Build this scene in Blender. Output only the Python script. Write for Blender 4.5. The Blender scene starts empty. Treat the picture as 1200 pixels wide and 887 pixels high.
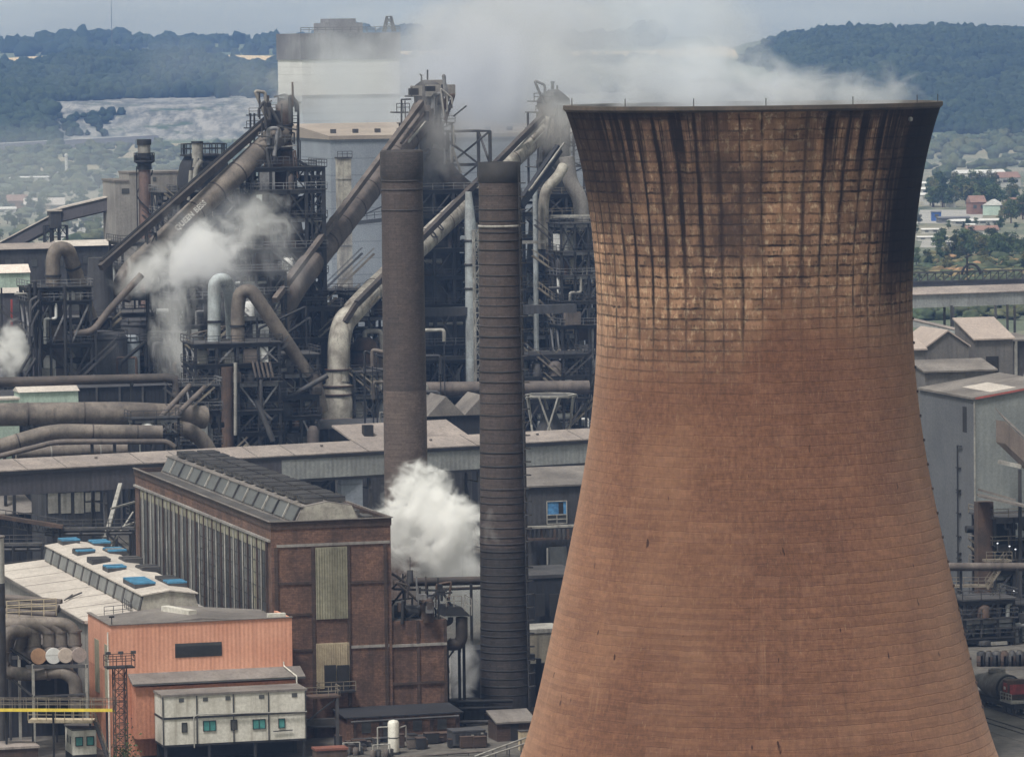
import bpy, bmesh, math, random
import numpy as np
from mathutils import Vector, Matrix
R = math.radians
random.seed(7)
SC = bpy.context.scene
COL = SC.collection
F = 5800.0
HC = 82.0
PITCH = math.atan((443.5 - 47) / F)
CR = Matrix.Rotation(R(90) - PITCH, 3, 'X') @ Matrix.Rotation(-R(0.7), 3, 'Z')
CAM = Vector((0, 0, HC))

def ray(px, py):
    return CR @ Vector(((px - 600) / F, -(py - 443.5) / F, -1))
def W(px, py, d):
    r = ray(px, py)
    return CAM + r * (d / r.y)
def WZ(px, py, z):
    r = ray(px, py)
    return CAM + r * ((z - HC) / r.z)
def onplane(px, py, o, a):
    """point of a vertical plane (through o, along a) -> (metres along a, height)"""
    r = ray(px, py)
    n = Vector((a.y, -a.x, 0))
    t = (o - CAM).dot(n) / r.dot(n)
    p = CAM + r * t
    return (p - o).dot(a), p.z
YAW = math.atan2(.273, .962)
V = Vector((math.cos(YAW), math.sin(YAW), 0))
U = Vector((-math.sin(YAW), math.cos(YAW), 0))
Z = Vector((0, 0, 1))
def vec(p): return p if isinstance(p, Vector) else Vector(p)

class MB:
    def __init__(s):
        s.v = []; s.f = []; s.sm = []
    def add(s, vs, fs, smooth=False):
        b = len(s.v)
        s.v += [tuple(p) for p in vs]
        s.f += [tuple(i + b for i in f) for f in fs]
        s.sm += [smooth] * len(fs)
        return s
    def hexa(s, o, a, b, c):
        o, a, b, c = vec(o), vec(a), vec(b), vec(c)
        return s.add([o, o+a, o+a+b, o+b, o+c, o+a+c, o+a+b+c, o+b+c],
                     [(0,3,2,1),(4,5,6,7),(0,1,5,4),(1,2,6,5),(2,3,7,6),(3,0,4,7)])
    def box(s, c, sx, sy, sz, a=V, b=U):
        """box standing on the point c"""
        c = vec(c)
        return s.hexa(c - a*(sx/2) - b*(sy/2), a*sx, b*sy, Z*sz)
    def beam(s, p, q, w, h=None):
        p, q = vec(p), vec(q); h = h or w
        d = q - p
        if d.length < 1e-5: return s
        d.normalize()
        a = d.cross(Z)
        if a.length < .05: a = V.copy()
        a.normalize(); b = a.cross(d).normalized()
        return s.hexa(p - a*(w/2) - b*(h/2), q - p, a*w, b*h)
    def tube(s, p, q, r, r2=None, n=10, cap=True):
        p, q = vec(p), vec(q); r2 = r if r2 is None else r2
        d = (q - p).normalized()
        a = d.cross(Z)
        if a.length < .05: a = Vector((1,0,0))
        a.normalize(); b = a.cross(d)
        vs = []
        for (c, rr) in ((p, r), (q, r2)):
            for i in range(n):
                t = 2*math.pi*i/n
                vs.append(c + (a*math.cos(t) + b*math.sin(t))*rr)
        s.add(vs, [(i, (i+1) % n, n+(i+1) % n, n+i) for i in range(n)], True)
        if cap:
            s.add(vs[:n], [tuple(range(n))]); s.add(vs[n:], [tuple(range(n))])
        return s
    def path(s, pts, r, n=10, bend=None, cap=True):
        pts = [vec(p) for p in pts]
        bend = r*1.6 if bend is None else bend
        out = [pts[0]]
        for i in range(1, len(pts)-1):
            p0, p1, p2 = pts[i-1], pts[i], pts[i+1]
            l1, l2 = (p0-p1).length, (p2-p1).length
            bb = min(bend, l1*.48, l2*.48)
            a = p1 + (p0-p1).normalized()*bb; c = p1 + (p2-p1).normalized()*bb
            for k in range(6):
                t = k/5
                out.append(a*(1-t)**2 + p1*2*t*(1-t) + c*t*t)
        out.append(pts[-1])
        rings = []
        a = None
        for i, p in enumerate(out):
            d = (out[min(i+1, len(out)-1)] - out[max(i-1, 0)])
            if d.length < 1e-6: d = Z.copy()
            d.normalize()
            if a is None:
                a = d.cross(Z)
                if a.length < .05: a = d.cross(Vector((1,0,0)))
            a = (a - d*a.dot(d)).normalized(); b = d.cross(a)
            rings.append([p + (a*math.cos(2*math.pi*j/n) + b*math.sin(2*math.pi*j/n))*r for j in range(n)])
        vs = [p for rg in rings for p in rg]
        fs = []
        for k in range(len(rings)-1):
            for j in range(n):
                fs.append((k*n+j, k*n+(j+1) % n, (k+1)*n+(j+1) % n, (k+1)*n+j))
        s.add(vs, fs, True)
        if cap:
            s.add(rings[0], [tuple(range(n))]); s.add(rings[-1], [tuple(range(n))])
        return s
    def lathe(s, prof, c, n=24, cap=True, smooth=True):
        c = vec(c); m = len(prof); vs = []
        for (r, z) in prof:
            for j in range(n):
                t = 2*math.pi*j/n
                vs.append((c.x + r*math.cos(t), c.y + r*math.sin(t), c.z + z))
        fs = [(k*n+j, k*n+(j+1) % n, (k+1)*n+(j+1) % n, (k+1)*n+j) for k in range(m-1) for j in range(n)]
        s.add(vs, fs, smooth)
        if cap:
            s.add(vs[:n], [tuple(range(n))]); s.add(vs[-n:], [tuple(range(n))])
        return s
    def prism(s, poly, ext):
        poly = [vec(p) for p in poly]; ext = vec(ext); n = len(poly)
        vs = poly + [p + ext for p in poly]
        return s.add(vs, [tuple(range(n)), tuple(range(2*n-1, n-1, -1))] + [(i, (i+1) % n, n+(i+1) % n, n+i) for i in range(n)])
    def rail(s, pts, h=1.15, step=2.4, t=.08):
        pts = [vec(p) for p in pts]
        for p, q in zip(pts, pts[1:]):
            L = (q-p).length; k = max(1, int(L/step))
            for i in range(k+1):
                c = p.lerp(q, i/k); s.beam(c, c + Z*h, t)
            for hh in (h, h*.55): s.beam(p + Z*hh, q + Z*hh, t)
        return s

def build(name, mb, mat, parent=None, loc=(0,0,0)):
    loc = vec(loc)
    me = bpy.data.meshes.new(name)
    me.from_pydata([(x-loc.x, y-loc.y, z-loc.z) for (x, y, z) in mb.v], [], mb.f)
    bm = bmesh.new(); bm.from_mesh(me)
    bmesh.ops.recalc_face_normals(bm, faces=bm.faces)
    bm.to_mesh(me); bm.free()
    me.polygons.foreach_set('use_smooth', mb.sm)
    me.materials.append(mat)
    me.update()
    o = bpy.data.objects.new(name, me)
    COL.objects.link(o)
    if parent is not None: o.parent = parent
    else: o.location = loc
    return o
def tag(o, label=None, cat=None, group=None, kind=None):
    if label: o['label'] = label
    if cat: o['category'] = cat
    if group: o['group'] = group
    if kind: o['kind'] = kind
    return o
class Thing:
    def __init__(s, name, label, cat, loc=(0,0,0), group=None):
        s.e = bpy.data.objects.new(name, None); COL.objects.link(s.e)
        s.loc = vec(loc); s.e.location = s.loc
        s.e.empty_display_size = 1
        tag(s.e, label, cat, group)
    def part(s, name, mb, mat, under=None, label=None):
        o = build(name, mb, mat, under or s.e, s.loc)
        if label: o['label'] = label
        return o
def solo(name, mb, mat, label, cat, loc, group=None, kind=None):
    return tag(build(name, mb, mat, None, loc), label, cat, group, kind)
def struct(name, mb, mat, loc=(0,0,0)):
    return tag(build(name, mb, mat, None, loc), kind='structure')
def copy_tree(o, parent=None):
    c = o.copy(); COL.objects.link(c)
    if parent is not None: c.parent = parent
    for ch in list(o.children): copy_tree(ch, c)
    return c
def gz(p): return Vector((p.x, p.y, 0))

# ---------------------------------------------------------------- materials
class NT:
    def __init__(s, name):
        s.m = bpy.data.materials.new(name); s.m.use_nodes = True
        s.t = s.m.node_tree; s.n = s.t.nodes
        s.bsdf = s.n['Principled BSDF']; s.out = s.n['Material Output']
    def new(s, t, **k):
        n = s.n.new(t)
        for a, b in k.items(): setattr(n, a, b)
        return n
    def put(s, sock, x):
        if x is None: return
        if hasattr(x, 'is_linked'): s.t.links.new(x, sock)
        elif isinstance(x, (tuple, list)) and len(x) == 3 and sock.type == 'RGBA': sock.default_value = (*x, 1)
        else: sock.default_value = x
    def math(s, op, a, b=None, c=None, clamp=False):
        n = s.new('ShaderNodeMath', operation=op, use_clamp=clamp)
        for i, x in enumerate((a, b, c)): s.put(n.inputs[i], x)
        return n.outputs[0]
    def mix(s, f, a, b, blend='MIX'):
        n = s.new('ShaderNodeMix', data_type='RGBA', blend_type=blend)
        s.put(n.inputs[0], f); s.put(n.inputs[6], a); s.put(n.inputs[7], b)
        return n.outputs[2]
    def ss(s, x, lo, hi, a=0., b=1.):
        n = s.new('ShaderNodeMapRange', interpolation_type='SMOOTHSTEP')
        for i, v_ in zip((0, 1, 2, 3, 4), (x, lo, hi, a, b)): s.put(n.inputs[i], v_)
        return n.outputs[0]
    def noise(s, v_, scale, detail=3, rough=.55, dist=0):
        n = s.new('ShaderNodeTexNoise')
        s.put(n.inputs['Vector'], v_); s.put(n.inputs['Scale'], scale)
        s.put(n.inputs['Detail'], detail); s.put(n.inputs['Roughness'], rough); s.put(n.inputs['Distortion'], dist)
        return n.outputs[0]
    def comb(s, x, y, z=0.):
        n = s.new('ShaderNodeCombineXYZ')
        for i, v_ in enumerate((x, y, z)): s.put(n.inputs[i], v_)
        return n.outputs[0]
    def sep(s, v_):
        n = s.new('ShaderNodeSeparateXYZ'); s.put(n.inputs[0], v_); return n.outputs
    def mapping(s, v_, rot=(0,0,0), scale=(1,1,1), loc=(0,0,0)):
        n = s.new('ShaderNodeMapping'); s.put(n.inputs[0], v_)
        n.inputs['Rotation'].default_value = rot; n.inputs['Scale'].default_value = scale; n.inputs['Location'].default_value = loc
        return n.outputs[0]

def mk(name, c1, c2=None, scale=.35, streak=0., dirt=(.02,.018,.017), rough=.8, metal=0., corr=None, rot=True,
       brick=None, bands=None, bump=.0, grain=.25, patch=1.):
    """weathered surface: two tones in patches, fine grain, rain streaks, optional ribs, bricks, seams"""
    N = NT(name)
    tc = N.new('ShaderNodeTexCoord').outputs['Object']
    P = N.mapping(tc, rot=(0, 0, -YAW)) if rot else tc
    x, y, z = N.sep(P)
    al = N.math('ADD', x, y)
    c2 = c2 or tuple(k*.6 for k in c1)
    f = N.ss(N.noise(P, scale, 4, .6), .5-.2/patch, .5+.2/patch)
    col = N.mix(f, c1, c2)
    hgt = None
    if brick:
        b = N.new('ShaderNodeTexBrick')
        N.put(b.inputs['Vector'], N.comb(al, z)); N.put(b.inputs['Color1'], (1,1,1)); N.put(b.inputs['Color2'], (.55,.55,.55))
        N.put(b.inputs['Mortar'], brick[2] if len(brick) > 2 else (.5,.5,.5)); b.inputs['Scale'].default_value = 1
        b.inputs['Brick Width'].default_value = brick[0]; b.inputs['Row Height'].default_value = brick[1]
        b.inputs['Mortar Size'].default_value = brick[1]*.09; b.inputs['Bias'].default_value = -.2
        col = N.mix(.8, col, b.outputs[0], 'MULTIPLY')
    if bands:
        fr = N.math('FRACT', N.math('DIVIDE', z, bands))
        col = N.mix(N.ss(fr, .1, .02, 0., .55), col, tuple(k*.35 for k in c1))
    g = N.noise(P, 2.6, 4, .7)
    col = N.mix(grain, col, N.ss(g, .3, .7, .35, 1.5), 'MULTIPLY')
    if streak:
        sv = N.mapping(P, scale=(1.1, 1.1, .07))
        st = N.ss(N.noise(sv, 1., 4, .65), .47, .75)
        col = N.mix(N.math('MULTIPLY', st, streak), col, dirt)
        big = N.ss(N.noise(N.mapping(P, scale=(.12,.12,.05), loc=(7,3,1)), 1., 3), .48, .72)
        col = N.mix(N.math('MULTIPLY', big, streak*.6), col, dirt)
    if corr:
        w = N.math('SINE', N.math('MULTIPLY', al, 2*math.pi/corr))
        hgt = w
    N.put(N.bsdf.inputs['Base Color'], col)
    N.bsdf.inputs['Roughness'].default_value = rough
    N.bsdf.inputs['Metallic'].default_value = metal
    if hgt is not None or bump:
        bn = N.new('ShaderNodeBump'); bn.inputs['Distance'].default_value = .03 if hgt is not None else .1
        bn.inputs['Strength'].default_value = .35 if hgt is not None else bump
        N.put(bn.inputs['Height'], hgt if hgt is not None else g)
        N.put(N.bsdf.inputs['Normal'], bn.outputs[0])
    return N.m

M = {}
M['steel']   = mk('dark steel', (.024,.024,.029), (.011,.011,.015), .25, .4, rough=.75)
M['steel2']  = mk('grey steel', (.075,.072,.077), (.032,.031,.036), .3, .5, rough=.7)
M['edge']    = mk('pale highlight steel', (.22,.22,.235), (.11,.11,.12), .5, .5)  # lighter steel mixed into rails and beams, pale highlights put into its colour
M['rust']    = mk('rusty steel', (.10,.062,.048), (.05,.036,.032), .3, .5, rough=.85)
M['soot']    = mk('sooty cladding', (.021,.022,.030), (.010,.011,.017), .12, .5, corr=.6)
M['soot2']   = mk('dark grey cladding', (.062,.062,.071), (.029,.029,.036), .1, .6, corr=.7)
M['railing'] = mk('handrail steel', (.24,.21,.17), (.12,.10,.085), .5, rough=.6)
M['pale']    = mk('pale steel', (.36,.35,.33), (.20,.19,.18), .3, .5, dirt=(.05,.04,.035))
M['pipe']    = mk('dusty pipe', (.20,.17,.15), (.088,.075,.07), .22, .55, dirt=(.04,.03,.026))
M['pipe2']   = mk('grey brown pipe', (.145,.12,.11), (.075,.062,.06), .22, .5)
M['pipepale']= mk('pale scarred pipe', (.42,.40,.36), (.19,.17,.15), .3, .7, dirt=(.06,.045,.038))
M['pipeblue']= mk('pale blue pipe', (.40,.44,.47), (.25,.26,.27), .3, .4)
M['dkpipe']  = mk('dark brown pipe', (.075,.06,.055), (.04,.034,.034), .3, .3)
M['roofpink']= mk('dusty pink roof', (.31,.265,.245), (.205,.178,.17), .16, .5, dirt=(.12,.095,.085), grain=.35)
M['roofpale']= mk('pale roof', (.52,.475,.44), (.39,.35,.325), .10, .4, dirt=(.19,.165,.15), grain=.3)
M['roofgrey']= mk('grey roof', (.20,.18,.17), (.11,.098,.095), .15, .3)
M['rooftar'] = mk('tarred roof', (.085,.08,.08), (.05,.047,.048), .15, .3)
M['galblue'] = mk('grey gallery cladding', (.31,.325,.33), (.215,.22,.225), .18, .4, corr=.9, dirt=(.10,.09,.085))
M['galdark'] = mk('dark gallery cladding', (.085,.08,.095), (.055,.052,.065), .08, .3, corr=.9)
M['shed']    = mk('blue grey cladding', (.27,.30,.345), (.19,.21,.25), .05, .3, bands=3.9, dirt=(.13,.14,.16))
M['brick']   = mk('brown brick', (.190,.106,.078), (.085,.051,.041), .30, .6, dirt=(.045,.03,.026), brick=(.62,.21,(.6,.5,.45)), grain=.5)
M['brickdk'] = mk('sooty brick', (.085,.054,.044), (.048,.032,.029), .3, .5, dirt=(.03,.022,.02), brick=(.62,.21,(.6,.5,.45)), grain=.4)
M['chim']    = mk('sooty brown brick', (.092,.070,.066), (.064,.050,.049), .18, .4, dirt=(.05,.04,.038), brick=(.7,.24,(.55,.5,.5)), grain=.35)
M['chimdk']  = mk('black banded brick', (.055,.045,.046), (.030,.027,.030), .2, .5, dirt=(.02,.018,.02), brick=(.7,.24,(.5,.5,.5)), grain=.4)
M['black']   = mk('soot black', (.022,.020,.022), (.012,.012,.014), .4)
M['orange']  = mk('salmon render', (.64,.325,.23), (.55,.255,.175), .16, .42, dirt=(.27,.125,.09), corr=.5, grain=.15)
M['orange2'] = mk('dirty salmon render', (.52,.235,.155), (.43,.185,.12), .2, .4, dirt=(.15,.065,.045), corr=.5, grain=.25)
M['white']   = mk('off white panel', (.62,.60,.56), (.48,.46,.42), .35, .55, dirt=(.22,.19,.15), grain=.25)
M['whiteb']  = mk('bright white sheet', (.68,.68,.685), (.55,.55,.555), .1, .25, dirt=(.35,.34,.34), bands=2.2, grain=.1)
M['towerb']  = mk('blue white sheet', (.46,.49,.54), (.36,.39,.45), .06, .3, dirt=(.22,.24,.28), bands=2.2, grain=.15)
M['towergr'] = mk('grey tower sheet', (.22,.22,.25), (.13,.13,.155), .06, .4)
M['conc']    = mk('stained concrete', (.30,.285,.275), (.20,.185,.18), .12, .6, dirt=(.08,.07,.068))
M['stone']   = mk('streaked grey slab', (.42,.40,.36), (.24,.22,.20), .6, .6, dirt=(.12,.10,.09))
M['louvre']  = mk('green grey louvre', (.30,.285,.215), (.21,.20,.155), .3, .4, corr=.3, dirt=(.10,.085,.06))
M['cream']   = mk('cream louvre', (.47,.40,.29), (.36,.30,.22), .3, .4, corr=.3, dirt=(.16,.12,.08))
M['yellow']  = mk('yellow paint', (.72,.56,.06), (.55,.42,.07), .5, .2, grain=.15)
M['blue']    = mk('blue vent sheet', (.06,.24,.42), (.045,.16,.29), .6, .5, dirt=(.06,.09,.12), grain=.35)
M['green']   = mk('pale green sheet', (.42,.52,.46), (.33,.42,.37), .2, .25)
M['redp']    = mk('faded red paint', (.36,.055,.05), (.20,.04,.036), .9, .5)
M['ladle']   = mk('ladle steel', (.16,.15,.15), (.075,.07,.07), .5, .5, bump=.4)
M['glassdk'] = mk('dirty dark glazing', (.085,.088,.092), (.045,.047,.052), .2, .4, rough=.4)
M['glassgr'] = mk('dusty grey glazing', (.20,.20,.195), (.11,.11,.115), .25, .5, rough=.5, dirt=(.05,.05,.05))
M['glassgn'] = mk('green glazing', (.08,.27,.26), (.05,.18,.18), .8, rough=.2)
M['glassbl'] = mk('glazing with painted sky reflection', (.10,.27,.52), (.05,.14,.30), .9, rough=.15)  # sky mirrored in the panes is put into the blue base colour
M['letter']  = mk('worn white lettering', (.56,.55,.53), (.26,.25,.24), 1.6, grain=.5)
M['skin']    = mk('skin', (.45,.28,.2)); M['hivis'] = mk('orange workwear', (.85,.25,.03), (.7,.2,.03))
SKY_STRENGTH = .105
SUN_STRENGTH = 2.9
EXPOSURE = .40
HAZE = .000092
HAZE_COL = (.30, .50, 1.0, 1)
HORIZON = 6.1
# ================================================================ camera, sky, sun
cam = bpy.data.cameras.new('camera'); cam.lens = F/1200*36; cam.sensor_width = 36; cam.clip_start = 1; cam.clip_end = 60000
co = bpy.data.objects.new('camera', cam); COL.objects.link(co)
co.matrix_world = Matrix.Translation(CAM) @ CR.to_4x4()
SC.camera = co
SUN_EL, SUN_AZ = R(62), R(-145)          # azimuth measured from +Y towards +X
w = bpy.data.worlds.new('World'); SC.world = w; w.use_nodes = True
nt = w.node_tree; bg = nt.nodes['Background']
sky = nt.nodes.new('ShaderNodeTexSky'); sky.sky_type = 'NISHITA'; sky.sun_disc = False
sky.sun_elevation = SUN_EL; sky.sun_rotation = SUN_AZ; sky.altitude = 80; sky.dust_density = 3.5; sky.air_density = 1.2; sky.ozone_density = 1.5
# a thin overcast: the sky's own light greyed by layered cloud
bw = nt.nodes.new('ShaderNodeRGBToBW'); nt.links.new(sky.outputs[0], bw.inputs[0])
tcw = nt.nodes.new('ShaderNodeTexCoord'); mpw = nt.nodes.new('ShaderNodeMapping'); mpw.inputs['Scale'].default_value = (14, 14, 130)
nt.links.new(tcw.outputs['Generated'], mpw.inputs[0])
nz = nt.nodes.new('ShaderNodeTexNoise'); nz.inputs['Scale'].default_value = 1.3; nz.inputs['Detail'].default_value = 6; nt.links.new(mpw.outputs[0], nz.inputs[0])
rp = nt.nodes.new('ShaderNodeMapRange'); rp.inputs[1].default_value = .3; rp.inputs[2].default_value = .7; rp.inputs[3].default_value = .88; rp.inputs[4].default_value = 1.12
nt.links.new(nz.outputs[0], rp.inputs[0])
gm = nt.nodes.new('ShaderNodeMath'); gm.operation = 'MULTIPLY'; nt.links.new(bw.outputs[0], gm.inputs[0])
# overcast brightening towards the horizon
spz = nt.nodes.new('ShaderNodeSeparateXYZ'); nt.links.new(tcw.outputs['Generated'], spz.inputs[0])
hz_ = nt.nodes.new('ShaderNodeMapRange'); hz_.interpolation_type = 'SMOOTHSTEP'; hz_.inputs[1].default_value = .0; hz_.inputs[2].default_value = .16; hz_.inputs[3].default_value = HORIZON; hz_.inputs[4].default_value = 1.0
nt.links.new(spz.outputs[2], hz_.inputs[0])
hm = nt.nodes.new('ShaderNodeMath'); hm.operation = 'MULTIPLY'; nt.links.new(rp.outputs[0], hm.inputs[0]); nt.links.new(hz_.outputs[0], hm.inputs[1])
nt.links.new(hm.outputs[0], gm.inputs[1])
cc = nt.nodes.new('ShaderNodeCombineColor')
for i, k in enumerate((1.02, 1.02, .85)):
    mm = nt.nodes.new('ShaderNodeMath'); mm.operation = 'MULTIPLY'; mm.inputs[1].default_value = k
    nt.links.new(gm.outputs[0], mm.inputs[0]); nt.links.new(mm.outputs[0], cc.inputs[i])
mx = nt.nodes.new('ShaderNodeMix'); mx.data_type = 'RGBA'; mx.inputs[0].default_value = .96
nt.links.new(sky.outputs[0], mx.inputs[6]); nt.links.new(cc.outputs[0], mx.inputs[7])
nt.links.new(mx.outputs[2], bg.inputs[0]); bg.inputs[1].default_value = SKY_STRENGTH
sl = bpy.data.lights.new('sun', 'SUN'); sl.energy = SUN_STRENGTH; sl.angle = R(10); sl.color = (1, .95, .88)
so = bpy.data.objects.new('sun', sl); COL.objects.link(so); so.location = (-200, 300, 400)
sd = Vector((math.sin(SUN_AZ)*math.cos(SUN_EL), math.cos(SUN_AZ)*math.cos(SUN_EL), math.sin(SUN_EL)))
so.rotation_euler = sd.to_track_quat('Z', 'Y').to_euler()
vs = SC.view_settings; vs.view_transform = 'Standard'; vs.look = 'None'; vs.exposure = EXPOSURE; vs.gamma = 1; vs.use_curve_mapping = False
SC.render.engine = 'CYCLES'
cy = SC.cycles; cy.use_denoising = True
try: cy.denoiser = 'OPENIMAGEDENOISE'
except Exception: pass
cy.max_bounces = 14; cy.diffuse_bounces = 3; cy.glossy_bounces = 2; cy.transmission_bounces = 2; cy.volume_bounces = 12; cy.transparent_max_bounces = 8
cy.volume_step_rate = 1.0; cy.volume_max_steps = 512; cy.use_adaptive_sampling = True; cy.adaptive_threshold = .02
cy.sample_clamp_indirect = 6

# ================================================================ haze
def haze_mat():
    N = NT('thin haze'); N.n.remove(N.bsdf)
    v = N.new('ShaderNodeVolumePrincipled')
    v.inputs['Color'].default_value = HAZE_COL; v.inputs['Density'].default_value = HAZE; v.inputs['Anisotropy'].default_value = .1
    N.t.links.new(v.outputs[0], N.out.inputs['Volume'])
    return N.m
b = MB(); b.hexa((-3200, -300, -1), (6400, 0, 0), (0, 7500, 0), (0, 0, 151))
solo('haze', b, haze_mat(), 'pale blue haze hanging over the works and the plain behind', 'haze', (0,0,0), kind='stuff')

# ================================================================ ground sheet
def ground_mat():
    N = NT('works yard and farmland'); tc = N.new('ShaderNodeTexCoord').outputs['Object']
    x, y, z = N.sep(tc)
    yard = N.mix(N.ss(N.noise(tc, .05, 5), .38, .62), (.050,.046,.044), (.105,.096,.088))
    yard = N.mix(.5, yard, N.ss(N.noise(tc, .8, 4), .3, .7, .4, 1.4), 'MULTIPLY')
    plain = N.mix(N.ss(N.noise(N.mapping(tc, scale=(1, .35, 1)), .012, 5, .65), .40, .60), (.085,.105,.068), (.23,.21,.16))
    plain = N.mix(N.ss(N.noise(N.mapping(tc, scale=(1, .4, 1), loc=(90,0,0)), .02, 5, .7), .52, .66), plain, (.045,.062,.04))
    plain = N.mix(.6, plain, N.ss(N.noise(tc, .25, 3), .3, .7, .5, 1.4), 'MULTIPLY')
    vo = N.new('ShaderNodeTexVoronoi'); N.put(vo.inputs['Vector'], N.mapping(tc, scale=(1,.45,1))); vo.inputs['Scale'].default_value = .004
    fl = N.mix(N.ss(N.noise(vo.outputs['Color'], 9., 0), .4, .6), (.07,.095,.05), (.30,.25,.16))
    far = N.mix(N.ss(N.math('ADD', y, N.math('MULTIPLY', N.noise(tc, .004), 800)), 3300, 4200), plain, fl)
    col = N.mix(N.ss(N.math('ADD', y, N.math('MULTIPLY', N.noise(tc, .01), 260)), 1260, 1480), yard, far)
    N.put(N.bsdf.inputs['Base Color'], col); N.bsdf.inputs['Roughness'].default_value = .95
    return N.m
b = MB(); b.add([(-20000,-2000,0),(20000,-2000,0),(20000,45000,0),(-20000,45000,0)], [(0,1,2,3)])
struct('ground', b, ground_mat())

# ================================================================ hills: one height field each
def smooth(a, b_, x):
    t = max(0., min(1., (x-a)/(b_-a))); return t*t*(3-2*t)
def wob(x, y, s, k=0):
    return (math.sin(x/s+1.3+k)+math.sin(x/s*1.9+y/s*.7+4+k)*.6+math.sin(y/s*1.3+2.2*k)*.5)/2.1
def left_h(x, y):
    n = wob(x, y, 140)
    q = 34*smooth(4080, 4330, y + 60*n + .10*abs(x+330))*smooth(-900, -640, x)      # quarry face
    up = 18*smooth(4350, 5200, y + 70*n) + 16*smooth(5450, 5750, y) + 11*smooth(-515, -455, x)*smooth(-285, -340, x)*smooth(4700, 5300, y)*smooth(5600, 5450, y)
    far = 13*smooth(6050, 6500, y)
    return max(-.5, q + up*1.0 + far + 3*wob(x, y, 60, 2))*smooth(3850, 4050, y) - .5
def right_h(x, y):
    e = smooth(150, 330, x)
    top = 62 + 8*wob(x, 0, 85, 1) - 10*math.exp(-((x-430)/16)**2)
    return (top + 14)*smooth(3850, 5300, y + 90*wob(x, y, 160))*e - .5
def grid(fn, x0, x1, y0, y1, nx, ny):
    vs = []
    for j in range(ny+1):
        for i in range(nx+1):
            x = x0+(x1-x0)*i/nx; y = y0+(y1-y0)*j/ny
            vs.append((x, y, fn(x, y)))
    fs = [(j*(nx+1)+i, j*(nx+1)+i+1, (j+1)*(nx+1)+i+1, (j+1)*(nx+1)+i) for j in range(ny) for i in range(nx)]
    m = MB(); m.add(vs, fs, True); return m
def hill_mat(quarry=True):
    N = NT('hillside with quarry and stubble' if quarry else 'grassy hillside'); tc = N.new('ShaderNodeTexCoord').outputs['Object']
    x, y, z = N.sep(tc)
    g = N.mix(N.ss(N.noise(tc, .02, 5), .4, .6), (.07,.10,.05), (.15,.16,.09))
    # bare quarry rock between the plain and the wood
    st = N.noise(N.mapping(tc, scale=(.075,.02,.11)), 1., 7, .75)
    rock = N.mix(N.ss(st, .38, .62), (.30,.285,.265), (.085,.09,.085))
    rock = N.mix(N.ss(N.noise(tc, .03, 5, .6), .56, .66), rock, (.05,.075,.045))
    qm = N.math('MULTIPLY', N.ss(z, .8, 4.), N.ss(z, 43., 36.))
    qm = N.math('MULTIPLY', qm, N.ss(N.math('ADD', x, N.math('MULTIPLY', N.noise(tc, .012), 160)), -480, -400))
    col = N.mix(qm, g, rock) if quarry else g
    fm = N.math('MULTIPLY', N.ss(y, 5560, 5640), N.ss(y, 6120, 6050))
    if quarry: col = N.mix(fm, col, (.62,.46,.26))
    N.put(N.bsdf.inputs['Base Color'], col); N.bsdf.inputs['Roughness'].default_value = 1
    return N.m
HM = hill_mat()
struct('hill', grid(left_h, -1100, 260, 3840, 7000, 90, 150), HM)
struct('hill', grid(right_h, 140, 1300, 3840, 6600, 80, 110), hill_mat(False))

# ================================================================ far woods (one mass each), scrub
def leaf_mat(name, a, b_, sc=.02):
    N = NT(name); tc = N.new('ShaderNodeTexCoord').outputs['Object']
    c = N.mix(N.ss(N.noise(tc, sc, 4), .35, .65), a, b_)
    c = N.mix(.7, c, N.ss(N.noise(tc, .35, 3), .3, .7, .45, 1.5), 'MULTIPLY')
    N.put(N.bsdf.inputs['Base Color'], c); N.bsdf.inputs['Roughness'].default_value = .9
    N.bsdf.inputs['Specular IOR Level'].default_value = .1
    return N.m
def ico(sub):
    bm = bmesh.new(); bmesh.ops.create_icosphere(bm, subdivisions=sub, radius=1)
    v_ = np.array([v.co[:] for v in bm.verts]); f = np.array([[v.index for v in fc.verts] for fc in bm.faces]); bm.free()
    return v_, f
IV, IF = ico(2)
rng = np.random.default_rng(3)
def crowns(name, pts, mat, label, cat):
    """one mass of many uneven crowns; pts = (x, y, z, radius, height)"""
    vs = []; fs = []
    k = len(IV)
    for n, (x, y, z, r, h) in enumerate(pts):
        ph = rng.uniform(0, 6.28, 6)
        d = 1 + .22*np.sin(IV[:,0]*3.1+ph[0])*np.sin(IV[:,1]*3.3+ph[1]) + .2*np.sin(IV[:,2]*4.2+ph[2]) + rng.normal(0, .13, k)
        p = IV*d[:, None]*np.array([r, r, h*.5]) + np.array([x, y, z+h*.42])
        vs.append(p); fs.append(IF+n*k)
    vs = np.concatenate(vs); fs = np.concatenate(fs)
    me = bpy.data.meshes.new(name)
    me.vertices.add(len(vs)); me.vertices.foreach_set('co', vs.astype(np.float32).ravel())
    me.loops.add(fs.size); me.loops.foreach_set('vertex_index', fs.astype(np.int32).ravel())
    me.polygons.add(len(fs)); me.polygons.foreach_set('loop_start', np.arange(0, fs.size, 3, dtype=np.int32))
    me.polygons.foreach_set('loop_total', np.full(len(fs), 3, dtype=np.int32))
    me.update(); me.validate(); me.materials.append(mat)
    o = bpy.data.objects.new(name, me); COL.objects.link(o)
    return tag(o, label, cat, kind='stuff')
LF_wood = leaf_mat('dark woodland leaves', (.016,.027,.017), (.036,.050,.026), .012)
LF_mid = leaf_mat('hedge leaves', (.050,.068,.040), (.088,.092,.052), .03)
LF_dry = leaf_mat('dry scrub', (.24,.15,.085), (.11,.12,.055), .04)
pts = []
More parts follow.
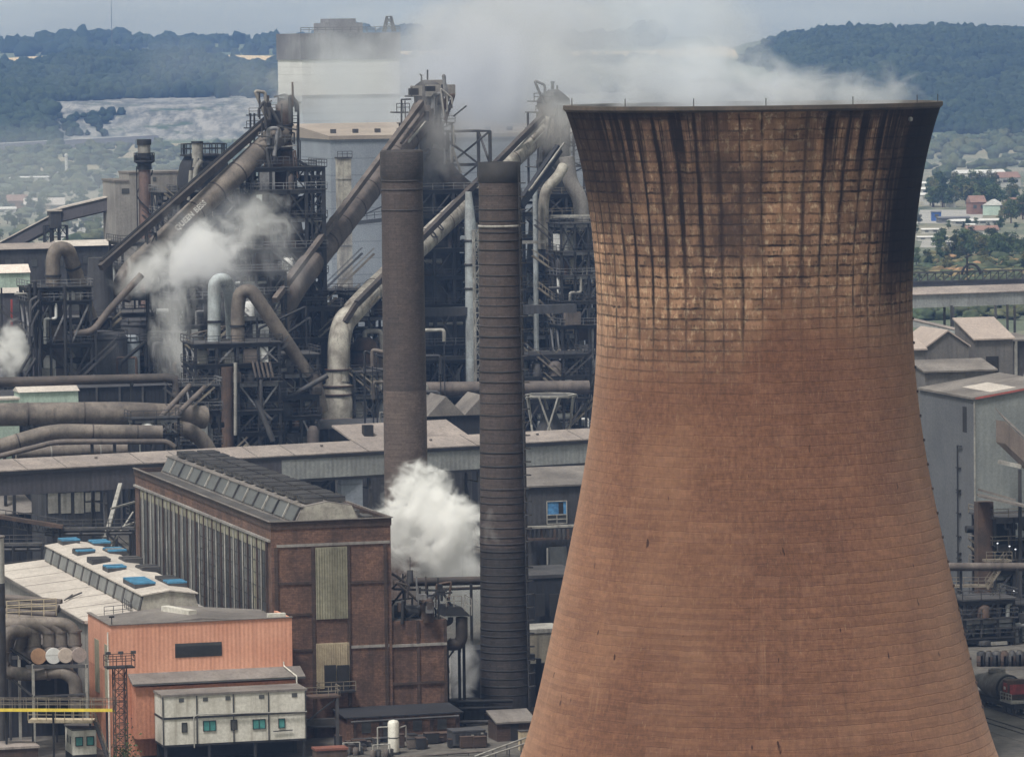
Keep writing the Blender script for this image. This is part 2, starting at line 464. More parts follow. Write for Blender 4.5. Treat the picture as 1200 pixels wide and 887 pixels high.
for i in range(5200):                       # wood above the quarry face
    y = rng.uniform(4330, 5540); x = rng.uniform(-.108*y, .03*y)
    if left_h(x, y) < 33 and x > -560+40*wob(x,y,50): continue
    r = rng.uniform(3.2, 7); pts.append((x, y, left_h(x, y), r, r*rng.uniform(1.8, 2.6)))
for i in range(420):                        # wood left of the quarry, down to the plain
    y = rng.uniform(4000, 4500); x = rng.uniform(-.112*y, -.092*y)
    r = rng.uniform(4, 8); pts.append((x, y, left_h(x, y), r, r*rng.uniform(1.5, 2.)))
for i in range(40):                         # clump on the quarry floor
    y = rng.uniform(4150, 4230); x = rng.uniform(-385, -330)
    r = rng.uniform(2.5, 4.5); pts.append((x, y, left_h(x, y), r, r*1.8))
crowns('woodland', pts, LF_wood, 'dark blue green wood on the slope above the pale quarry face', 'wood')
pts = []
for i in range(900):                        # ridge beyond the stubble field
    y = rng.uniform(6150, 6900); x = rng.uniform(-.112*y, .03*y)
    r = rng.uniform(6, 10)*(1.3 if wob(x, 0, 62, 3) > .35 else .9); pts.append((x, y, left_h(x, y)-2, r, r*rng.uniform(1.6, 2.3)))
crowns('woodland', pts, LF_wood, 'misty wooded ridge on the skyline beyond the straw coloured field', 'wood')
pts = []
for i in range(8200):                       # right hill
    y = rng.uniform(3950, 5700); x = rng.uniform(.038*y, .115*y)
    h = right_h(x, y)
    if h < 3 + 3*wob(x, y, 40): continue
    r = rng.uniform(3, 6.4); pts.append((x, y, h, r, r*rng.uniform(1.7, 2.5)))
crowns('woodland', pts, LF_wood, 'dark wooded hill on the skyline right of the cooling tower', 'wood')
pts = []
for i in range(520):                        # hedges and scrub lines across both plains
    y = rng.choice([2850, 3060, 3250, 3400, 3520, 3640, 3760, 3880]) + rng.normal(0, 22)
    x = rng.uniform(-.112, -.045)*y if rng.random() < .6 else rng.uniform(.074, .112)*y
    r = rng.uniform(2.5, 6); pts.append((x, y, 0, r, r*rng.uniform(1., 1.7)))
for i in range(330):
    y = rng.uniform(1960, 3300); x = rng.uniform(-.112, -.055)*y
    r = rng.uniform(1.5, 4.5); pts.append((x, y, 0, r, r*rng.uniform(.9, 1.5)))
crowns('hedgerow', pts, LF_mid, 'hedgerows and field trees in thin lines over the hazy plain', 'hedgerow')
pts = []
for i in range(620):
    y = rng.uniform(1420, 1800); x = rng.uniform(.078, .113)*y
    r = rng.uniform(1.2, 3.4); pts.append((x, y, 0, r, r*rng.uniform(.8, 1.3)))
crowns('scrub', pts, LF_mid, 'green scrub beyond the conveyor bridge at the right', 'scrub')
pts = []
for i in range(190):
    y = rng.uniform(1640, 1830) ; x = rng.uniform(.085, .113)*y
    r = rng.uniform(1.2, 3.2); pts.append((x, y, 0, r, r*rng.uniform(.8, 1.2)))
crowns('scrub', pts, LF_dry, 'russet dry scrub among the green bushes at the right', 'scrub')

# ================================================================ road, railway bank, lanes
def flat_mat(n, a, b_): return mk(n, a, b_, .05, rough=.95)
ROADM = flat_mat('pale road', (.34,.33,.31), (.27,.26,.245))
b = MB()
P0, P1 = WZ(-30, 178, 1.), WZ(420, 152, 1.)
dv = (P1-P0).normalized(); nv = Vector((-dv.y, dv.x, 0))
b.add([P0-nv*16, P1-nv*16, P1-nv*3 + Z*5, P0-nv*3+Z*5, P0+nv*16+Z*5, P1+nv*16+Z*5, P0+nv*30, P1+nv*30], [(0,1,2,3),(3,2,5,4),(4,5,7,6)])
struct('embankment', b, mk('dark bank', (.10,.09,.10), (.07,.068,.075), .03))
b = MB(); b.add([P0-nv*1+Z*5.1, P1-nv*1+Z*5.1, P1+nv*12+Z*5.1, P0+nv*12+Z*5.1], [(0,1,2,3)])
struct('road', b, ROADM)

# ================================================================ trees on the plain
def tree_proto(kind, seed, lm):
    rg = random.Random(seed)
    t = Thing(*kind)
    tr = MB(); H = 9.5
    tr.tube((0,0,0), (0,0,H*.42), .34, .2, 8)
    limbs = []
    for i in range(6):
        a = i*1.05+rg.uniform(-.3,.3); q = Vector((math.cos(a)*rg.uniform(1.6,2.9), math.sin(a)*rg.uniform(1.6,2.9), H*rg.uniform(.3,.66)))
        tr.tube((0,0,H*rg.uniform(.25,.42)), q, .15, .05, 5); limbs.append(q)
    tr.tube((0,0,H*.4), (0,0,H*.85), .19, .05, 6)
    cr = MB()
    cents = [(q, rg.uniform(1.2, 1.9)) for q in limbs] + [(Vector((rg.uniform(-1.4,1.4), rg.uniform(-1.4,1.4), H*rg.uniform(.28,.93))), rg.uniform(1., 1.8)) for _ in range(10)]
    for (c, rr) in cents:
        for k in range(62):
            d = Vector((rg.gauss(0,1), rg.gauss(0,1), rg.gauss(0,1))).normalized()*rr*rg.uniform(.45, 1.08)
            p = c + Vector((d.x, d.y, d.z*.8)); s = rg.uniform(.22, .5)
            a = Vector((rg.gauss(0,1), rg.gauss(0,1), rg.gauss(0,1))).normalized(); bb = a.orthogonal().normalized()
            a = a*s; bb = bb*s
            cr.add([p-a, p-bb*.6, p+a, p+bb*.6], [(0,1,2,3)])
    t.part('trunk', tr, M['rust']); t.part('crown', cr, lm)
    return t.e
LT = [leaf_mat('leaves mid green', (.055,.085,.035), (.10,.12,.05), .3), leaf_mat('leaves dark green', (.035,.06,.028), (.06,.085,.038), .3), leaf_mat('leaves olive', (.095,.10,.042), (.13,.12,.055), .3)]
TG = 'trees on the plain beyond the works'
protos = []
for k, (lab) in enumerate(('mid green broadleaf tree among the houses on the plain', 'dark green broadleaf tree among the houses on the plain', 'olive green broadleaf tree among the houses on the plain')):
    protos.append(tree_proto(('broadleaf_tree', lab, 'tree', (0,0,0), TG), 11+k, LT[k]))
rt = random.Random(5)
spots = []
for i in range(60): # wooded patch beside the long white roof, and lines among the town
    spots.append((rt.uniform(1090, 1170), rt.uniform(222, 244), .95))
for i in range(16): spots.append((rt.uniform(1172, 1206), rt.uniform(228, 262), .9))
for i in range(44): spots.append((rt.uniform(1100, 1206), rt.uniform(285, 306), .75))
for i in range(24): spots.append((rt.uniform(1072, 1206), rt.uniform(302, 322), .6))
for i in range(14): spots.append((rt.uniform(1072, 1206), rt.uniform(258, 278), .45))
for i in range(50): spots.append((rt.uniform(-4, 170), rt.uniform(190, 262), .8))
for i in range(26): spots.append((rt.uniform(-4, 130), rt.uniform(262, 282), .55))
first = {}
for (px, py, s) in spots:
    k = rt.choice([0, 0, 1, 1, 2]); g = WZ(px, py, 0)
    if k in first: o = copy_tree(protos[k])
    else: o = protos[k]; first[k] = 1
    o.location = g; o.rotation_euler = (0, 0, rt.uniform(0, 6.28)); q = s*rt.uniform(.75, 1.25); o.scale = (q*rt.uniform(.9,1.2), q*rt.uniform(.9,1.2), q)

# ================================================================ houses and sheds on the plain
def house(px, py, wd, dp, ht, roofh, wallm, roofm, label, group=None, yaw=0., name='house', nwin=2):
    g = WZ(px, py, 0)
    a = Vector((math.cos(yaw), math.sin(yaw), 0)); c = Vector((-a.y, a.x, 0))
    t = Thing(name, label, 'house' if name == 'house' else 'shed', g, group)
    b = MB(); b.box(g, wd, dp, ht, a, c); t.part('wall', b, wallm)
    p = g - a*(wd/2+.3) - c*(dp/2+.3) + Z*(ht+.003)
    b = MB(); b.prism([p, p + c*(dp+.6), p + c*(dp/2+.3) + Z*roofh], a*(wd+.6)); rf = t.part('roof', b, roofm)
    for i in range(nwin):
        q = g - c*(dp/2+.06) + a*(wd*((i+.5)/nwin-.5)) + Z*(ht*.5)
        b = MB(); b.box(q, wd/nwin*.45, .12, ht*.28, a, c); t.part('window', b, M['glassdk'])
    return t
RB = mk('brick red house', (.24,.13,.10), (.19,.105,.085), .2); RT = mk('red tile', (.25,.15,.12), (.19,.115,.095), .3)
WH = mk('white render', (.50,.49,.46), (.40,.39,.37), .2); SL = mk('slate', (.16,.16,.175), (.12,.12,.13), .3); WHR = mk('white roof', (.62,.61,.59), (.48,.47,.46), .2)
house(1147, 213, 27, 20, 5, 1.6, WH, WHR, 'long low warehouse with a bright white roof on the plain', None, .1, 'warehouse', 6)
house(1180, 219, 12, 10, 5, 3, WH, RT, 'cream house beside the long white roofed warehouse', None, .3)
for (px, py, w_) in ((1082, 222, 10), (1088, 229, 9), (1079, 236, 11), (1092, 240, 7)):
    house(px, py, w_, 9, 3.2, 1., WH, WHR, 'small pale flat shed in the row hard against the cooling tower edge', 'pale sheds beside the tower edge', .05, 'shed', 2)
house(1144, 251, 7, 8, 5.5, 3, RB, RT, 'red brick house standing left of the pale green gabled house', None, .2)
house(1164, 252, 9, 8, 4.5, 2.6, M['green'], WHR, 'pale green gabled house with white roof on the plain', None, 1.3)
house(1192, 252, 9, 9, 5, 3, RB, RT, 'red brick house near the right edge of the plain', None, .5)
house(1201, 249, 7, 9, 5, 3, RB, SL, 'slate roofed brick house at the very edge of the picture', None, .2)
house(1114, 243, 4.2, 4, 4.6, .4, WH, WHR, 'white cube shaped hut standing alone on pale sand', None, 0, 'hut', 1)
house(1097, 259, 4, 6, 4, .4, mk('blue box', (.05,.12,.38)), SL, 'blue steel container behind the pale yard', None, 0, 'container', 1)
house(1117, 261, 14, 6, 2.2, .6, SL, SL, 'low grey slate shed beside the blue container', None, .1, 'shed', 3)
house(1142, 264, 22, 7, 2., .8, WH, WHR, 'long pale shed in front of the red brick house', None, .2, 'shed', 4)
house(1150, 277, 13, 7, 2.6, 1.8, WH, RT, 'bungalow with a long terracotta roof among trees', None, .1)
house(1137, 273, 3.4, 4, 3.4, .5, WH, WHR, 'small white hut beside the terracotta roofed bungalow', None, .1, 'hut', 1)
house(1092, 282, 12, 6, 1.5, .4, WH, WHR, 'long white canopy roof close behind the tower edge', None, .05, 'canopy', 3)
house(1090, 274, 7, 5, 1.8, .5, WH, WHR, 'short white roofed shed behind the long white canopy', None, .05, 'shed', 2)
house(1105, 287, 9, 5, 1.2, .4, WH, WHR, 'low white shed in front of the long white canopy', None, .05, 'shed', 2)
house(20, 247, 10, 8, 5, 3, RB, RT, 'pinkish brick house on the hazy plain at left', None, .2)
house(8, 252, 9, 7, 3, 1, WH, WHR, 'white roofed shed beside the pinkish brick house', None, .1, 'shed', 2)
house(52, 247, 20, 14, 3, 3.4, mk('tan shed', (.4,.34,.27)), M['roofpale'], 'broad tan roofed barn on the hazy plain at left', None, .1, 'barn', 2)
house(30, 212, 30, 9, 2, .8, WH, WHR, 'long white glasshouse strip in the fields at left', None, .05, 'glasshouse', 3)
house(2, 213, 14, 9, 2, .8, WH, WHR, 'short white glasshouse strip at the left edge', None, .05, 'glasshouse', 2)
b = MB(); g = WZ(78, 203, 0); b.tube(g, g+Z*11, 1.1, .9, 10); b.lathe([(1.3,11),(1.3,11.8),(.4,12.6)], g, 10)
solo('silo', b, WH, 'slim white silo standing in the fields at left', 'silo', g)
# pale yard slabs on the plain
for i, (px0, py0, px1, py1) in enumerate(((1074, 262, 1150, 246), (1078, 290, 1130, 279), (60, 258, 110, 240), (70, 282, 125, 262))):
    A, B_, C_, D_ = WZ(px0, py0, .02), WZ(px1, py0, .02), WZ(px1+3, py1, .02), WZ(px0+4, py1, .02)
    b = MB(); b.add([A, B_, C_, D_], [(0,1,2,3)]); struct('yard', b, ROADM)
# radio masts, hair thin, on the skyline
for (px, py, h, lab) in ((131, 40, 56, 'hair thin radio mast on the wooded skyline at left'), (1177, 44, 26, 'hair thin radio mast on the wooded skyline at right')):
    p = W(px, py, 6000); p.z -= 12; b = MB(); b.tube(p, p + Z*h, .5, .25, 6)
    for k in range(4): b.beam(p+Z*(h*.5+k*5)-V*1.2, p+Z*(h*.5+k*5)+V*1.2, .4)
    solo('radio_mast', b, M['steel2'], lab, 'mast', p)
# ================================================================ the cooling tower
def tower_mat():
    N = NT('stained ribbed concrete')
    uv = N.new('ShaderNodeUVMap', uv_map='uv').outputs[0]
    u, z, _ = N.sep(uv)                       # u counts the cast panels round the shell, z is metres up
    NM = 52.
    th = N.math('SUBTRACT', N.math('MULTIPLY', u, 2*math.pi/NM), math.pi)   # 0 = towards the works road
    Q = N.comb(N.math('MULTIPLY', u, 2.5), z)
    ns = lambda sx, sz, d=4, r=.6, off=0.: N.noise(N.mapping(Q, scale=(sx, sz, 1), loc=(off, off*.7, 0)), 1., d, r)
    # plain lower concrete: orange brown, mottled, faint lifts
    base = N.mix(N.ss(ns(.10, .10, 5), .35, .65), (.205,.098,.058), (.164,.078,.047))
    base = N.mix(N.ss(ns(.03, .05, 3, .5, 5), .4, .65), base, (.212,.104,.062))
    base = N.mix(.55, base, N.ss(ns(2.1, 1.1, 3, .7), .3, .7, .62, 1.34), 'MULTIPLY')
    base = N.mix(.5, base, N.ss(ns(.55, 6., 3, .6, 9), .3, .7, .7, 1.25), 'MULTIPLY')
    fl = N.ss(ns(3.2, .55, 4, .75, 3), .61, .72)
    base = N.mix(N.math('MULTIPLY', fl, .38), base, (.46,.31,.205))
    LIFT = 1.16
    zj = N.math('ADD', z, N.math('MULTIPLY', N.math('SUBTRACT', ns(.5, .1, 4, .7, 2), .5), .55))
    fz = N.math('FRACT', N.math('DIVIDE', zj, LIFT)); fz = N.math('ABSOLUTE', N.math('SUBTRACT', fz, .5))      # .5 at the joint
    lift_id = N.math('FLOOR', N.math('DIVIDE', zj, LIFT))
    uj = N.math('ADD', u, N.math('MULTIPLY', N.math('SUBTRACT', ns(.3, .16, 4, .7, 4), .5), .30))
    fu = N.math('ABSOLUTE', N.math('SUBTRACT', N.math('FRACT', uj), .5))
    wid = N.math('ADD', u, .5)
    # broken tone from panel to panel
    wn = N.new('ShaderNodeTexWhiteNoise', noise_dimensions='2D'); N.put(wn.inputs['Vector'], N.comb(N.math('FLOOR', wid), lift_id))
    pan = wn.outputs[0]
    base = N.mix(.8, base, N.math('ADD', .95, N.math('MULTIPLY', pan, .09)), 'MULTIPLY')
    faint = N.ss(fz, .40, .5); fv = N.ss(fu, .455, .5)
    wnl = N.new('ShaderNodeTexWhiteNoise', noise_dimensions='1D'); N.put(wnl.inputs['W'], lift_id)
    lstr = N.ss(wnl.outputs[0], .45, 1., .10, .62)
    patchy = N.ss(ns(.16, .13, 4, .6, 12), .40, .62)
    base = N.mix(N.math('MULTIPLY', N.math('MULTIPLY', faint, lstr), patchy), base, (.095,.045,.03))
    base = N.mix(N.math('MULTIPLY', N.math('MULTIPLY', fv, .34), N.ss(ns(.12, .10, 4, .6, 20), .46, .62)), base, (.10,.05,.034))
    base = N.mix(N.math('MULTIPLY', N.ss(ns(.05,.03,3,.6,33), .45, .7), .4), base, (.33,.185,.115))
    hg0 = N.math('FRACT', N.math('DIVIDE', N.math('SUBTRACT', zj, LIFT*.5), LIFT))
    band = N.math('MULTIPLY', N.ss(hg0, .25, 1.), N.math('MULTIPLY', N.ss(z, 44., 16., .25, .9), N.ss(ns(.10,.20,4,.7,44), .36, .62, .05, 1.)))
    base = N.mix(N.math('MULTIPLY', band, .5), base, (.115,.055,.034))
    base = N.mix(N.math('MULTIPLY', N.ss(ns(5.5,.75,3,.75,66), .60, .72), .42), base, (.42,.275,.185))
    # weathered upper shell
    edge = N.math('MULTIPLY', N.ss(th, .12, -.25), 4.6)                                       # the stain reaches lower on the left
    top0 = N.math('ADD', N.math('ADD', z, edge), N.math('MULTIPLY', N.math('SUBTRACT', ns(.25, .12, 4, .65, 6), .5), 2.8))
    right_low = N.math('MULTIPLY', N.ss(th, .35, .9), 2.6)
    top0 = N.math('ADD', top0, right_low)
    up = N.ss(N.math('ADD', top0, N.math('MULTIPLY', N.math('SUBTRACT', ns(.18,.06,5,.7,15), .5), 6.)), 45.8, 56.)
    tan = N.mix(N.ss(ns(.35, .16, 5, .65, 14), .36, .64), (.36,.215,.135), (.235,.135,.088))
    tan = N.mix(N.math('MULTIPLY', N.ss(ns(1.5, .9, 4, .7, 8), .5, .68), .7), tan, (.62,.47,.32))
    tan = N.mix(.9, tan, N.math('ADD', .70, N.math('MULTIPLY', pan, .55)), 'MULTIPLY')
    col = N.mix(N.ss(N.math('ADD', top0, N.math('MULTIPLY', N.math('SUBTRACT', ns(.4,.1,5,.7,16), .5), 5.)), 47., 58.), base, tan)
    # long faint rain streaks and patched pours down the plain shell
    rs = N.math('MULTIPLY', N.ss(ns(.85,.022,5,.7,120), .53, .70), N.ss(ns(.2,.05,3,.6,121), .35, .6))
    col = N.mix(N.math('MULTIPLY', rs, .34), col, (.10,.055,.038))
    rp_ = N.math('MULTIPLY', N.ss(ns(.75,.020,5,.7,130), .56, .72), N.ss(ns(.16,.05,3,.6,131), .42, .64))
    col = N.mix(N.math('MULTIPLY', rp_, .26), col, (.40,.26,.175))
    col = N.mix(N.math('MULTIPLY', N.ss(pan, .90, .93), N.ss(z, 50, 40, 0., .10)), col, (.38,.22,.145))
    # soot bleeding from every joint, hanging below it
    hang = N.math('FRACT', N.math('DIVIDE', N.math('SUBTRACT', zj, LIFT*.5), LIFT))                   # 1 just under a joint
    drip = N.math('MULTIPLY', N.ss(hang, .28, .95), N.ss(ns(3.0, .5, 4, .7, 17), .42, .62))
    jl = N.math('MAXIMUM', N.ss(fz, .29, .46), N.math('MULTIPLY', drip, .8))
    vn = ns(.9, .07, 4, .7, 11)
    vw = N.ss(vn, .30, .72, .46, .24)
    mer = N.new('ShaderNodeTexWhiteNoise', noise_dimensions='1D'); N.put(mer.inputs['W'], N.math('FLOOR', uj))
    vl = N.math('MULTIPLY', N.ss(fu, vw, .5), N.ss(mer.outputs[0], .0, .6, .5, 1.))
    lft = N.new('ShaderNodeTexWhiteNoise', noise_dimensions='1D'); N.put(lft.inputs['W'], N.math('ADD', lift_id, 37.))
    vl2 = N.ss(N.math('ABSOLUTE', N.math('SUBTRACT', N.math('FRACT', N.math('MULTIPLY', uj, 2.)), .5)), .44, .5)
    jl = N.math('MULTIPLY', jl, N.ss(lft.outputs[0], 0., .6, .35, 1.))
    lines = N.math('MAXIMUM', N.math('MULTIPLY', jl, N.ss(ns(.4, .3, 4, .6, 21), .30, .58, .2, 1.)), N.math('MAXIMUM', vl, N.math('MULTIPLY', vl2, N.math('MULTIPLY', N.ss(ns(.3, .06, 3, .6, 31), .50, .66), .8))))
    soot = (.024,.017,.014)
    col = N.mix(N.math('MULTIPLY', N.math('MULTIPLY', lines, up), N.ss(ns(.7,.5,4,.7,40), .28, .62, .42, 1.)), col, soot)
    # broad dark washes: whole crown, sides, and the great patch left of centre
    st = ns(.62, .018, 5, .68, 23)
    tha = N.math('ABSOLUTE', th)
    crown = N.math('MULTIPLY', N.math('MULTIPLY', N.ss(z, 62., 71.), N.ss(st, .42, .56)), N.ss(tha, .12, .45, .35, 1.))
    fine = N.math('MULTIPLY', N.math('MULTIPLY', N.ss(ns(1.9,.022,5,.75,140), .47, .60), N.ss(N.math('ADD', z, N.math('MULTIPLY', ns(1.2,.02,4,.7,141), 10.)), 66., 77.)), N.ss(tha, .05, .4, .35, .95))
    crown = N.math('MAXIMUM', N.math('MAXIMUM', crown, fine), N.math('MULTIPLY', N.ss(z, 71.8, 73.6), N.ss(tha, .1, .5, .35, .9)))
    mlen = N.math('ADD', 46., N.math('MULTIPLY', mer.outputs[0], 20.))
    mst = N.math('MULTIPLY', N.math('MULTIPLY', N.ss(N.math('ADD', fu, N.math('MULTIPLY', N.math('SUBTRACT', ns(1.6,.12,5,.75,47), .5), .42)), .26, .46), N.ss(mer.outputs[0], .9, .3)), N.math('MULTIPLY', N.ss(N.math('SUBTRACT', z, mlen), 0., 9.), N.ss(tha, .12, .4, .3, 1.)))
    crown = N.math('MAXIMUM', crown, N.math('MULTIPLY', mst, N.ss(ns(.8,.03,4,.7,27), .28, .50)))
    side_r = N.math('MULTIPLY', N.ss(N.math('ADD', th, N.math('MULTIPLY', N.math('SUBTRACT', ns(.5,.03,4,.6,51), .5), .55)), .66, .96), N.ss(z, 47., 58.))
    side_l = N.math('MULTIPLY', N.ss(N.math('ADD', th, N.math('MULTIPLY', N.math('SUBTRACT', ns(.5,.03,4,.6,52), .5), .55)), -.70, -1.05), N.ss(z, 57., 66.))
    mid_l = N.math('MULTIPLY', N.math('MULTIPLY', N.ss(th, -.08, -.34), N.ss(th, -1.25, -.7)), N.ss(N.math('ADD', z, N.math('MULTIPLY', ns(.5,.12,4,.6,61), 7)), 56.5, 65))
    g1 = N.math('MULTIPLY', N.math('MULTIPLY', N.ss(N.math('ABSOLUTE', N.math('ADD', th, .14)), .19, .11), N.ss(z, 55.8, 58.5)), N.ss(z, 70.5, 66.5))
    sh = N.math('ADD', N.math('MULTIPLY', mid_l, .72), N.math('MULTIPLY', g1, .9), clamp=True)
    sh = N.math('MULTIPLY', sh, N.ss(ns(.5, .28, 4, .7, 71), .30, .6, .45, 1.))
    col = N.mix(N.math('MULTIPLY', sh, .85), col, (.062,.042,.036))
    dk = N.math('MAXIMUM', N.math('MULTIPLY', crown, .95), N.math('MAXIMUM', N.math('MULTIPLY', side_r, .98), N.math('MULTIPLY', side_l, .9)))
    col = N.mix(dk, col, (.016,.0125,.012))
    # scattered spalls lower down
    sp = N.math('MULTIPLY', N.ss(ns(1.1, .34, 2, .5, 81), .715, .75), N.ss(z, 60, 20))
    col = N.mix(sp, col, (.05,.022,.014))
    N.put(N.bsdf.inputs['Base Color'], col); N.bsdf.inputs['Roughness'].default_value = .93
    N.bsdf.inputs['Specular IOR Level'].default_value = .05; N.bsdf.inputs['Diffuse Roughness'].default_value = 1.; N.put(N.bsdf.inputs['Sheen Weight'], N.math('MULTIPLY', N.math('MULTIPLY', N.math('SUBTRACT', 1., dk), N.ss(z, 58., 44., .25, 1.)), .17)); N.bsdf.inputs['Sheen Roughness'].default_value = .5; N.bsdf.inputs['Sheen Tint'].default_value = (1., .80, .64, 1)
    bn = N.new('ShaderNodeBump'); bn.inputs['Strength'].default_value = .5; bn.inputs['Distance'].default_value = .12
    h = N.math('ADD', N.math('MULTIPLY', N.ss(fz, .44, .5), -.6), N.math('MULTIPLY', ns(3., 3., 4, .7, 90), .6))
    N.put(bn.inputs['Height'], h); N.put(N.bsdf.inputs['Normal'], bn.outputs[0])
    return N.m
TD = 560.
def tz(py): return W(883, py, TD).z
hw = [(127,219.5),(150,212),(177,204.8),(215,197.6),(254,191.5),(290,187.8),(323,186),(350,185.1),(378,185),(410,186.5),(448,189.2),(500,195.3),(541,201),(591,210),(616,215),(667,226.5),(747,245),(800,257.5),(865,273.5),(905,284)]
prof = []
for (py, h) in hw:
    prof.append((tz(py), h*TD/F*.9993))
prof.sort()
zs = [a for a, b_ in prof]; rs = [b_ for a, b_ in prof]
zs[0] = 0.
TOPZ = zs[-1]
def trad(z):
    # smooth interpolation of the measured radii
    k = np.polyfit(zs, rs, 6); return float(np.polyval(k, z))
tb = W(883, 127, TD)
axis_top = W(881.8, 127, TD); axis_bot = W(888.8, 870, TD)
AX = (axis_top.x + axis_bot.x)/2
tloc = Vector((AX, TD, 0))
ct = Thing('cooling_tower', 'huge brown concrete cooling tower streaked black towards its rim', 'cooling tower', tloc)
NS = 192; NR = 90; NMP = 52
me = bpy.data.meshes.new('shell')
vs_ = []; fs_ = []; uvs = []
for k in range(NR+1):
    z = TOPZ*k/NR; r = trad(z)
    for j in range(NS):
        t = 2*math.pi*j/NS
        vs_.append((r*math.sin(t-math.pi), -r*math.cos(t-math.pi), z))
for k in range(NR):
    for j in range(NS):
        fs_.append((k*NS+j, k*NS+(j+1) % NS, (k+1)*NS+(j+1) % NS, (k+1)*NS+j))
        uvs += [(NMP*j/NS, TOPZ*k/NR), (NMP*(j+1)/NS, TOPZ*k/NR), (NMP*(j+1)/NS, TOPZ*(k+1)/NR), (NMP*j/NS, TOPZ*(k+1)/NR)]
no = len(vs_)
for k in range(NR+1):
    z = TOPZ*k/NR; r = trad(z)-.35
    for j in range(NS):
        t = 2*math.pi*j/NS
        vs_.append((r*math.sin(t-math.pi), -r*math.cos(t-math.pi), z))
for k in range(NR):
    for j in range(NS):
        fs_.append((no+k*NS+j, no+(k+1)*NS+j, no+(k+1)*NS+(j+1) % NS, no+k*NS+(j+1) % NS)); uvs += [(NMP*j/NS, TOPZ*k/NR)]*4
for j in range(NS):
    a = NR*NS+j; b_ = NR*NS+(j+1) % NS
    fs_.append((a, b_, no+b_, no+a)); uvs += [(0, TOPZ)]*4
me.from_pydata(vs_, [], fs_)
ul = me.uv_layers.new(name='uv'); ul.data.foreach_set('uv', [c for p in uvs for c in p])
me.polygons.foreach_set('use_smooth', [True]*len(fs_)); me.materials.append(tower_mat()); me.update()
shell = bpy.data.objects.new('shell', me); COL.objects.link(shell); shell.parent = ct.e
b = MB(); rt_ = trad(TOPZ)
b.lathe([(rt_-.75, TOPZ+.55), (rt_+.25, TOPZ+.55), (rt_+.25, TOPZ+.12), (rt_+.02, TOPZ-.12), (rt_+.02, TOPZ+.004), (rt_-.75, TOPZ+.004), (rt_-.75, TOPZ+.55)], tloc, 192, cap=False, smooth=False)
ct.part('rim', b, mk('dull rim concrete', (.10,.075,.06), (.05,.042,.036), .3, .3))
for a in (-1.35, -.78, -.36, .02, .5, 1.0, 1.37):
    p = tloc + Vector((math.sin(a), -math.cos(a), 0))*(rt_-.2) + Z*(TOPZ+.5)
    b = MB(); b.tube(p, p + Z*.9, .05, n=6); ct.part('lightning_rod', b, M['steel'])
a = .93; p = tloc + Vector((math.sin(a), -math.cos(a), 0))*(trad(TOPZ-1)+.15) + Z*(TOPZ-1.5)
b = MB(); b.lathe([(.10,0),(.24,.1),(.26,.35),(.1,.5)], p, 10); ct.part('lamp', b, M['pale'])
for k in range(17):
    zz = 6 + k*2.75; a = 1.42; rr = trad(zz)
    p = tloc + Vector((math.sin(a), -math.cos(a), 0))*rr + Z*zz
    b = MB(); b.box(p, .22, .5, .28); ct.part('bracket', b, M['rust'])
# ================================================================ two tall brick chimneys
D1 = 660.
c1t, c1b = W(470, 176, D1), W(475.5, 540, D1)
c1 = gz(c1b); H1 = c1t.z
ch = Thing('chimney', 'plain brown brick chimney rising behind the white steam cloud', 'chimney', c1, 'tall brick chimneys')
r1 = 24.2*D1/F; r1b = 25.6*D1/F
zc = W(475, 457, D1).z
b = MB(); b.lathe([(r1b*1.06,0), (r1b,zc*.55), (r1b*.992,zc)], c1, 40); ch.part('shaft', b, mk('lighter chimney brick', (.150,.112,.100), (.108,.083,.076), .2, .35, dirt=(.07,.055,.05), brick=(.7,.24,(.6,.55,.55)), grain=.3), label='paler lower shaft')
b = MB(); b.lathe([(r1b*.99,zc+.01), (r1,H1-4)], c1, 40); ch.part('shaft', b, M['chim'])
b = MB(); b.lathe([(r1,H1-4),(r1*1.05,H1-3.2),(r1*1.05,H1-.3),(r1*.98,H1),(r1*.8,H1),(r1*.8,H1-2)], c1, 40, cap=False); ch.part('cap', b, M['chimdk'])
for py in (188, 199, 212, 222, 246):
    z = W(470, py, D1).z; b = MB(); b.lathe([(r1*1.0,z-.14),(r1*1.025,z-.10),(r1*1.025,z+.10),(r1*1.0,z+.14)], c1, 40, cap=False); ch.part('band', b, M['chimdk'])
b = MB()
for k in range(2):
    s = c1 + Vector((-r1*1.02, -.3+.5*k, 0)); b.beam(s+Z*8, s+Vector((.1,0,H1-3)), .09)
ch.part('cable', b, M['steel'])
D2 = 597.
c2 = gz(W(592.3, 800, D2)); H2 = W(585, 190, D2).z
ch2 = Thing('chimney', 'black ringed brick chimney beside the cooling tower', 'chimney', c2, 'tall brick chimneys')
def r2(z): return (30.4 - 6.2*min(1, (z/H2))**.85)*D2/F*.99
b = MB(); n = 28
zcut = W(588, 640, D2).z
b.lathe([(r2(z), z) for z in np.linspace(0, zcut, 10)], c2, 44); ch2.part('shaft', b, M['chimdk'], label='sooty black lower shaft')
b = MB(); b.lathe([(r2(z), z) for z in np.linspace(zcut+.01, H2-2.5, 16)], c2, 44); ch2.part('shaft', b, M['chim'])
b = MB(); rr = r2(H2); b.lathe([(rr,H2-2.5),(rr*1.03,H2-2.3),(rr*1.03,H2),(rr*.8,H2),(rr*.8,H2-2)], c2, 44, cap=False); ch2.part('cap', b, M['black'])
zz = 3.
zlist = []
while zz < H2-3.2:
    zlist.append(zz); zz += (1.02 if zz < 30 else (1.5 if zz < 44 else 1.25))*random.choice((.8,.9,1.,1.,1.1,1.35))
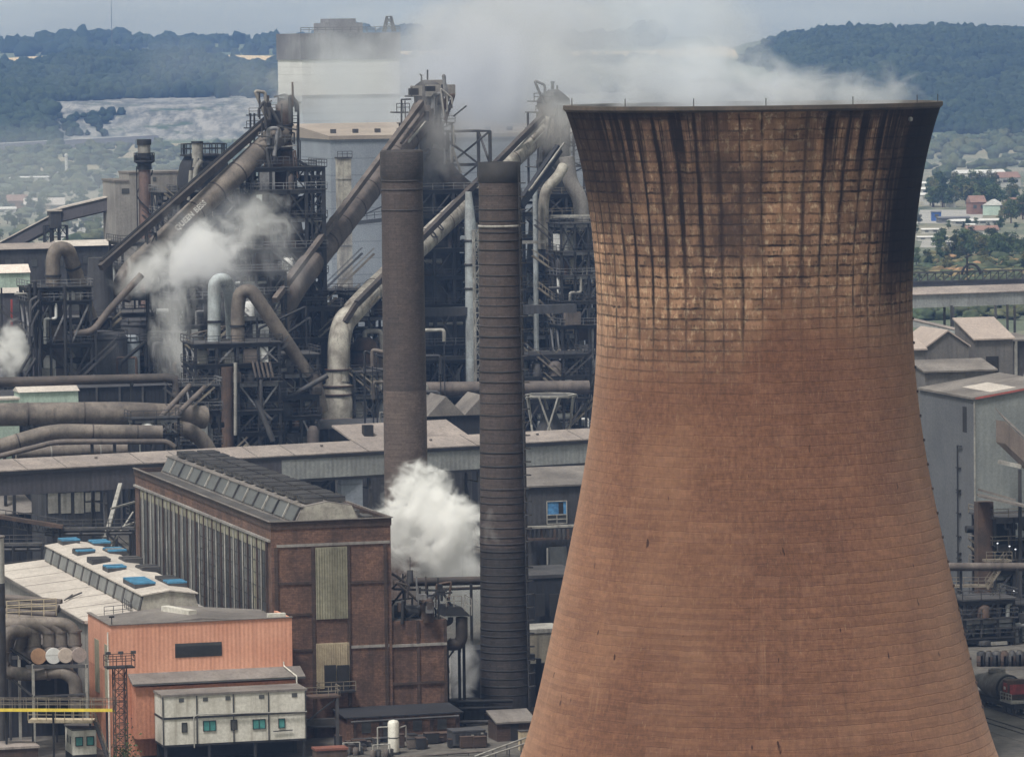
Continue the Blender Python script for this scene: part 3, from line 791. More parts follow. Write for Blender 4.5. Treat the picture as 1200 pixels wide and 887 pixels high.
for z in zlist:
    b = MB(); q = r2(z); e_ = random.choice((.02,.03,.045)); hb = random.choice((.06,.08,.11)); b.lathe([(q*.99,z-hb-.03),(q+e_,z-hb),(q+e_,z+hb),(q*.99,z+hb+.03)], c2, 44, cap=False); ch2.part('band', b, M['chimdk'] if random.random() < .35 and z > zcut else M['black'])
z = W(585, 265, D2).z; q = r2(z)
b = MB(); b.lathe([(q*.99,z-.16),(q+.11,z-.12),(q+.11,z+.12),(q*.99,z+.16)], c2, 44, cap=False); ch2.part('band', b, M['pale'], label='pale steel band')
b = MB()
a = R(-28)
for k in (-.28, .28):
    pts_ = [c2 + Vector((math.cos(a)*(r2(z)+.25)+k*.4, math.sin(a)*(r2(z)+.25)+k, z)) for z in (1, 20, 40, H2)]
    for p_, q_ in zip(pts_, pts_[1:]): b.beam(p_, q_, .09)
for z in np.arange(1.5, H2-1, .55):
    p_ = c2 + Vector((math.cos(a)*(r2(z)+.25), math.sin(a)*(r2(z)+.25), z)); b.beam(p_-Vector((.11,.28,0)), p_+Vector((.11,.28,0)), .06)
ld = ch2.part('ladder', b, M['steel2'])
for z in np.arange(4, H2-1, 1.6):
    p_ = c2 + Vector((math.cos(a)*(r2(z)+.6), math.sin(a)*(r2(z)+.6), z))
    b = MB(); b.lathe([(.46,-.06),(.46,.06)], p_, 10, cap=False); ch2.part('cage_hoop', b, M['steel2'], under=ld)
b = MB(); b.lathe([(r2(0)+.5,0),(r2(0)+.5,.6),(r2(0)+.3,.8),(r2(0)-.1,.8)], c2, 8, smooth=False); ch2.part('plinth', b, M['brickdk'])

# ================================================================ brick power house
C0 = gz(W(317.5, 612, 580)); HB = W(317.5, 612, 580).z
def B(s, t, z): return C0 + V*s + U*t + Z*z
def fp(px, py): return onplane(px, py, C0, V)
Sw = fp(457.5, 610)[0]; S2 = fp(524.5, 760)[0]; HW = fp(490, 727)[1]
TL = 80.
ph = Thing('brick_power_house', 'tall brown brick power house with a vented clerestory roof', 'power house', C0)
b = MB(); b.prism([B(0,0,0), B(Sw,0,0), B(Sw,TL,0), B(0,TL,0)], Z*(HB-.9)); ph.part('wall', b, M['brick'])
b = MB(); b.prism([B(Sw+.005,.25,0), B(S2,.25,0), B(S2,22,0), B(Sw+.005,22,0)], Z*HW); ph.part('annexe_wall', b, M['brick'])
b = MB(); b.prism([B(Sw+.01,.5,HW+.004), B(S2-.3,.5,HW+.004), B(S2-.3,21.7,HW+.004), B(Sw+.01,21.7,HW+.004)], Z*.15); ph.part('roof', b, M['rooftar'])
b = MB()
for (a_, c_) in ((B(-.1,-.1,HB-.9), V*(Sw+.2)), (B(-.1,TL-.3,HB-.9), V*(Sw+.2))): b.hexa(a_, c_, U*.45, Z*.9)
b.hexa(B(-.1,.35,HB-.9), U*(TL-.65), V*.45, Z*.9); b.hexa(B(Sw-.35,.35,HB-.9), U*(TL-.65), V*.45, Z*.9)
ph.part('parapet', b, M['brickdk'])
b = MB(); b.hexa(B(.36,.36,HB-.9), V*(Sw-.72), U*(TL-.72), Z*.35); ph.part('roof', b, M['rooftar'])
b = MB()
for pts_ in ([B(-.15,-.15,HB+.003), B(Sw+.15,-.15,HB+.003)], [B(-.15,-.15,HB+.003), B(-.15,TL,HB+.003)], [B(Sw+.15,-.15,HB+.003), B(Sw+.15,TL,HB+.003)]):
    b.beam(pts_[0]+Z*.05, pts_[1]+Z*.05, .3, .1)
ph.part('coping', b, M['roofgrey'])
# front face: piers, courses, louvre panels
fs = lambda px, py=700: fp(px, py)[0]
b = MB()
for px in (324, 367, 408.5, 452):
    s = fs(px); b.hexa(B(s-.2,-.16,0), V*.4, U*.16, Z*(HB-3.0))
for px in (491, 523):
    s = fs(px, 780); b.hexa(B(s-.2,.09,0), V*.36, U*.16, Z*(HW-.02))
ph.part('pier', b, M['brickdk'])
for (py, x0, x1, m) in ((640,324,457,'conc'), (682.5,410,456,'brickdk'), (722,368,408,'brickdk'), (721,326,366,'brickdk'), (684,326,366,'brickdk'), (758,410,456,'conc'), (757,459,524,'conc'), (763,326,366,'brickdk'), (804,410,524,'brickdk'), (834,395,524,'brickdk')):
    s0, z = fp(x0, py); s1 = fs(x1, py); b = MB(); b.hexa(B(s0,-.12 if x1 < 458 else .06,z-.16), V*(s1-s0), U*(.12 if x1 < 458 else .19), Z*.32); ph.part('string_course', b, M[m])
def panel(x0, y0, x1, y1, m, name, dep=.14, t0=0.):
    s0, z1 = fp(x0, y0); s1, z0 = fp(x1, y1)
    b = MB(); b.hexa(B(s0, t0-dep, z0), V*(s1-s0), U*dep, Z*(z1-z0)); return ph.part(name, b, M[m]), (s0, s1, z0, z1)
lp, q = panel(369.5, 641.5, 407, 724, 'louvre', 'louvre_panel')
b = MB()
for k in range(13):
    s = q[0] + (q[1]-q[0])*k/12; b.hexa(B(s-.04,-.24,q[2]), V*.08, U*.10, Z*(q[3]-q[2]))
ph.part('rib', b, M['louvre'], under=lp)
lp, q = panel(370.5, 754, 409, 805, 'cream', 'louvre_panel')
b = MB()
for k in range(15):
    s = q[0] + (q[1]-q[0])*k/14; b.hexa(B(s-.04,-.24,q[2]), V*.08, U*.10, Z*(q[3]-q[2]))
ph.part('rib', b, M['cream'], under=lp)
for (x0, x1) in ((379.5, 393), (394.5, 408.5)): panel(x0, 779, x1, 808, 'black', 'shutter_door', .5)
b = MB(); b.hexa(B(fs(369),-1.5,fp(380,808)[1]-.25), V*(fs(412)-fs(369)), U*1.45, Z*.2); ph.part('landing', b, M['steel'])
b = MB(); zl = fp(380,808)[1]-.05; b.rail([B(fs(369),-.1,zl), B(fs(369),-1.45,zl), B(fs(412),-1.45,zl)], 1.1, 1.3); ph.part('handrail', b, M['railing'])
zcn = fp(450, 838)[1]
b = MB(); b.hexa(B(fs(345),-1.2,zcn-.8), V*(S2-fs(345)+.4), U*1.1, Z*.9); ph.part('canopy', b, M['rooftar'])
for px in (430, 444, 472, 508):
    s0, z0 = fp(px-4, 872); s1, z1 = fp(px+4, 858); b = MB(); b.hexa(B(s0,-.06 if px < 455 else .2,z0), V*(s1-s0), U*.06, Z*(z1-z0)); ph.part('window', b, M['glassdk'])
# side face: tall glazed bays between pilasters and pipes
NB = 15
zt = HB - 2.5; zb = 4.0
tb0, tb1 = 2.0, 76.
bw_ = (tb1-tb0)/NB
for k in range(NB):
    t0 = tb0 + k*bw_
    for h in range(2):
        ta = t0 + .3 + h*(bw_/2); tw = bw_/2 - .42
        mat_ = M['glassgr'] if (k*2+h) % 5 in (1, 2, 4) else M['glassdk']
        if k in (1,) and h == 0: mat_ = M['louvre']
        b = MB(); b.hexa(B(-.10,ta,zb), U*tw, V*.10, Z*(zt-zb)); wn = ph.part('window', b, mat_)
        if k < 8:
            b = MB()
            for zz in np.arange(zb+1.5, zt-1.0, 1.5): b.hexa(B(-.15,ta,zz), U*tw, V*.05, Z*.10)
            b.hexa(B(-.15,ta+tw*.5-.04,zb), U*.08, V*.045, Z*(zt-zb))
            ph.part('glazing_bar', b, M['steel2'], under=wn)
        b = MB(); b.hexa(B(-.14,ta,zt-1.1), U*tw, V*.035, Z*1.1); ph.part('transom_panel', b, M['louvre'], under=wn)
for k in range(NB+1):
    t0 = tb0 + k*bw_; b = MB(); b.hexa(B(-.28,t0-.2,0), U*.34, V*.28, Z*(zt+.1)); ph.part('pilaster', b, M['brickdk'])
for k in range(NB):
    t0 = tb0 + (k+.5)*bw_; b = MB(); b.tube(B(-.24,t0,1), B(-.24,t0,zt-.2), .10, n=8); ph.part('downpipe', b, M['pale'])
b = MB(); b.hexa(B(-.3,.4,zt+.12), U*(TL-.8), V*.3, Z*.28); ph.part('string_course', b, M['conc'])
b = MB(); b.tube(B(-.75,1,zb-.3), B(-.75,TL-2,zb-.3), .28, n=10); ph.part('header_pipe', b, M['pipe2'])
# clerestory monitor
zr = HB - .55
mt0, mt1 = 1.6, TL-1.5
s_bl, s_br = 3.2, 11.3; s_tl, s_tr = 4.3, 10.2; zm = HB + 1.55; zridge = HB + 2.05
sec = [B(s_bl,mt0,zr), B(s_tl,mt0,zm), B((s_tl+s_tr)/2,mt0,zridge), B(s_tr,mt0,zm), B(s_br,mt0,zr)]
b = MB(); b.prism(sec, U*(mt1-mt0)); mon = ph.part('clerestory', b, M['roofgrey'])
b = MB(); b.prism([p - U*.07 + (V*.2 if i == 0 else V*-.2 if i == 4 else Vector((0,0,-.1))) for i, p in enumerate(sec)], U*.065); ph.part('gable', b, M['stone'], under=mon)
NM_ = 14
for k in range(NM_):
    t0 = mt0 + .5 + k*(mt1-mt0-1)/NM_; tw = (mt1-mt0-1)/NM_
    a0 = B(s_bl+.10,t0+.35,zr+.3); up = (B(s_tl,mt0,zm) - B(s_bl,mt0,zr)).normalized(); nn = up.cross(U).normalized()
    if nn.dot(V) > 0: nn = -nn
    b = MB(); b.hexa(a0 + nn*.02, U*(tw-.7), up*1.9, nn*.06); ph.part('glazing', b, M['glassdk'], under=mon)
    b = MB(); b.hexa(a0 - U*.35 + nn*.02, U*.3, up*2.1, nn*.2); ph.part('mullion', b, M['pale'] if k % 2 else M['steel2'], under=mon)
b = MB(); b.hexa(B(s_tl-.35,mt0-.2,zm-.05), U*(mt1-mt0+.2), V*.4, Z*.14); ph.part('eave', b, M['roofgrey'], under=mon)
for r_ in range(2):
    for k in range(13):
        t0 = mt0 + 1.2 + k*5.7; s0 = s_tl + .5 + r_*2.75
        zz = zm + .12 + (.28 if r_ == 0 else .3)
        b = MB(); b.hexa(B(s0,t0,zz-.1), V*2.2, U*4.3, Z*.38); vt = ph.part('roof_vent', b, M['rooftar'])
        b = MB()
        for j in range(5): b.hexa(B(s0-.05,t0+.25+j*.85,zz+.283), V*2.3, U*.42, Z*.26)
        ph.part('louvre', b, M['steel2'], under=vt)
b = MB(); b.rail([B(s_br+.3,mt0+2,HB-.5), B(s_br+.3,mt1,HB-.5)], 1.2, 4., .1); ph.part('handrail', b, M['steel2'])
b = MB()
for k in range(10):
    t0 = mt0+2+k*7.5; b.hexa(B(12.2,t0,HB-.54), V*1.2, U*3.2, Z*.5)
ph.part('roof_duct', b, M['rooftar'])
# lean-to roof in the valley between the power house and the low workshop
lt = Thing('lean_to', 'dark tarred lean-to between the power house windows and the low workshop', 'lean-to', B(-3,30,0))
b = MB(); b.prism([B(-5.2,1.2,0), B(-.8,1.2,0), B(-.8,1.2,9.6), B(-5.2,1.2,7.8)], U*74); lt.part('wall', b, M['brickdk'])
b = MB(); b.prism([B(-5.4,1.0,7.82), B(-.79,1.0,9.7), B(-.79,1.0,9.95), B(-5.4,1.0,8.07)], U*74.4); lt.part('roof', b, M['rooftar'])
b = MB(); b.rail([B(-1.5,2,9.7), B(-1.5,60,9.7)], 1.1, 3, .08); lt.part('handrail', b, M['steel2'])
for k in range(9):
    b = MB(); b.box(B(-3.4,4+k*7.3,8.6), 1.4, 2.4, .8); lt.part('vent_box', b, M['steel2'])

# ================================================================ salmon workshop with the long vented roof
E0 = gz(W(129.5, 738, 567)); HO = W(129.5, 738, 567).z
def O(s, t, z): return E0 + V*s + U*t + Z*z
def op(px, py): return onplane(px, py, E0, V)
LF = op(342, 731)[0]; DPO = 13.6
ws = Thing('workshop', 'salmon rendered workshop under the grey canopy strip', 'workshop', E0)
zlow = onplane(240, 800, E0 - U*2.7, V)[1] + .25; zcan = op(240, 785)[1]
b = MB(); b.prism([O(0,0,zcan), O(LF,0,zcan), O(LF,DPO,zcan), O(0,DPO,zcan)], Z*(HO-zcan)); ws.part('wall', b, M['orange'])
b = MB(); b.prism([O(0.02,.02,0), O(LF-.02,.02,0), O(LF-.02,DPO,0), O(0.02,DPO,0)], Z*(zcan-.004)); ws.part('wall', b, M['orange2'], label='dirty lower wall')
b = MB()
b.hexa(O(.0,.0,HO+.002), V*LF, U*.35, Z*.5); b.hexa(O(0,.352,HO+.002), U*(DPO-.35), V*.35, Z*.5); b.hexa(O(LF-.35,.352,HO+.002), U*(DPO-.35), V*.35, Z*.5)
ws.part('parapet', b, M['orange'])
b = MB(); b.beam(O(-.1,.1,HO+.56), O(LF+.1,.1,HO+.56), .5, .1); b.beam(O(.1,0,HO+.565), O(.1,DPO,HO+.565), .5, .1); ws.part('coping', b, M['roofgrey'])
b = MB(); b.prism([O(.36,.36,HO+.02), O(LF*.5,.36,HO+.9), O(LF-.36,.36,HO+.02)], U*(DPO-.4)); ws.part('roof', b, M['roofgrey'])
p0, p1 = O(8.7,10.8,HO+1.0), O(10.6,4.2,HO+1.05)
b = MB(); b.beam(p0, p1, 1.0, .6); ws.part('skylight', b, M['white'])
b = MB(); b.beam(O(LF-2.7,.8,HO+.75), O(LF-.6,.8,HO+.75), .7, .5); ws.part('roof_hatch', b, M['white'])
s0, z1 = op(205, 754); s1, z0 = op(260, 768)
b = MB(); b.hexa(O(s0,-.05,z0), V*(s1-s0), U*.05, Z*(z1-z0)); wv = ws.part('vent_grille', b, M['glassdk'])
b = MB()
for k in range(9): b.hexa(O(s0,-.10,z0+.1+k*.14), V*(s1-s0), U*.05, Z*.05)
ws.part('slat', b, M['steel'], under=wv)
# grey canopy on the front and its salmon fascia
o1, z1 = op(150, 803); o2, _ = op(352, 797)
b = MB(); b.prism([O(o1,-.003,zcan), O(o1,-.003,zcan-.25), O(o1,-2.7,zlow-.25), O(o1,-2.7,zlow)], V*(LF+.9-o1)); ws.part('canopy', b, M['roofgrey'])
b = MB(); b.beam(O(o1,-2.75,zlow-.12), O(LF+.9,-2.75,zlow-.12), .14, .2); ws.part('gutter', b, M['rooftar'])
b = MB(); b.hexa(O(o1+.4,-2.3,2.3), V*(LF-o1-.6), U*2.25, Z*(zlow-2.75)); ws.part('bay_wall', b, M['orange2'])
b = MB(); b.path([O(LF-1.1,-.3,zcan+.6), O(LF-1.1,-.3,zcan+.1), O(LF-.2,-2.9,zlow+.05), O(LF-.2,-2.9,zlow-3)], .09, 6); ws.part('downpipe', b, M['white'])
s0, z1 = op(154.5, 842); s1, z0 = op(169.5, 851)
b = MB(); b.hexa(O(s0,-.08,z0), V*(s1-s0), U*.08, Z*(z1-z0)); wv = ws.part('window', b, M['glassdk'])
b = MB(); b.beam(O(s0-.1,-.1,z0-.06), O(s1+.1,-.1,z0-.06), .12); b.beam(O(s0-.1,-.1,z1+.06), O(s1+.1,-.1,z1+.06), .12); ws.part('frame', b, M['steel2'], under=wv)
for (ta, tb_) in ((1.6, 3.6), (7.0, 9.6)):
    b = MB(); b.hexa(O(-.06,ta,HO-8.2), U*(tb_-ta), V*.06, Z*6.2); ws.part('louvre_panel', b, M['louvre'])
b = MB(); b.path([O(-.25,.4,HO-.3), O(-.25,.4,0)], .1, 6); ws.part('downpipe', b, M['white'])
b = MB(); b.tube(O(.2,.2,HO+.6), O(.2,.2,HO+1.5), .06, n=6); b.box(O(.2,.2,HO+1.4), .6, .25, .2); ws.part('lamp', b, M['steel'])
# long low hall behind it
hl = Thing('long_hall', 'long low hall with pale roof and blue louvred vents', 'hall', O(0,DPO+.5,0))
T0 = DPO+.02; T1 = 78.; HL = HO - .15
b = MB(); b.prism([O(0,T0,0), O(16.0,T0,0), O(16.0,T1,0), O(0,T1,0)], Z*(HL-.3)); hl.part('wall', b, M['conc'])
b = MB(); b.prism([O(-.45,T0,HL-.28), O(6.6,T0,HL+.35), O(13.6,T0,HL+.35), O(17.4,T0,HL-2.6), O(17.4,T0,HL-2.9), O(-.45,T0,HL-.6)], U*(T1-T0+.4)); hl.part('roof', b, M['roofpale'])
b = MB(); b.prism([O(13.63,T0+.1,HL+.40), O(17.45,T0+.1,HL-2.55), O(17.45,T0+.1,HL-2.4), O(13.63,T0+.1,HL+.55)], U*(T1-T0)); hl.part('roof', b, M['rooftar'], label='dark tarred valley slope')
b = MB(); b.beam(O(-.5,T0,HL-.45), O(-.5,T1+.4,HL-.45), .25, .3); hl.part('gutter', b, M['roofgrey'])
m0, m1 = T0+.9, T1-1.5
sa, sb, sc_, sd_ = 6.5, 6.95, 13.1, 13.6; zl = HL+.36; zu = HL+2.25
sec = [O(sa,m0,zl), O(sb,m0,zu), O((sb+sc_)/2,m0,zu+.45), O(sc_,m0,zu), O(sd_,m0,zl)]
b = MB(); b.prism(sec, U*(m1-m0)); mo = hl.part('monitor', b, M['stone'])
b = MB(); b.prism([O(sb-.35,m0-.25,zu+.02), O((sb+sc_)/2,m0-.25,zu+.5), O(sc_+.35,m0-.25,zu+.02), O(sc_+.35,m0-.25,zu+.17), O((sb+sc_)/2,m0-.25,zu+.65), O(sb-.35,m0-.25,zu+.17)], U*(m1-m0+.5)); hl.part('monitor_roof', b, M['roofpale'], under=mo)
NG = 12; tw = (m1-m0)/NG
up = (O(sb,m0,zu)-O(sa,m0,zl)).normalized()
for k in range(NG):
    t0 = m0+k*tw
    b = MB(); b.hexa(O(sa-.01,t0+.9,zl+.22), U*(tw-1.1), up*1.55, V*-.08); hl.part('glazing', b, M['glassgr'], under=mo)
    b = MB(); b.hexa(O(sa-.01,t0+.1,zl+.05), U*.75, up*1.8, V*-.16); hl.part('mullion', b, M['rooftar'], under=mo)
b = MB(); b.rail([O(5.4,T0+.5,HL+.3), O(2.2,T0+1.2,HL+.05)], 1.1, 1.0, .07); b.rail([O(5.4,T0+.5,HL+.3), O(5.8,T0+8,HL+.3)], 1.1, 1.4, .07); hl.part('handrail', b, M['steel2'])
b = MB(); b.beam(O(1.2,T0+20,HL+.15), O(3.9,T0+24,HL+.4), .16); b.beam(O(.8,T0+19,HL+.1), O(2.6,T0+23.2,HL+.3), .12); hl.part('roof_pipe', b, M['rooftar'])
def roofz(s): return zu + .17 + .48*(1-abs(s-(sb+sc_)/2)/((sc_-sb)/2+.35)) 
def vent(px, py, L, wd, cols, lab):
    q = WZ(px, py, zu+.75); s = (q-E0).dot(V); t = (q-E0).dot(U)
    right = s > (sb+sc_)/2
    zz = roofz(s) - .08
    bx = MB(); bx.hexa(O(s-wd/2,t-L/2,zz-.2), V*wd, U*L, Z*.65); ve = hl.part('roof_vent', bx, M['steel2'], label=lab)
    n = len(cols)
    for i, c in enumerate(cols):
        lm = MB(); t0 = t-L/2 + L*i/n
        lm.hexa(O(s-wd/2-.06,t0+.06,zz+.452), V*(wd+.12), U*(L/n*.60), Z*.2); hl.part('louvre', lm, M[c], under=ve)
BL, GY, PL = 'blue', 'steel2', 'pale'
vent(80.5, 634, 3.6, 2.3, (BL, BL), 'blue louvred vent')
vent(98, 645.5, 3.6, 2.3, (BL, GY), 'vent with one blue louvre')
vent(115.5, 655.5, 3.8, 2.3, (GY, GY, GY), 'dull grey vent')
vent(134, 664.5, 3.6, 2.3, (BL, BL), 'blue louvred vent')
vent(163, 681, 7.2, 2.5, (BL,)*6, 'long blue louvred vent')
vent(116, 633, 4.6, 2.2, (BL, BL), 'blue louvred vent')
vent(134, 642.5, 4.6, 2.2, (BL, PL, BL), 'blue vent with a pale louvre')
vent(153, 653, 4.6, 2.2, (GY, GY), 'dull grey vent')
vent(173, 663, 4.8, 2.2, (GY, GY), 'dull grey vent')
vent(200, 679, 8.2, 2.2, (BL, BL, BL, GY, GY, GY, GY), 'long vent half blue half grey')

# ================================================================ cabins on stilts
K0 = gz(W(206, 812, 561)); 
kc = W(190.5, 814, 560.5); K0 = gz(kc)
def K(s, t, z): return K0 + V*s + U*t + Z*z
def kp(px, py): return onplane(px, py, K0, V)
LK = kp(358.5, 806)[0]; zk1 = kc.z; zk0 = kp(270, 869)[1]; zmid = kp(270, 838)[1]
DK = 4.6
cb = Thing('site_cabin', 'two storey off white cabins with green windows on steel legs', 'cabin', K0)
b = MB(); b.hexa(K(0,0,zk0), V*LK, U*DK, Z*(zmid-zk0-.12)); cb.part('lower_cabin', b, M['white'])
b = MB(); b.hexa(K(0,0,zmid+.12), V*LK, U*DK, Z*(zk1-zmid-.4)); cb.part('upper_cabin', b, M['white'])
b = MB(); b.hexa(K(-.12,-.12,zk1-.27), V*(LK+.24), U*(DK+.24), Z*.25); cb.part('roof', b, M['roofgrey'])
b = MB(); b.hexa(K(-.05,-.1,zmid-.115), V*(LK+.1), U*(DK+.15), Z*.23); cb.part('floor_beam', b, M['steel'])
b = MB(); b.hexa(K(0,-.06,zk0-.25), V*LK, U*(DK), Z*.245); cb.part('floor_beam', b, M['steel'])
for f in (.0, .235, .49, .735, .995):
    b = MB(); b.beam(K(LK*f,-.06,zk0), K(LK*f,-.06,zk1-.27), .14, .1); cb.part('joint_cover', b, M['steel2'])
for (px, py, w_, h_) in ((212.5, 820, 6, 4.5), (240.5, 819, 6, 4.5), (267, 817.5, 6, 4.5), (306.5, 816, 6.5, 4.5), (345, 814, 6.5, 5)):
    s, z = kp(px, py); b = MB(); hw_, hh = w_*.0485, h_*.0485; b.hexa(K(s-hw_,-.05,z-hh), V*(2*hw_), U*.05, Z*2*hh); cb.part('vent_grille', b, M['glassdk'])
for (px, py, w_, h_, m_) in ((216, 852, 6, 11, 'glassdk'), (245.5, 850, 15, 12, 'glassgn'), (274, 849, 7.5, 12, 'glassdk'), (303.5, 848, 15, 11, 'glassgn'), (330, 847, 7.5, 11, 'glassgn')):
    s, z = kp(px, py); hw_, hh = w_*.0485, h_*.0485
    b = MB(); b.hexa(K(s-hw_,-.05,z-hh), V*(2*hw_), U*.05, Z*2*hh); wn = cb.part('window', b, M[m_])
    b = MB()
    for x_ in ((-1, 0, 1) if w_ > 10 else (-1, 1)): b.beam(K(s+x_*hw_,-.08,z-hh), K(s+x_*hw_,-.08,z+hh), .07)
    for x_ in (-1, 1): b.beam(K(s-hw_-.03,-.082,z+x_*hh), K(s+hw_+.03,-.082,z+x_*hh), .07)
    cb.part('frame', b, M['steel'], under=wn)
b = MB(); b.path([K(LK*.21,-.35,zk0-.4), K(LK*.21,-.35,zmid+.1), K(LK*.24,-.35,zmid+.35), K(LK,-.35,zmid+.05)], .08, 6); cb.part('pipe', b, M['pale'])
b = MB(); b.beam(K(LK*.765,-.2,zk0+1.0), K(LK*.9,-.2,zk0+1.05), .1); cb.part('cable_tray', b, M['steel'])
for s in (.3, LK*.32, LK*.64, LK-.3):
    for t in (.2, DK-.2):
        b = MB(); b.beam(K(s,t,0), K(s,t,zk0-.25), .3); cb.part('leg', b, M['steel'])
b = MB(); b.hexa(K(.5,DK-.4,.1), V*(LK-1), U*.3, Z*(zk0-.5)); cb.part('back_wall', b, M['black'])
# platform between cabins and power house
bp = Thing('bridge_platform', 'rusty railed platform joining the cabins to the brick power house', 'platform', K(LK+1.5,1,0))
zz = zk1-1.4
b = MB(); b.hexa(K(LK+.1,.8,zz), V*4.2, U*2.4, Z*.2); bp.part('deck', b, M['rust'])
b = MB(); b.rail([K(LK+.1,.85,zz+.2), K(LK+4.25,.85,zz+.2), K(LK+4.25,3.1,zz+.2)], 1.1, 1.1, .07); bp.part('handrail', b, M['railing'])
for s in (LK+3.9,):
    b = MB(); b.beam(K(s,1,0), K(s,1,zz), .34); bp.part('column', b, M['steel2'])
b = MB(); b.beam(K(LK+.3,1,zz-2.6), K(LK+3.8,1,zz-.1), .16); b.beam(K(LK+3.8,1,zz-3.4), K(LK+.4,1,zz-3.2), .16); bp.part('brace', b, M['steel'])
# reddish skip below it
q = WZ(371, 887, 1.2); b = MB(); b.hexa(gz(q), V*3.6, U*2, Z*1.9); sk = Thing('skip', 'rust red lidded skip under the railed platform', 'skip', gz(q)); sk.part('body', b, M['rust'])
b = MB(); b.hexa(gz(q)-V*.1-U*.1+Z*1.903, V*3.8, U*2.2, Z*.25); sk.part('lid', b, mk('red brown lid', (.19,.07,.05), (.13,.05,.04), .5))

# ---- low brick outbuilding along the foot of the power house
ob = Thing('outbuilding', 'low sooty brick outbuilding along the foot of the brick power house', 'outbuilding', B(8, -6, 0))
b = MB(); b.hexa(B(7.2,-6.6,0), V*(S2-7.6), U*6.4, Z*3.0); ob.part('wall', b, M['brick'])
b = MB(); b.prism([B(6.9,-6.9,3.003), B(6.9,-.3,3.3), B(6.9,-.3,3.45), B(6.9,-6.9,3.15)], V*(S2-6.9)); ob.part('roof', b, M['soot'])
for k, s in enumerate((9., 11.6, 15.2, 18.2)):
    b = MB(); b.hexa(B(s,-6.68,1.2 if k != 1 else 0), V*(1.1 if k != 1 else 1.3), U*.08, Z*(1.2 if k != 1 else 2.4)); ob.part('window' if k != 1 else 'door', b, M['glassdk'])
for k in range(5):
    b = MB(); b.hexa(B(8+k*3.1,-6.78,0), V*.35, U*.17, Z*3.2); ob.part('pier', b, M['brickdk'])
b = MB(); b.tube(B(7.6,-7.0,2.6), B(S2-.6,-7.0,2.7), .14, n=8); b.tube(B(7.6,-7.0,.5), B(S2-.6,-7.0,.6), .2, n=8); ob.part('pipe', b, M['steel2'])
rj = random.Random(77)
JM = ('rust', 'steel2', 'pipe2', 'steel', 'brickdk')
SCR = ('rusty scrap crate', 'grey steel stillage', 'brown pallet stack', 'black equipment case', 'sooty brick coloured bin')
for k in range(26):
    s = rj.uniform(5.5, 22); t = rj.uniform(-15, -8.2); p = B(s, t, 0); p.z = 0; w_, d_, h_ = rj.uniform(.6,1.7), rj.uniform(.6,1.6), rj.uniform(.4,1.4); i = rj.randrange(5)
    tt = Thing('scrap_crate', '%s standing in the yard litter before the brick outbuilding' % SCR[i], 'crate', p, 'yard litter before the brick outbuilding')
    b = MB(); b.box(p+Z*.12, w_, d_, h_); tt.part('body', b, M[JM[i]])
    b = MB(); b.box(p+V*(w_*.35), .14, d_, .118); b.box(p-V*(w_*.35), .14, d_, .118); tt.part('skid', b, M['steel'])
    b = MB(); b.box(p+Z*(.123+h_), w_*1.06, d_*1.06, .07); tt.part('lid', b, M[JM[(i+1) % 5]])
# sheet laps on the long hall roof
for k in range(8):
    t0 = T0 + 4 + k*8.9
    b = MB(); b.prism([O(-.4,t0,HL-.272), O(6.35,t0,HL+.335), O(6.35,t0,HL+.36), O(-.4,t0,HL-.245)], U*.09); hl.part('roof_lap', b, M['roofgrey' if k % 3 else 'stone'])
# ================================================================ floodlight lattice tower
def lattice(mb, c, w_, z0, z1, step, t=.12, tb=.08, a=V, b_=U, taper=1.):
    cs = [(-1,-1),(1,-1),(1,1),(-1,1)]
    n = max(1, int(round((z1-z0)/step)))
    def cp(i, z):
        k = 1+(taper-1)*(z-z0)/(z1-z0)
        return vec(c) + a*(cs[i % 4][0]*w_/2*k) + b_*(cs[i % 4][1]*w_/2*k) + Z*z
    for i in range(4): mb.beam(cp(i,z0), cp(i,z1), t)
    for k in range(n):
        za = z0+(z1-z0)*k/n; zb_ = z0+(z1-z0)*(k+1)/n
        for i in range(4):
            mb.beam(cp(i,zb_), cp(i+1,zb_), tb)
            if k % 2: mb.beam(cp(i,za), cp(i+1,zb_), tb)
            else: mb.beam(cp(i+1,za), cp(i,zb_), tb)
L0 = gz(W(141.5, 870, 558)); zp = W(141.5, 782, 558).z
ft = Thing('floodlight_tower', 'rusty lattice floodlight tower before the salmon workshop', 'lighting tower', L0)
b = MB(); lattice(b, L0, 1.35, 0, zp, 1.25, .13, .08); ft.part('mast', b, M['rust'])
b = MB(); b.box(L0+Z*zp, 3.2, 2.0, .14); ft.part('platform', b, M['steel'])
b = MB(); c_ = [L0-V*1.6-U*1+Z*(zp+.14), L0+V*1.6-U*1+Z*(zp+.14), L0+V*1.6+U*1+Z*(zp+.14), L0-V*1.6+U*1+Z*(zp+.14)]; b.rail(c_+[c_[0]], 1.3, 1.05, .08); ft.part('handrail', b, M['rust'])
for k in (-1.45, 0, 1.45):
    b = MB(); p_ = L0+V*k-U*.9+Z*(zp+1.44); b.beam(p_-Z*.3, p_+Z*.25, .08); b.box(p_+Z*.2, .55, .4, .32); ft.part('floodlight', b, M['steel2'])
b = MB()
for z in np.arange(1, zp, .4): b.beam(L0-V*.25-U*.72+Z*z, L0+V*.25-U*.72+Z*z, .05)
for k in (-.25, .25): b.beam(L0+V*k-U*.72+Z*.5, L0+V*k-U*.72+Z*zp, .06)
ft.part('ladder', b, M['steel2'])
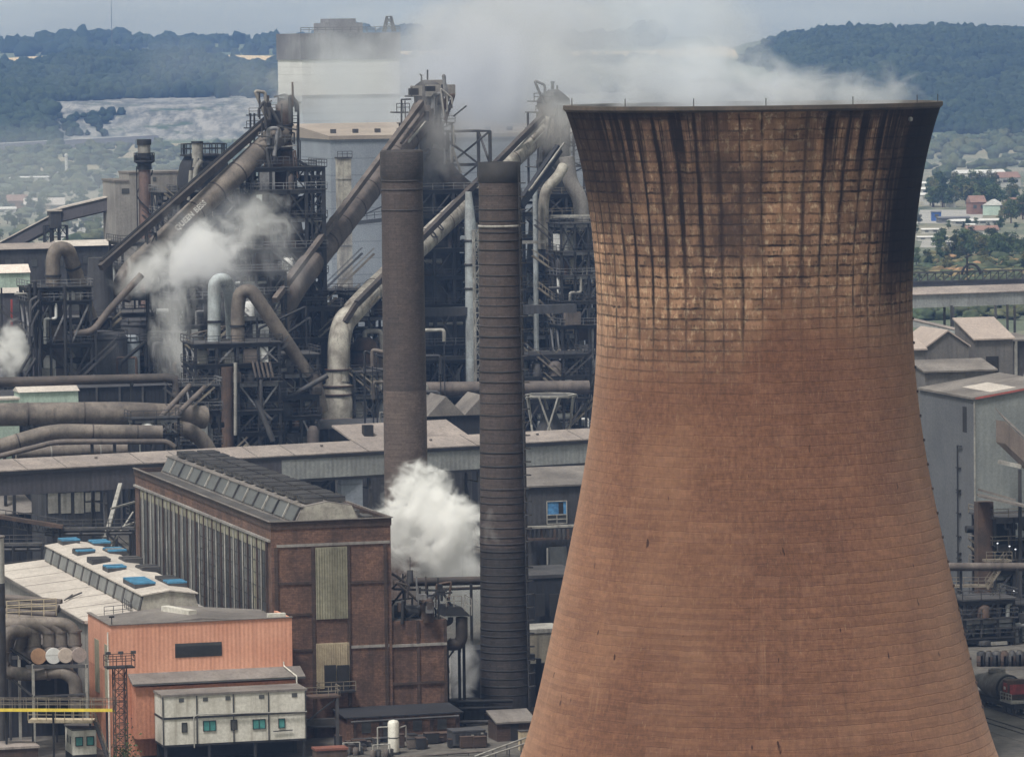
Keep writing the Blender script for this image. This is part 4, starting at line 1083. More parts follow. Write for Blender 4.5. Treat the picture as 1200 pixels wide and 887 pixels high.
# ivy-ish bush at its foot
q = WZ(146, 887, 1.5); b = MB(); rb = random.Random(9)
for i in range(420):
    d = Vector((rb.gauss(0,1), rb.gauss(0,.7), abs(rb.gauss(0,1.2)))); p_ = gz(q)+Vector((d.x*.75, d.y, .4+d.z*1.35)); s = rb.uniform(.1,.22)
    a_ = Vector((rb.gauss(0,1), rb.gauss(0,1), rb.gauss(0,1))).normalized(); c_ = a_.orthogonal().normalized(); b.add([p_-a_*s, p_-c_*s*.6, p_+a_*s, p_+c_*s*.6], [(0,1,2,3)])
bu = Thing('bush', 'dark straggly bush at the foot of the lattice floodlight tower', 'bush', gz(q)); bu.part('foliage', b, LT[1])
b = MB()
for i in range(7): b.tube(gz(q), gz(q)+Vector((rb.gauss(0,.7), rb.gauss(0,.5), rb.uniform(1.5,3.6))), .06, .02, 5)
bu.part('stem', b, M['rust'])

# ================================================================ yellow railed walkway
wl, wr = W(-12, 834, 562), W(134, 833, 560.5)
wl.z = wr.z = (wl.z+wr.z)/2
wk = Thing('walkway', 'steel walkway with a bright yellow kick plate at lower left', 'walkway', gz(wr))
d_ = (wr-wl).normalized(); n_ = Vector((-d_.y, d_.x, 0))
b = MB(); b.hexa(wl, wr-wl, n_*1.5, Z*.12); wk.part('deck', b, M['steel2'])
b = MB(); b.hexa(wl-n_*.06+Z*.0, wr-wl, n_*.055, Z*.36); wk.part('kick_plate', b, M['yellow'])
b = MB(); b.rail([wl+Z*.12, wr+Z*.12], 1.25, 1.25, .08); b.rail([wl+n_*1.5+Z*.12, wr+n_*1.5+Z*.12], 1.25, 1.25, .08); wk.part('handrail', b, M['railing'])
for f in (.12, .5, .93):
    p_ = wl.lerp(wr, f)+n_*.7; b = MB(); b.beam(gz(p_), p_, .22); wk.part('column', b, M['steel'])
l2, r2_ = W(33, 848, 564), W(108, 846, 563)
l2.z = r2_.z = (l2.z+r2_.z)/2
w2 = Thing('walkway', 'shorter walkway with cream handrails beneath the yellow one', 'walkway', gz(l2))
b = MB(); b.hexa(l2, r2_-l2, n_*2.2, Z*.3); w2.part('deck', b, M['cream'])
b = MB(); b.rail([l2+Z*.3, r2_+Z*.3], 1.2, 1., .08); w2.part('handrail', b, M['cream'])
for f in (.05, .95):
    p_ = l2.lerp(r2_, f)+n_*.7; b = MB(); b.beam(gz(p_), p_, .2); w2.part('column', b, M['steel'])
# stair down by the workshop corner
s0, s1 = W(112, 846, 562.5), W(128, 893, 561)
sta = Thing('staircase', 'steep steel staircase beside the small white cabin', 'staircase', gz(s1))
b = MB()
for o_ in (0, 1.0): b.beam(s0+U*o_, s1+U*o_, .1, .28)
sta.part('stringer', b, M['steel2'])
b = MB()
for k in range(14):
    p_ = s0.lerp(s1, (k+.5)/14); b.beam(p_, p_+U*1.0, .26, .05)
sta.part('tread', b, M['steel2'])
b = MB()
for o_ in (0, 1.0): b.beam(s0+U*o_+Z*1.1, s1+U*o_+Z*1.1, .07)
for k in range(5):
    p_ = s0.lerp(s1, k/4); b.beam(p_, p_+Z*1.1, .06)
sta.part('handrail', b, M['railing'])
# small cabin with two windows
kA = W(85, 856, 563); k0 = gz(kA)
sc2 = Thing('site_hut', 'small grimy white cabin with two green windows under the walkway', 'cabin', k0)
b = MB(); b.hexa(k0+Z*.9, V*2.75, U*4.6, Z*(kA.z-.9)); sc2.part('wall', b, M['white'])
b = MB(); b.hexa(k0-V*.1-U*.1+Z*(kA.z+.003), V*2.95, U*4.8, Z*.2); sc2.part('roof', b, M['rooftar'])
b = MB(); b.hexa(k0+Z*0, V*2.75, U*4.6, Z*.895); sc2.part('base', b, M['steel'])
for k in (.32, 1.62):
    b = MB(); b.hexa(k0+V*k-U*.06+Z*(kA.z-1.75), V*.82, U*.06, Z*1.0); wn = sc2.part('window', b, M['glassgn'])
    b = MB()
    for x_ in (0, .82): b.beam(k0+V*(k+x_)-U*.09+Z*(kA.z-1.75), k0+V*(k+x_)-U*.09+Z*(kA.z-.75), .08)
    for z_ in (-1.75, -.75): b.beam(k0+V*(k-.04)-U*.092+Z*(kA.z+z_), k0+V*(k+.86)-U*.092+Z*(kA.z+z_), .08)
    sc2.part('frame', b, M['steel'], under=wn)
b = MB()
for t in (1.0, 2.6): b.hexa(k0-V*.05+U*t+Z*(kA.z-1.7), U*.7, V*.05, Z*.9)
sc2.part('side_window', b, M['glassdk'])
# flat pink roof at the corner
q = W(0, 876, 560); b = MB(); b.hexa(gz(q)-V*3, V*7.4, U*5, Z*(q.z-.2)); fr = Thing('store', 'flat pink roofed store at the bottom left corner', 'store', gz(q)); fr.part('wall', b, M['brickdk'])
b = MB(); b.hexa(gz(q)-V*3.15-U*.15+Z*(q.z-.197), V*7.7, U*5.3, Z*.25); fr.part('roof', b, M['roofpink'])
# pale vent pipe at the left edge
q = W(-3, 720, 566); zt_ = W(-3, 629, 566).z
vp = Thing('vent_stack', 'smooth pale vent stack cut by the left edge', 'stack', gz(q))
b = MB(); b.tube(gz(q), gz(q)+Z*(W(-3, 683, 566).z), .92, n=28); vp.part('shaft', b, M['steel2'], label='darker grey lower shaft')
b = MB(); b.tube(gz(q)+Z*(W(-3,683,566).z+.003), gz(q)+Z*zt_, .92, n=28); vp.part('shaft', b, mk('pale stack paint', (.50,.49,.47), (.38,.37,.36), .2, .3))
b = MB(); b.lathe([(.92,-.12),(1.04,-.1),(1.04,.12),(.8,.14)], gz(q)+Z*zt_, 28); vp.part('rim', b, M['roofgrey'])

# ================================================================ four dust ducts with return bends
ends = [(45,768.5,9), (62.5,768,9), (76.5,767.5,8.5), (92.5,767,8.5)]
DD = 570.
prev = []
for i, (px, py, r) in enumerate(ends):
    e = W(px, py, DD); r *= DD/F
    lab = ('rust brown', 'bright pale', 'dusty pale', 'dull grey')[i]
    t = Thing('dust_duct', '%s ended dust duct, %s of the four under the return bends' % (lab, ('leftmost', 'second from left', 'third from left', 'rightmost')[i]), 'duct', e, 'four dust ducts')
    b = MB(); b.tube(e, e+U*17, r, n=24); t.part('duct', b, M['pipe2'])
    b = MB(); b.tube(e-U*.28, e-U*.003, r*1.05, n=24); t.part('end_plate', b, (mk('rusty end plate', (.42,.25,.16), (.32,.19,.12), .4), M['whiteb'], mk('dusty end plate', (.50,.42,.37), (.42,.35,.31), .4), mk('grey end plate', (.33,.27,.25), (.27,.22,.21), .4))[i])
    b = MB(); top = e+U*2.3+Z*2.6
    pts_ = [e+U*2.3+Z*.3, e+U*2.3+Z*(2.5), e+U*2.4+Z*3.4-V*1.0, e+U*3.2+Z*3.55-V*3.6, e+U*5.2+Z*2.2-V*5.4, e+U*6+Z*.2-V*5.8]
    b.path(pts_, r*.86, 20, 1.5); t.part('return_bend', b, M['pipe'])
    for k, p_ in enumerate((pts_[0]+Z*.5, pts_[1]-Z*.1)):
        b = MB(); b.tube(p_, p_+Z*.22, r*1.0, n=20); t.part('flange', b, M['pipe2'])
b = MB()
q1 = [W(34,739,572), W(12,740,571), W(3,748,570), W(2,775,570), W(8,788,570), W(30,790,570), W(74,786,569), W(88,796,569), W(90,830,569)]
b.path(q1, 8*570/F, 20, 1.2)
lp = Thing('loop_pipe', 'dusty loop pipe curling around the four dust ducts', 'pipe', gz(q1[3])); lp.part('pipe', b, M['pipe'])
for p0, p1 in ((q1[3], q1[2]), (q1[6], q1[5]), (q1[8], q1[7])):
    m_ = p0.lerp(p1, .4); dd = (p1-p0).normalized(); b = MB(); b.tube(m_-dd*.12, m_+dd*.12, .95, n=20); lp.part('flange', b, M['pipe2'])
# steel support of the ducts, with black shed behind
ds = Thing('duct_stand', 'grey steel stand carrying the four dust ducts', 'stand', gz(W(40, 800, 569)))
for px in (38.5, 101):
    for t in (0, 9):
        p_ = W(px, 778, 568.5)+U*t; b = MB(); b.beam(gz(p_), p_, .3); ds.part('column', b, M['pale'])
b = MB(); p_ = W(30, 781, 568.5); q_ = W(103, 779, 568.5); q_.z = p_.z; b.beam(p_, q_, .3, .4); b.beam(p_+U*9, q_+U*9, .3, .4); ds.part('beam', b, M['steel2'])
b = MB(); b.beam(W(36,777,568.3), W(10,758,574), .2); b.beam(W(38,815,568.3), W(14,796,568.3), .22); b.beam(W(40,816,568.3), W(100,813,568.3), .22); ds.part('brace', b, M['steel2'])
b = MB(); q = W(-6, 800, 584); b.hexa(gz(q), V*11.2, U*2, Z*11); sb_ = Thing('dust_shed', 'sooty dark shed wall behind the dust ducts', 'shed', gz(q)); sb_.part('wall', b, M['soot'])
b = MB(); b.hexa(gz(q)-U*.1+Z*11.003, V*11.3, U*2.2, Z*.2); sb_.part('roof', b, M['rooftar'])
# pipe rack with cream rails above (left of the hall wall)
rk = Thing('pipe_rack', 'pipe rack with yellowed rails between the vent stack and hall', 'pipe rack', gz(W(35, 720, 590)))
for k, (y0, y1, r, m_) in enumerate(((700,704,.45,'pipe2'), (708,711,.5,'pipe'), (716,718,.4,'pipe2'), (724,726,.55,'pipe'))):
    b = MB(); b.tube(W(6,y0,600-k*5), W(72-k*3,y1+2,598-k*5), r, n=12); rk.part('pipe', b, M[m_])
b = MB(); b.rail([W(8,716,580), W(66,713,578.5)], 1.2, 1.4, .09); b.rail([W(8,724,578), W(66,721,577)], 1.2, 1.4, .09); rk.part('handrail', b, M['cream'])
for px in (10, 38, 64):
    p_ = W(px, 724, 580); b = MB(); b.beam(gz(p_), p_, .25); rk.part('column', b, M['steel2'])
b = MB(); b.hexa(gz(W(6,726,589))+Z*0, V*6, U*9, Z*(W(6,726,589).z-1.2)); rk.part('base_wall', b, M['soot'])

# ================================================================ foot of the power house: tank, generator, hut, pipes
q = gz(W(461.5, 884, 567)); zt_ = W(461, 844, 567).z
tk = Thing('tank', 'white upright tank with side pipes before the brick power house', 'tank', q)
b = MB(); b.lathe([(.66,.3),(.66,zt_-.25),(.5,zt_),(.1,zt_+.1)], q, 24); tk.part('shell', b, M['white'])
b = MB(); b.lathe([(.68,-.06),(.70,0),(.68,.06)], q+Z*(zt_*.5), 24, cap=False); b.lathe([(.8,0),(.8,.3)], q, 24); tk.part('band', b, M['steel2'])
for s in (-1, 1):
    b = MB(); b.path([q+V*(.6*s)+Z*(zt_-.9), q+V*(1.5*s)+Z*(zt_-.9)+Z*.25, q+V*(1.5*s)+Z*(zt_-2.0)] if s > 0 else [q-V*.6+Z*(zt_-.7), q-V*1.9+Z*(zt_-.7), q-V*1.9+Z*.2], .09, 8); tk.part('pipe', b, M['pale'])
q = gz(W(531, 879, 571)); gt = Thing('generator', 'dark louvred generator container between tank and black chimney', 'generator', q)
zt_ = W(531, 861, 571).z
b = MB(); b.hexa(q+Z*.3, V*3.9, U*2.6, Z*zt_); gt.part('body', b, M['soot2'])
b = MB()
for k in range(5): b.hexa(q+V*(.3+k*.7)-U*.07+Z*.7, V*.45, U*.07, Z*(zt_*.6))
gt.part('louvre', b, M['steel'])
b = MB()
for (s, z) in ((2.2, .8), (2.2, 1.3), (3.3, 1.0), (3.35, 1.5)): b.hexa(q+V*s-U*.11+Z*z, V*.3, U*.04, Z*.2)
gt.part('panel', b, M['pale'])
b = MB(); b.hexa(q-V*.06-U*.06+Z*(.303+zt_), V*4.02, U*2.72, Z*.16); gt.part('roof', b, M['soot2'])
q = gz(W(583, 871, 576)); ht = Thing('brick_hut', 'brick hut with a sagging grey roof by the black chimney', 'hut', q)
zt_ = W(583, 848, 576).z
b = MB(); b.hexa(q, V*4.6, U*4, Z*zt_); ht.part('wall', b, M['brickdk'])
b = MB(); b.prism([q-V*.2-U*.25+Z*(zt_+.002), q-V*.2+U*4.2+Z*(zt_+.9), q-V*.2+U*4.2+Z*(zt_+1.1), q-V*.2-U*.25+Z*(zt_+.2)], V*5); ht.part('roof', b, M['roofgrey'])
b = MB(); b.hexa(q+V*1.6-U*.06, V*1.0, U*.06, Z*2.0); ht.part('door', b, M['steel'])
for i, (pa, pb, r, m_, lab) in enumerate((((468,887,565),(566,880,565),.13,'pipe2','thin pipe rising rightwards along the bottom edge'),
        ((556,886,564.5),(622,862,566),.10,'pale','pale handrail pipe slanting up to the cooling tower foot'),
        ((560,889,563),(624,868,564.5),.10,'pale','lower pale handrail pipe beside the cooling tower foot'))):
    a_, c_ = W(*pa), W(*pb); b = MB(); b.tube(a_, c_, r, n=8)
    t = Thing('pipe_run', lab, 'pipe', gz(a_)); t.part('pipe', b, M[m_])
    b = MB()
    for k in range(4):
        p_ = a_.lerp(c_, (k+.3)/4); b.beam(gz(p_), p_, .1)
    t.part('post', b, M['steel2'])
for (px, py, dd, lab, m_) in ((402, 880, 566, 'dark drum cluster left of the white tank', 'steel'), (437, 882, 564, 'low pump set at the foot of the white tank', 'steel2'), (614, 862, 569, 'cream cabinet beside the brick hut', 'cream')):
    q = gz(W(px, py, dd)); t = Thing('pump_set' if 'pump' in lab else 'drum_cluster' if 'drum' in lab else 'cabinet', lab, 'equipment', q)
    if m_ == 'cream':
        b = MB(); b.box(q, 1.2, .8, 2.2); t.part('body', b, M[m_]); b = MB(); b.box(q+Z*2.203, 1.3, .9, .1); t.part('roof', b, M['steel2'])
    else:
        for k in range(4):
            p_ = q+V*(k*.75)+U*((k % 2)*.5); b = MB(); b.lathe([(.3,0),(.32,.05),(.32,.85),(.1,.95)], p_, 12); t.part('drum', b, M['steel2' if k % 2 else 'pipe2'])
        b = MB(); b.path([q+Z*.7, q+Z*1.5, q+V*2+Z*1.5, q+V*2+Z*.5], .08, 6); t.part('pipe', b, M['pale'])
for (px, py, lab) in ((555, 868, 'small work lamp on the generator container side'), (489, 873, 'small work lamp low on the brick wall right of the white tank')):
    pass

# ================================================================ steam plant on the annexe roof
q = B(Sw+1.5, 4, HW+.15)
sp = Thing('roof_plant', 'tangle of dark tanks and pipes on the brick annexe roof', 'plant', q)
def RP(px, py, t=3.): return W(px, py, 583+t)
b = MB(); p_ = RP(500.5, 727); b.lathe([(.86,-.2),(.86,2.2),(.6,2.6),(.1,2.7)], p_, 20); sp.part('tank', b, M['rust'])
b = MB(); b.tube(RP(462,716), RP(492,716), .75, n=16); sp.part('tank', b, M['steel'])
b = MB(); b.tube(RP(466,724,5), RP(498,724,5), .55, n=16); sp.part('tank', b, M['steel'])
for px in (474.5, 492, 514, 483):
    b = MB(); b.beam(RP(px,730), RP(px,688 if px != 483 else 700), .22); sp.part('column', b, M['steel'])
b = MB(); b.beam(RP(459,704), RP(530,694), .2); b.beam(RP(461,690), RP(524,692), .25); b.beam(RP(459,690), RP(476,674), .2); sp.part('beam', b, M['steel'])
b = MB(); b.path([RP(459,672), RP(474,681), RP(480,690)], .16, 8); sp.part('pipe', b, M['dkpipe'])
b = MB(); b.tube(RP(480.5,682,2), RP(480.5,668,2), .42, .34, 14); b.tube(RP(480.5,668,2), RP(480.5,652,2), .05, n=6); sp.part('vent_cowl', b, M['steel2'])
b = MB(); b.rail([RP(461,690), RP(475,690)], 1.1, .8, .08); sp.part('handrail', b, M['railing'])
b = MB(); b.path([RP(506,704), RP(512,694), RP(522,694)], .1, 6); sp.part('pipe', b, M['steel'])
# hanging hopper platform right of the annexe
q = RP(535, 722, 6)
hp = Thing('hopper_platform', 'dark hopper deck on curved ducts right of the brick annexe', 'platform', gz(q))
b = MB(); b.prism([RP(520,722,5), RP(552,722,5), RP(541,711,5), RP(526,711,5)], U*4); hp.part('hopper', b, M['steel'])
b = MB(); b.rail([RP(523,711,5), RP(541,711,5)], 1.3, .7, .09); b.rail([RP(545,716,5), RP(552.5,721,5)], 2.0, .7, .09); hp.part('handrail', b, M['pale'])
b = MB(); b.path([RP(541,723,6), RP(541,748,6), RP(537,755,6), RP(526,755,6), RP(523,752,6)], .72, 16, 1.2); hp.part('duct', b, M['dkpipe'])
b = MB(); b.path([RP(528,723,6), RP(528,728,6), RP(522,731,6)], .35, 10); hp.part('duct', b, M['steel2'])
for px in (538, 543.5, 524):
    b = MB(); a_ = RP(px, 755, 7); b.beam(gz(a_), a_, .3); hp.part('column', b, M['steel'])
b = MB(); b.beam(RP(526,788,6), RP(524,770,6), .2); b.beam(RP(522,775,6), RP(533,760,6), .2); hp.part('brace', b, M['steel'])
b = MB(); b.rail([RP(523,765,6), RP(540,764,6)], 1.2, .8, .08); hp.part('handrail', b, M['steel2'])
pb = Thing('pipe_bridge', 'long dark pipe crossing behind the steam to the black chimney', 'pipe bridge', gz(W(530, 690, 615)))
b = MB(); b.tube(W(478,682,612), W(566,680,618), .55, n=14); b.tube(W(520,690,612), W(566,688.5,618), .2, n=8); pb.part('pipe', b, M['dkpipe'])
for px in (500, 552):
    a_ = W(px, 684, 614); b = MB(); b.beam(gz(a_), a_, .3); pb.part('column', b, M['steel'])
# low dark equipment between annexe and black chimney
q = gz(W(527, 840, 600)); bx = Thing('cooling_box', 'squat black plant box half lost in steam beside the annexe', 'plant', q)
b = MB(); b.hexa(gz(W(541,800,606)), V*4.5, U*5, Z*W(541,762,606).z); bx.part('body', b, M['soot'])
b = MB(); b.hexa(gz(W(528,836,592)), V*4.2, U*3, Z*W(528,822,592).z); bx.part('body', b, M['soot2'])
for y_ in (822, 830, 846):
    b = MB(); b.tube(W(526,y_,588), W(600,y_-1,592), .22, n=8); bx.part('pipe', b, M['steel2' if y_ == 846 else 'steel'])

re3 = random.Random(8)
for k in range(24):
    px = re3.uniform(461, 519); p = RP(px, re3.uniform(698, 728), re3.uniform(1, 7)); b = MB(); q = re3.random(); mm = M[re3.choice(('steel','steel2','rust','edge','dkpipe'))]
    if q < .35: b.path([p, p+Z*re3.uniform(.8,2.2), p+Z*2+V*re3.uniform(-2,2), p-Z*.8+V*re3.uniform(-2,2)], re3.uniform(.08,.22), 8); sp.part('pipe', b, mm)
    elif q < .6: b.beam(p, p+Z*re3.uniform(1.2,3.6), .15); sp.part('post', b, mm)
    elif q < .8: b.beam(p, p+V*re3.uniform(1,3.4)+Z*re3.uniform(-1.2,1.2), .14); sp.part('strut', b, mm)
    else: b.box(p, re3.uniform(.4,1.1), .8, re3.uniform(.5,1.4)); sp.part('cabinet', b, mm)
# ================================================================ long conveyor gallery across the middle
GZ_ = 20.5
ga, gm, gb = W(-30, 554, 713), W(330, 535.5, 735), W(790, 511, 766)
for p in (ga, gm, gb): p.z = GZ_
gd = (gb-ga).normalized(); gn = Vector((-gd.y, gd.x, 0))
gl = Thing('conveyor_gallery', 'long covered conveyor gallery with a dusty pink roof crossing behind the chimneys', 'conveyor gallery', gz(ga))
def gwall(p, q, m, lab):
    b = MB(); b.hexa(p+Z*-3.5, q-p, gn*5, Z*3.5); gl.part('side_wall', b, M[m], label=lab)
gwall(ga, gm-gd*.01, 'galdark', 'dark left side cladding'); gwall(gm, gb, 'galblue', 'pale grey side cladding')
b = MB(); b.prism([ga-gn*.35+Z*.004, ga+gn*5.4+Z*1.15, ga+gn*5.4+Z*1.32, ga-gn*.35+Z*.17], gb-ga); gl.part('roof', b, M['roofpink'])
b = MB(); b.hexa(ga-gn*.4-Z*.5, gb-ga, gn*.38, Z*.5); gl.part('eave', b, M['steel'])
b = MB(); b.hexa(gm-gn*.06-Z*3.9, gb-gm, gn*.3, Z*.4); gl.part('sole_beam', b, M['steel'])
for k in range(26):
    p = ga + gd*(2+k*6.1); b = MB(); b.box(p+gn*3.2+Z*.75, .35, .35, .4, gd, gn) if k % 3 == 0 else b.beam(p-gn*.36+Z*.2, p+gn*5.4+Z*1.36, .12, .06); gl.part('roof_seam', b, M['roofgrey'])
for px in (80, 134, 372, 460, 624, 676, 540):
    p = W(px, 560, 735); s = (p-ga).dot(gd); p = ga+gd*s-Z*3.9+gn*2.5
    b = MB()
    for o in (-2.2, 2.2):
        b.beam(gz(p)+gn*o*1.5, p+gn*o, .45)
    for z in (5, 10, 15): b.beam(gz(p)-gn*3+Z*z, gz(p)+gn*3+Z*z, .2)
    b.beam(gz(p)-gn*3+Z*5, gz(p)+gn*2.6+Z*15, .2)
    gl.part('trestle', b, M['steel2'])
# leaning strut and bracing near the brick power house
b = MB(); b.beam(W(121,640,690), W(141,568,712), .55); b.beam(W(123,626,690), W(158,612,700), .25); b.beam(W(130,596,700), W(158,588,705), .25); b.beam(W(130,640,690), W(156,600,704), .2); gl.part('strut', b, M['pale'])
b = MB(); b.box(gz(W(410.5, 590, 742)), 3.3, 2.4, W(410,560,742).z); gl.part('chute', b, M['shed'])
# transfer house over the gallery
th_ = Thing('transfer_house', 'squat transfer house with a wide pink roof behind the plain chimney', 'transfer house', gz(W(480, 520, 765)))
p = W(421, 523, 764); z0_ = p.z
b = MB(); b.hexa(gz(p), gd*19.5, gn*9, Z*z0_); th_.part('wall', b, M['soot2'])
b = MB(); b.prism([p-gn*.3-gd*.3+Z*.004, p-gn*.3-gd*.3+Z*.3, p+gn*9.3-gd*.3+Z*2.7, p+gn*9.3-gd*.3+Z*2.4], gd*20); th_.part('roof', b, M['roofpink'])
b = MB(); b.box(W(431,513,769)-Z*1, 1.5, 1.5, 3); th_.part('hatch', b, M['black'])
# buildings behind the gallery posts, lower left
q = gz(W(54, 601, 760)); us = Thing('loading_shed', 'dark shed with pale streaked panels under the gallery', 'shed', q)
b = MB(); b.hexa(q, gd*9.2, gn*6, Z*W(54,576,760).z); us.part('wall', b, M['soot2'])
for (x0, y0, x1, y1) in ((56,578,68,601), (71,578,83,601), (87,577,98,601), (100,577,117,586), (100,589,117,599)):
    s0, z1 = onplane(x0, y0, q, gd); s1, z0 = onplane(x1, y1, q, gd); b = MB(); b.hexa(q+gd*s0-gn*.1+Z*z0, gd*(s1-s0), gn*.1, Z*(z1-z0)); us.part('panel', b, M['pale'])
b = MB(); b.hexa(q-gd*.3-gn*.3+Z*(W(54,576,760).z+.003), gd*9.8, gn*6.6, Z*.3); us.part('roof', b, M['roofgrey'])
q = gz(W(-8, 606, 765)); us = Thing('low_shed', 'low grey roofed shed at the left edge under the gallery', 'shed', q)
b = MB(); b.hexa(q, gd*7.4, gn*8, Z*W(0,604,765).z); us.part('wall', b, M['soot'])
zz = W(0,604,765).z
b = MB(); b.prism([q-gn*.3+Z*(zz+.003), q+gn*8+Z*(zz+2.9), q+gn*8+Z*(zz+3.1), q-gn*.3+Z*(zz+.2)], gd*7.7); us.part('roof', b, M['roofgrey'])
cv = Thing('belt_conveyor', 'rusty open belt conveyor climbing leftwards under the gallery', 'conveyor', gz(W(40, 620, 690)))
a_, c_ = W(-8, 604, 690), W(74, 617, 690); b = MB(); b.beam(a_, c_, 1.6, .5); cv.part('belt', b, M['rust'])
b = MB(); b.beam(a_+Z*1, c_+Z*1, .12); b.beam(a_-Z*1.3, c_-Z*1.3, .16)
for k in range(12):
    p = a_.lerp(c_, k/11); q = a_.lerp(c_, min(1, (k+.5)/11)); b.beam(p-Z*1.3, q, .1); b.beam(q, a_.lerp(c_, min(1, (k+1)/11))-Z*1.3, .1); b.beam(p, p+Z*1, .08)
cv.part('truss', b, M['steel2'])
b = MB()
for f in (.1, .5, .95):
    p = a_.lerp(c_, f); b.beam(gz(p), p, .3)
cv.part('column', b, M['steel'])
for i, (x0, y0, x1, y1, dd, lab) in enumerate(((0,640,50,638,672,'low pipe bridge with pale deck in front of the left belt conveyor'), (60,622,158,640,690,'pale railed pipe bridge running under the leaning strut'))):
    a_, c_ = W(x0-8, y0, dd), W(x1, y1, dd); c_.z = a_.z
    t = Thing('pipe_bridge', lab, 'pipe bridge', gz(a_))
    dd_ = (c_-a_).normalized(); nn = Vector((-dd_.y, dd_.x, 0))
    b = MB(); b.hexa(a_, c_-a_, nn*2, Z*.3); t.part('deck', b, M['steel2'])
    b = MB(); b.rail([a_+Z*.3, c_+Z*.3], 1.2, 1.8, .09); t.part('handrail', b, M['steel2'])
    for k in range(3):
        b = MB(); b.tube(a_+nn*(.3+k*.6)-Z*.5, c_+nn*(.3+k*.6)-Z*.5, .25, n=8); t.part('pipe', b, M['pipe2' if k else 'steel2'])
    b = MB()
    for f in (.1, .4, .7, .98):
        p = a_.lerp(c_, f); b.beam(gz(p), p, .3)
    t.part('column', b, M['steel'])

# ================================================================ generic steel tower of platforms, columns and braces
def frame(T, c, wu, wv, zs_, nu=2, nv=2, col=.5, beam=.35, m='steel', rail_m='railing', a=V, b_=U, seed=0, brace=.7, deckm='steel2', clutter=0, colpart='column'):
    rg = random.Random(seed)
    c = gz(vec(c))
    def P(i, j, z): return c + a*((i/nv-.5)*wv) + b_*((j/nu-.5)*wu) + Z*z
    top = zs_[-1]
    for i in range(nv+1):
        for j in range(nu+1):
            if 0 < i < nv and 0 < j < nu: continue
            mb = MB(); mb.beam(P(i,j,0), P(i,j,top), col); T.part(colpart, mb, M[m])
    z0 = 0
    for z in zs_:
        mb = MB()
        o = P(0,0,z) - a*.5 - b_*.5
        mb.hexa(o, a*(wv+1), b_*(wu+1), Z*.18); dk = T.part('platform', mb, M[deckm if rg.random() < .5 else m])
        mb = MB()
        for (p, q) in ((P(0,0,z), P(nv,0,z)), (P(0,0,z), P(0,nu,z)), (P(nv,0,z), P(nv,nu,z)), (P(0,nu,z), P(nv,nu,z))): mb.beam(p-Z*.35, q-Z*.35, beam, beam*1.7)
        T.part('beam', mb, M['edge' if rg.random() < .22 else 'steel2' if rg.random() < .3 else m])
        mb = MB(); mb.rail([o+Z*.18, o+a*(wv+1)+Z*.18], 1.2, 2., .10); mb.rail([o+Z*.18, o+b_*(wu+1)+Z*.18], 1.2, 2., .10); mb.rail([o+a*(wv+1)+Z*.18, o+a*(wv+1)+b_*(wu+1)+Z*.18], 1.2, 2., .10)
        T.part('handrail', mb, M[rail_m if rg.random() < .45 else 'edge' if rg.random() < .6 else 'steel2'], under=dk)
        mb = MB(); any_ = False
        for i in range(nv):
            if rg.random() < brace:
                k = rg.random()
                if k < .4: mb.beam(P(i,0,z0), P(i+1,0,z), .28)
                elif k < .7: mb.beam(P(i+1,0,z0), P(i,0,z), .28)
                else: mb.beam(P(i+1,0,z0), P(i,0,z), .24); mb.beam(P(i,0,z0), P(i+1,0,z-.02), .24)
                any_ = True
        for j in range(nu):
            if rg.random() < brace: mb.beam(P(0,j,z0), P(0,j+1,z), .28); any_ = True
        if any_: T.part('brace', mb, M[m if rg.random() < .5 else 'edge' if rg.random() < .4 else 'steel2'])
        for k in range(clutter):
            x = rg.uniform(.06, .9)*wv - wv/2; y = rg.uniform(-.5, .3)*wu; hh = z-z0
            p = c + a*x + b_*y + Z*(z0+.18)
            kind = rg.random(); mb = MB()
            mm = rg.choice(['steel','steel','steel2','soot2','rust','pipe2','pale','galblue','edge','whiteb'])
            if kind < .25: mb.box(p, rg.uniform(1,3), rg.uniform(1,2.5), min(hh-.6, rg.uniform(1.5,3.2))); T.part('cabinet', mb, M[mm])
            elif kind < .45: r = rg.uniform(.5,1.3); mb.lathe([(r,0),(r,hh*.55),(r*.6,hh*.68),(r*.3,hh*.7)], p, 14); T.part('vessel', mb, M[mm])
            elif kind < .75:
                r = rg.uniform(.12,.38); q = p + a*rg.uniform(-4,4) + Z*rg.uniform(1,hh*.8)
                x2 = max(-wv/2, min(wv/2, (q-c).dot(a))); q = c + a*x2 + b_*y + Z*q.z
                mb.path([p, p+Z*(q.z-p.z), q, q+Z*(hh-(q.z-z0))*.9], r, 8); T.part('pipe', mb, M[mm])
            elif kind < .88: mb.tube(p+Z*hh*.5-a*rg.uniform(1,4), p+Z*hh*.5+a*rg.uniform(1,4), rg.uniform(.2,.6), n=10); T.part('duct', mb, M[mm])
            else:
                q = p + a*rg.choice([-1,1])*hh*1.1 + Z*(hh-.3); mb.beam(p-b_*.5, q-b_*.5, .12, .3); mb.beam(p-b_*1.3, q-b_*1.3, .12, .3)
                for s in np.arange(.05, 1, .09): w_ = p.lerp(q, s); mb.beam(w_-b_*.5, w_-b_*1.3, .25, .05)
                mb.beam(p-b_*.5+Z*1.1, q-b_*.5+Z*1.1, .09); mb.beam(p-b_*1.3+Z*1.1, q-b_*1.3+Z*1.1, .09); T.part('stair', mb, M[rg.choice(['railing','steel2'])])
        z0 = z

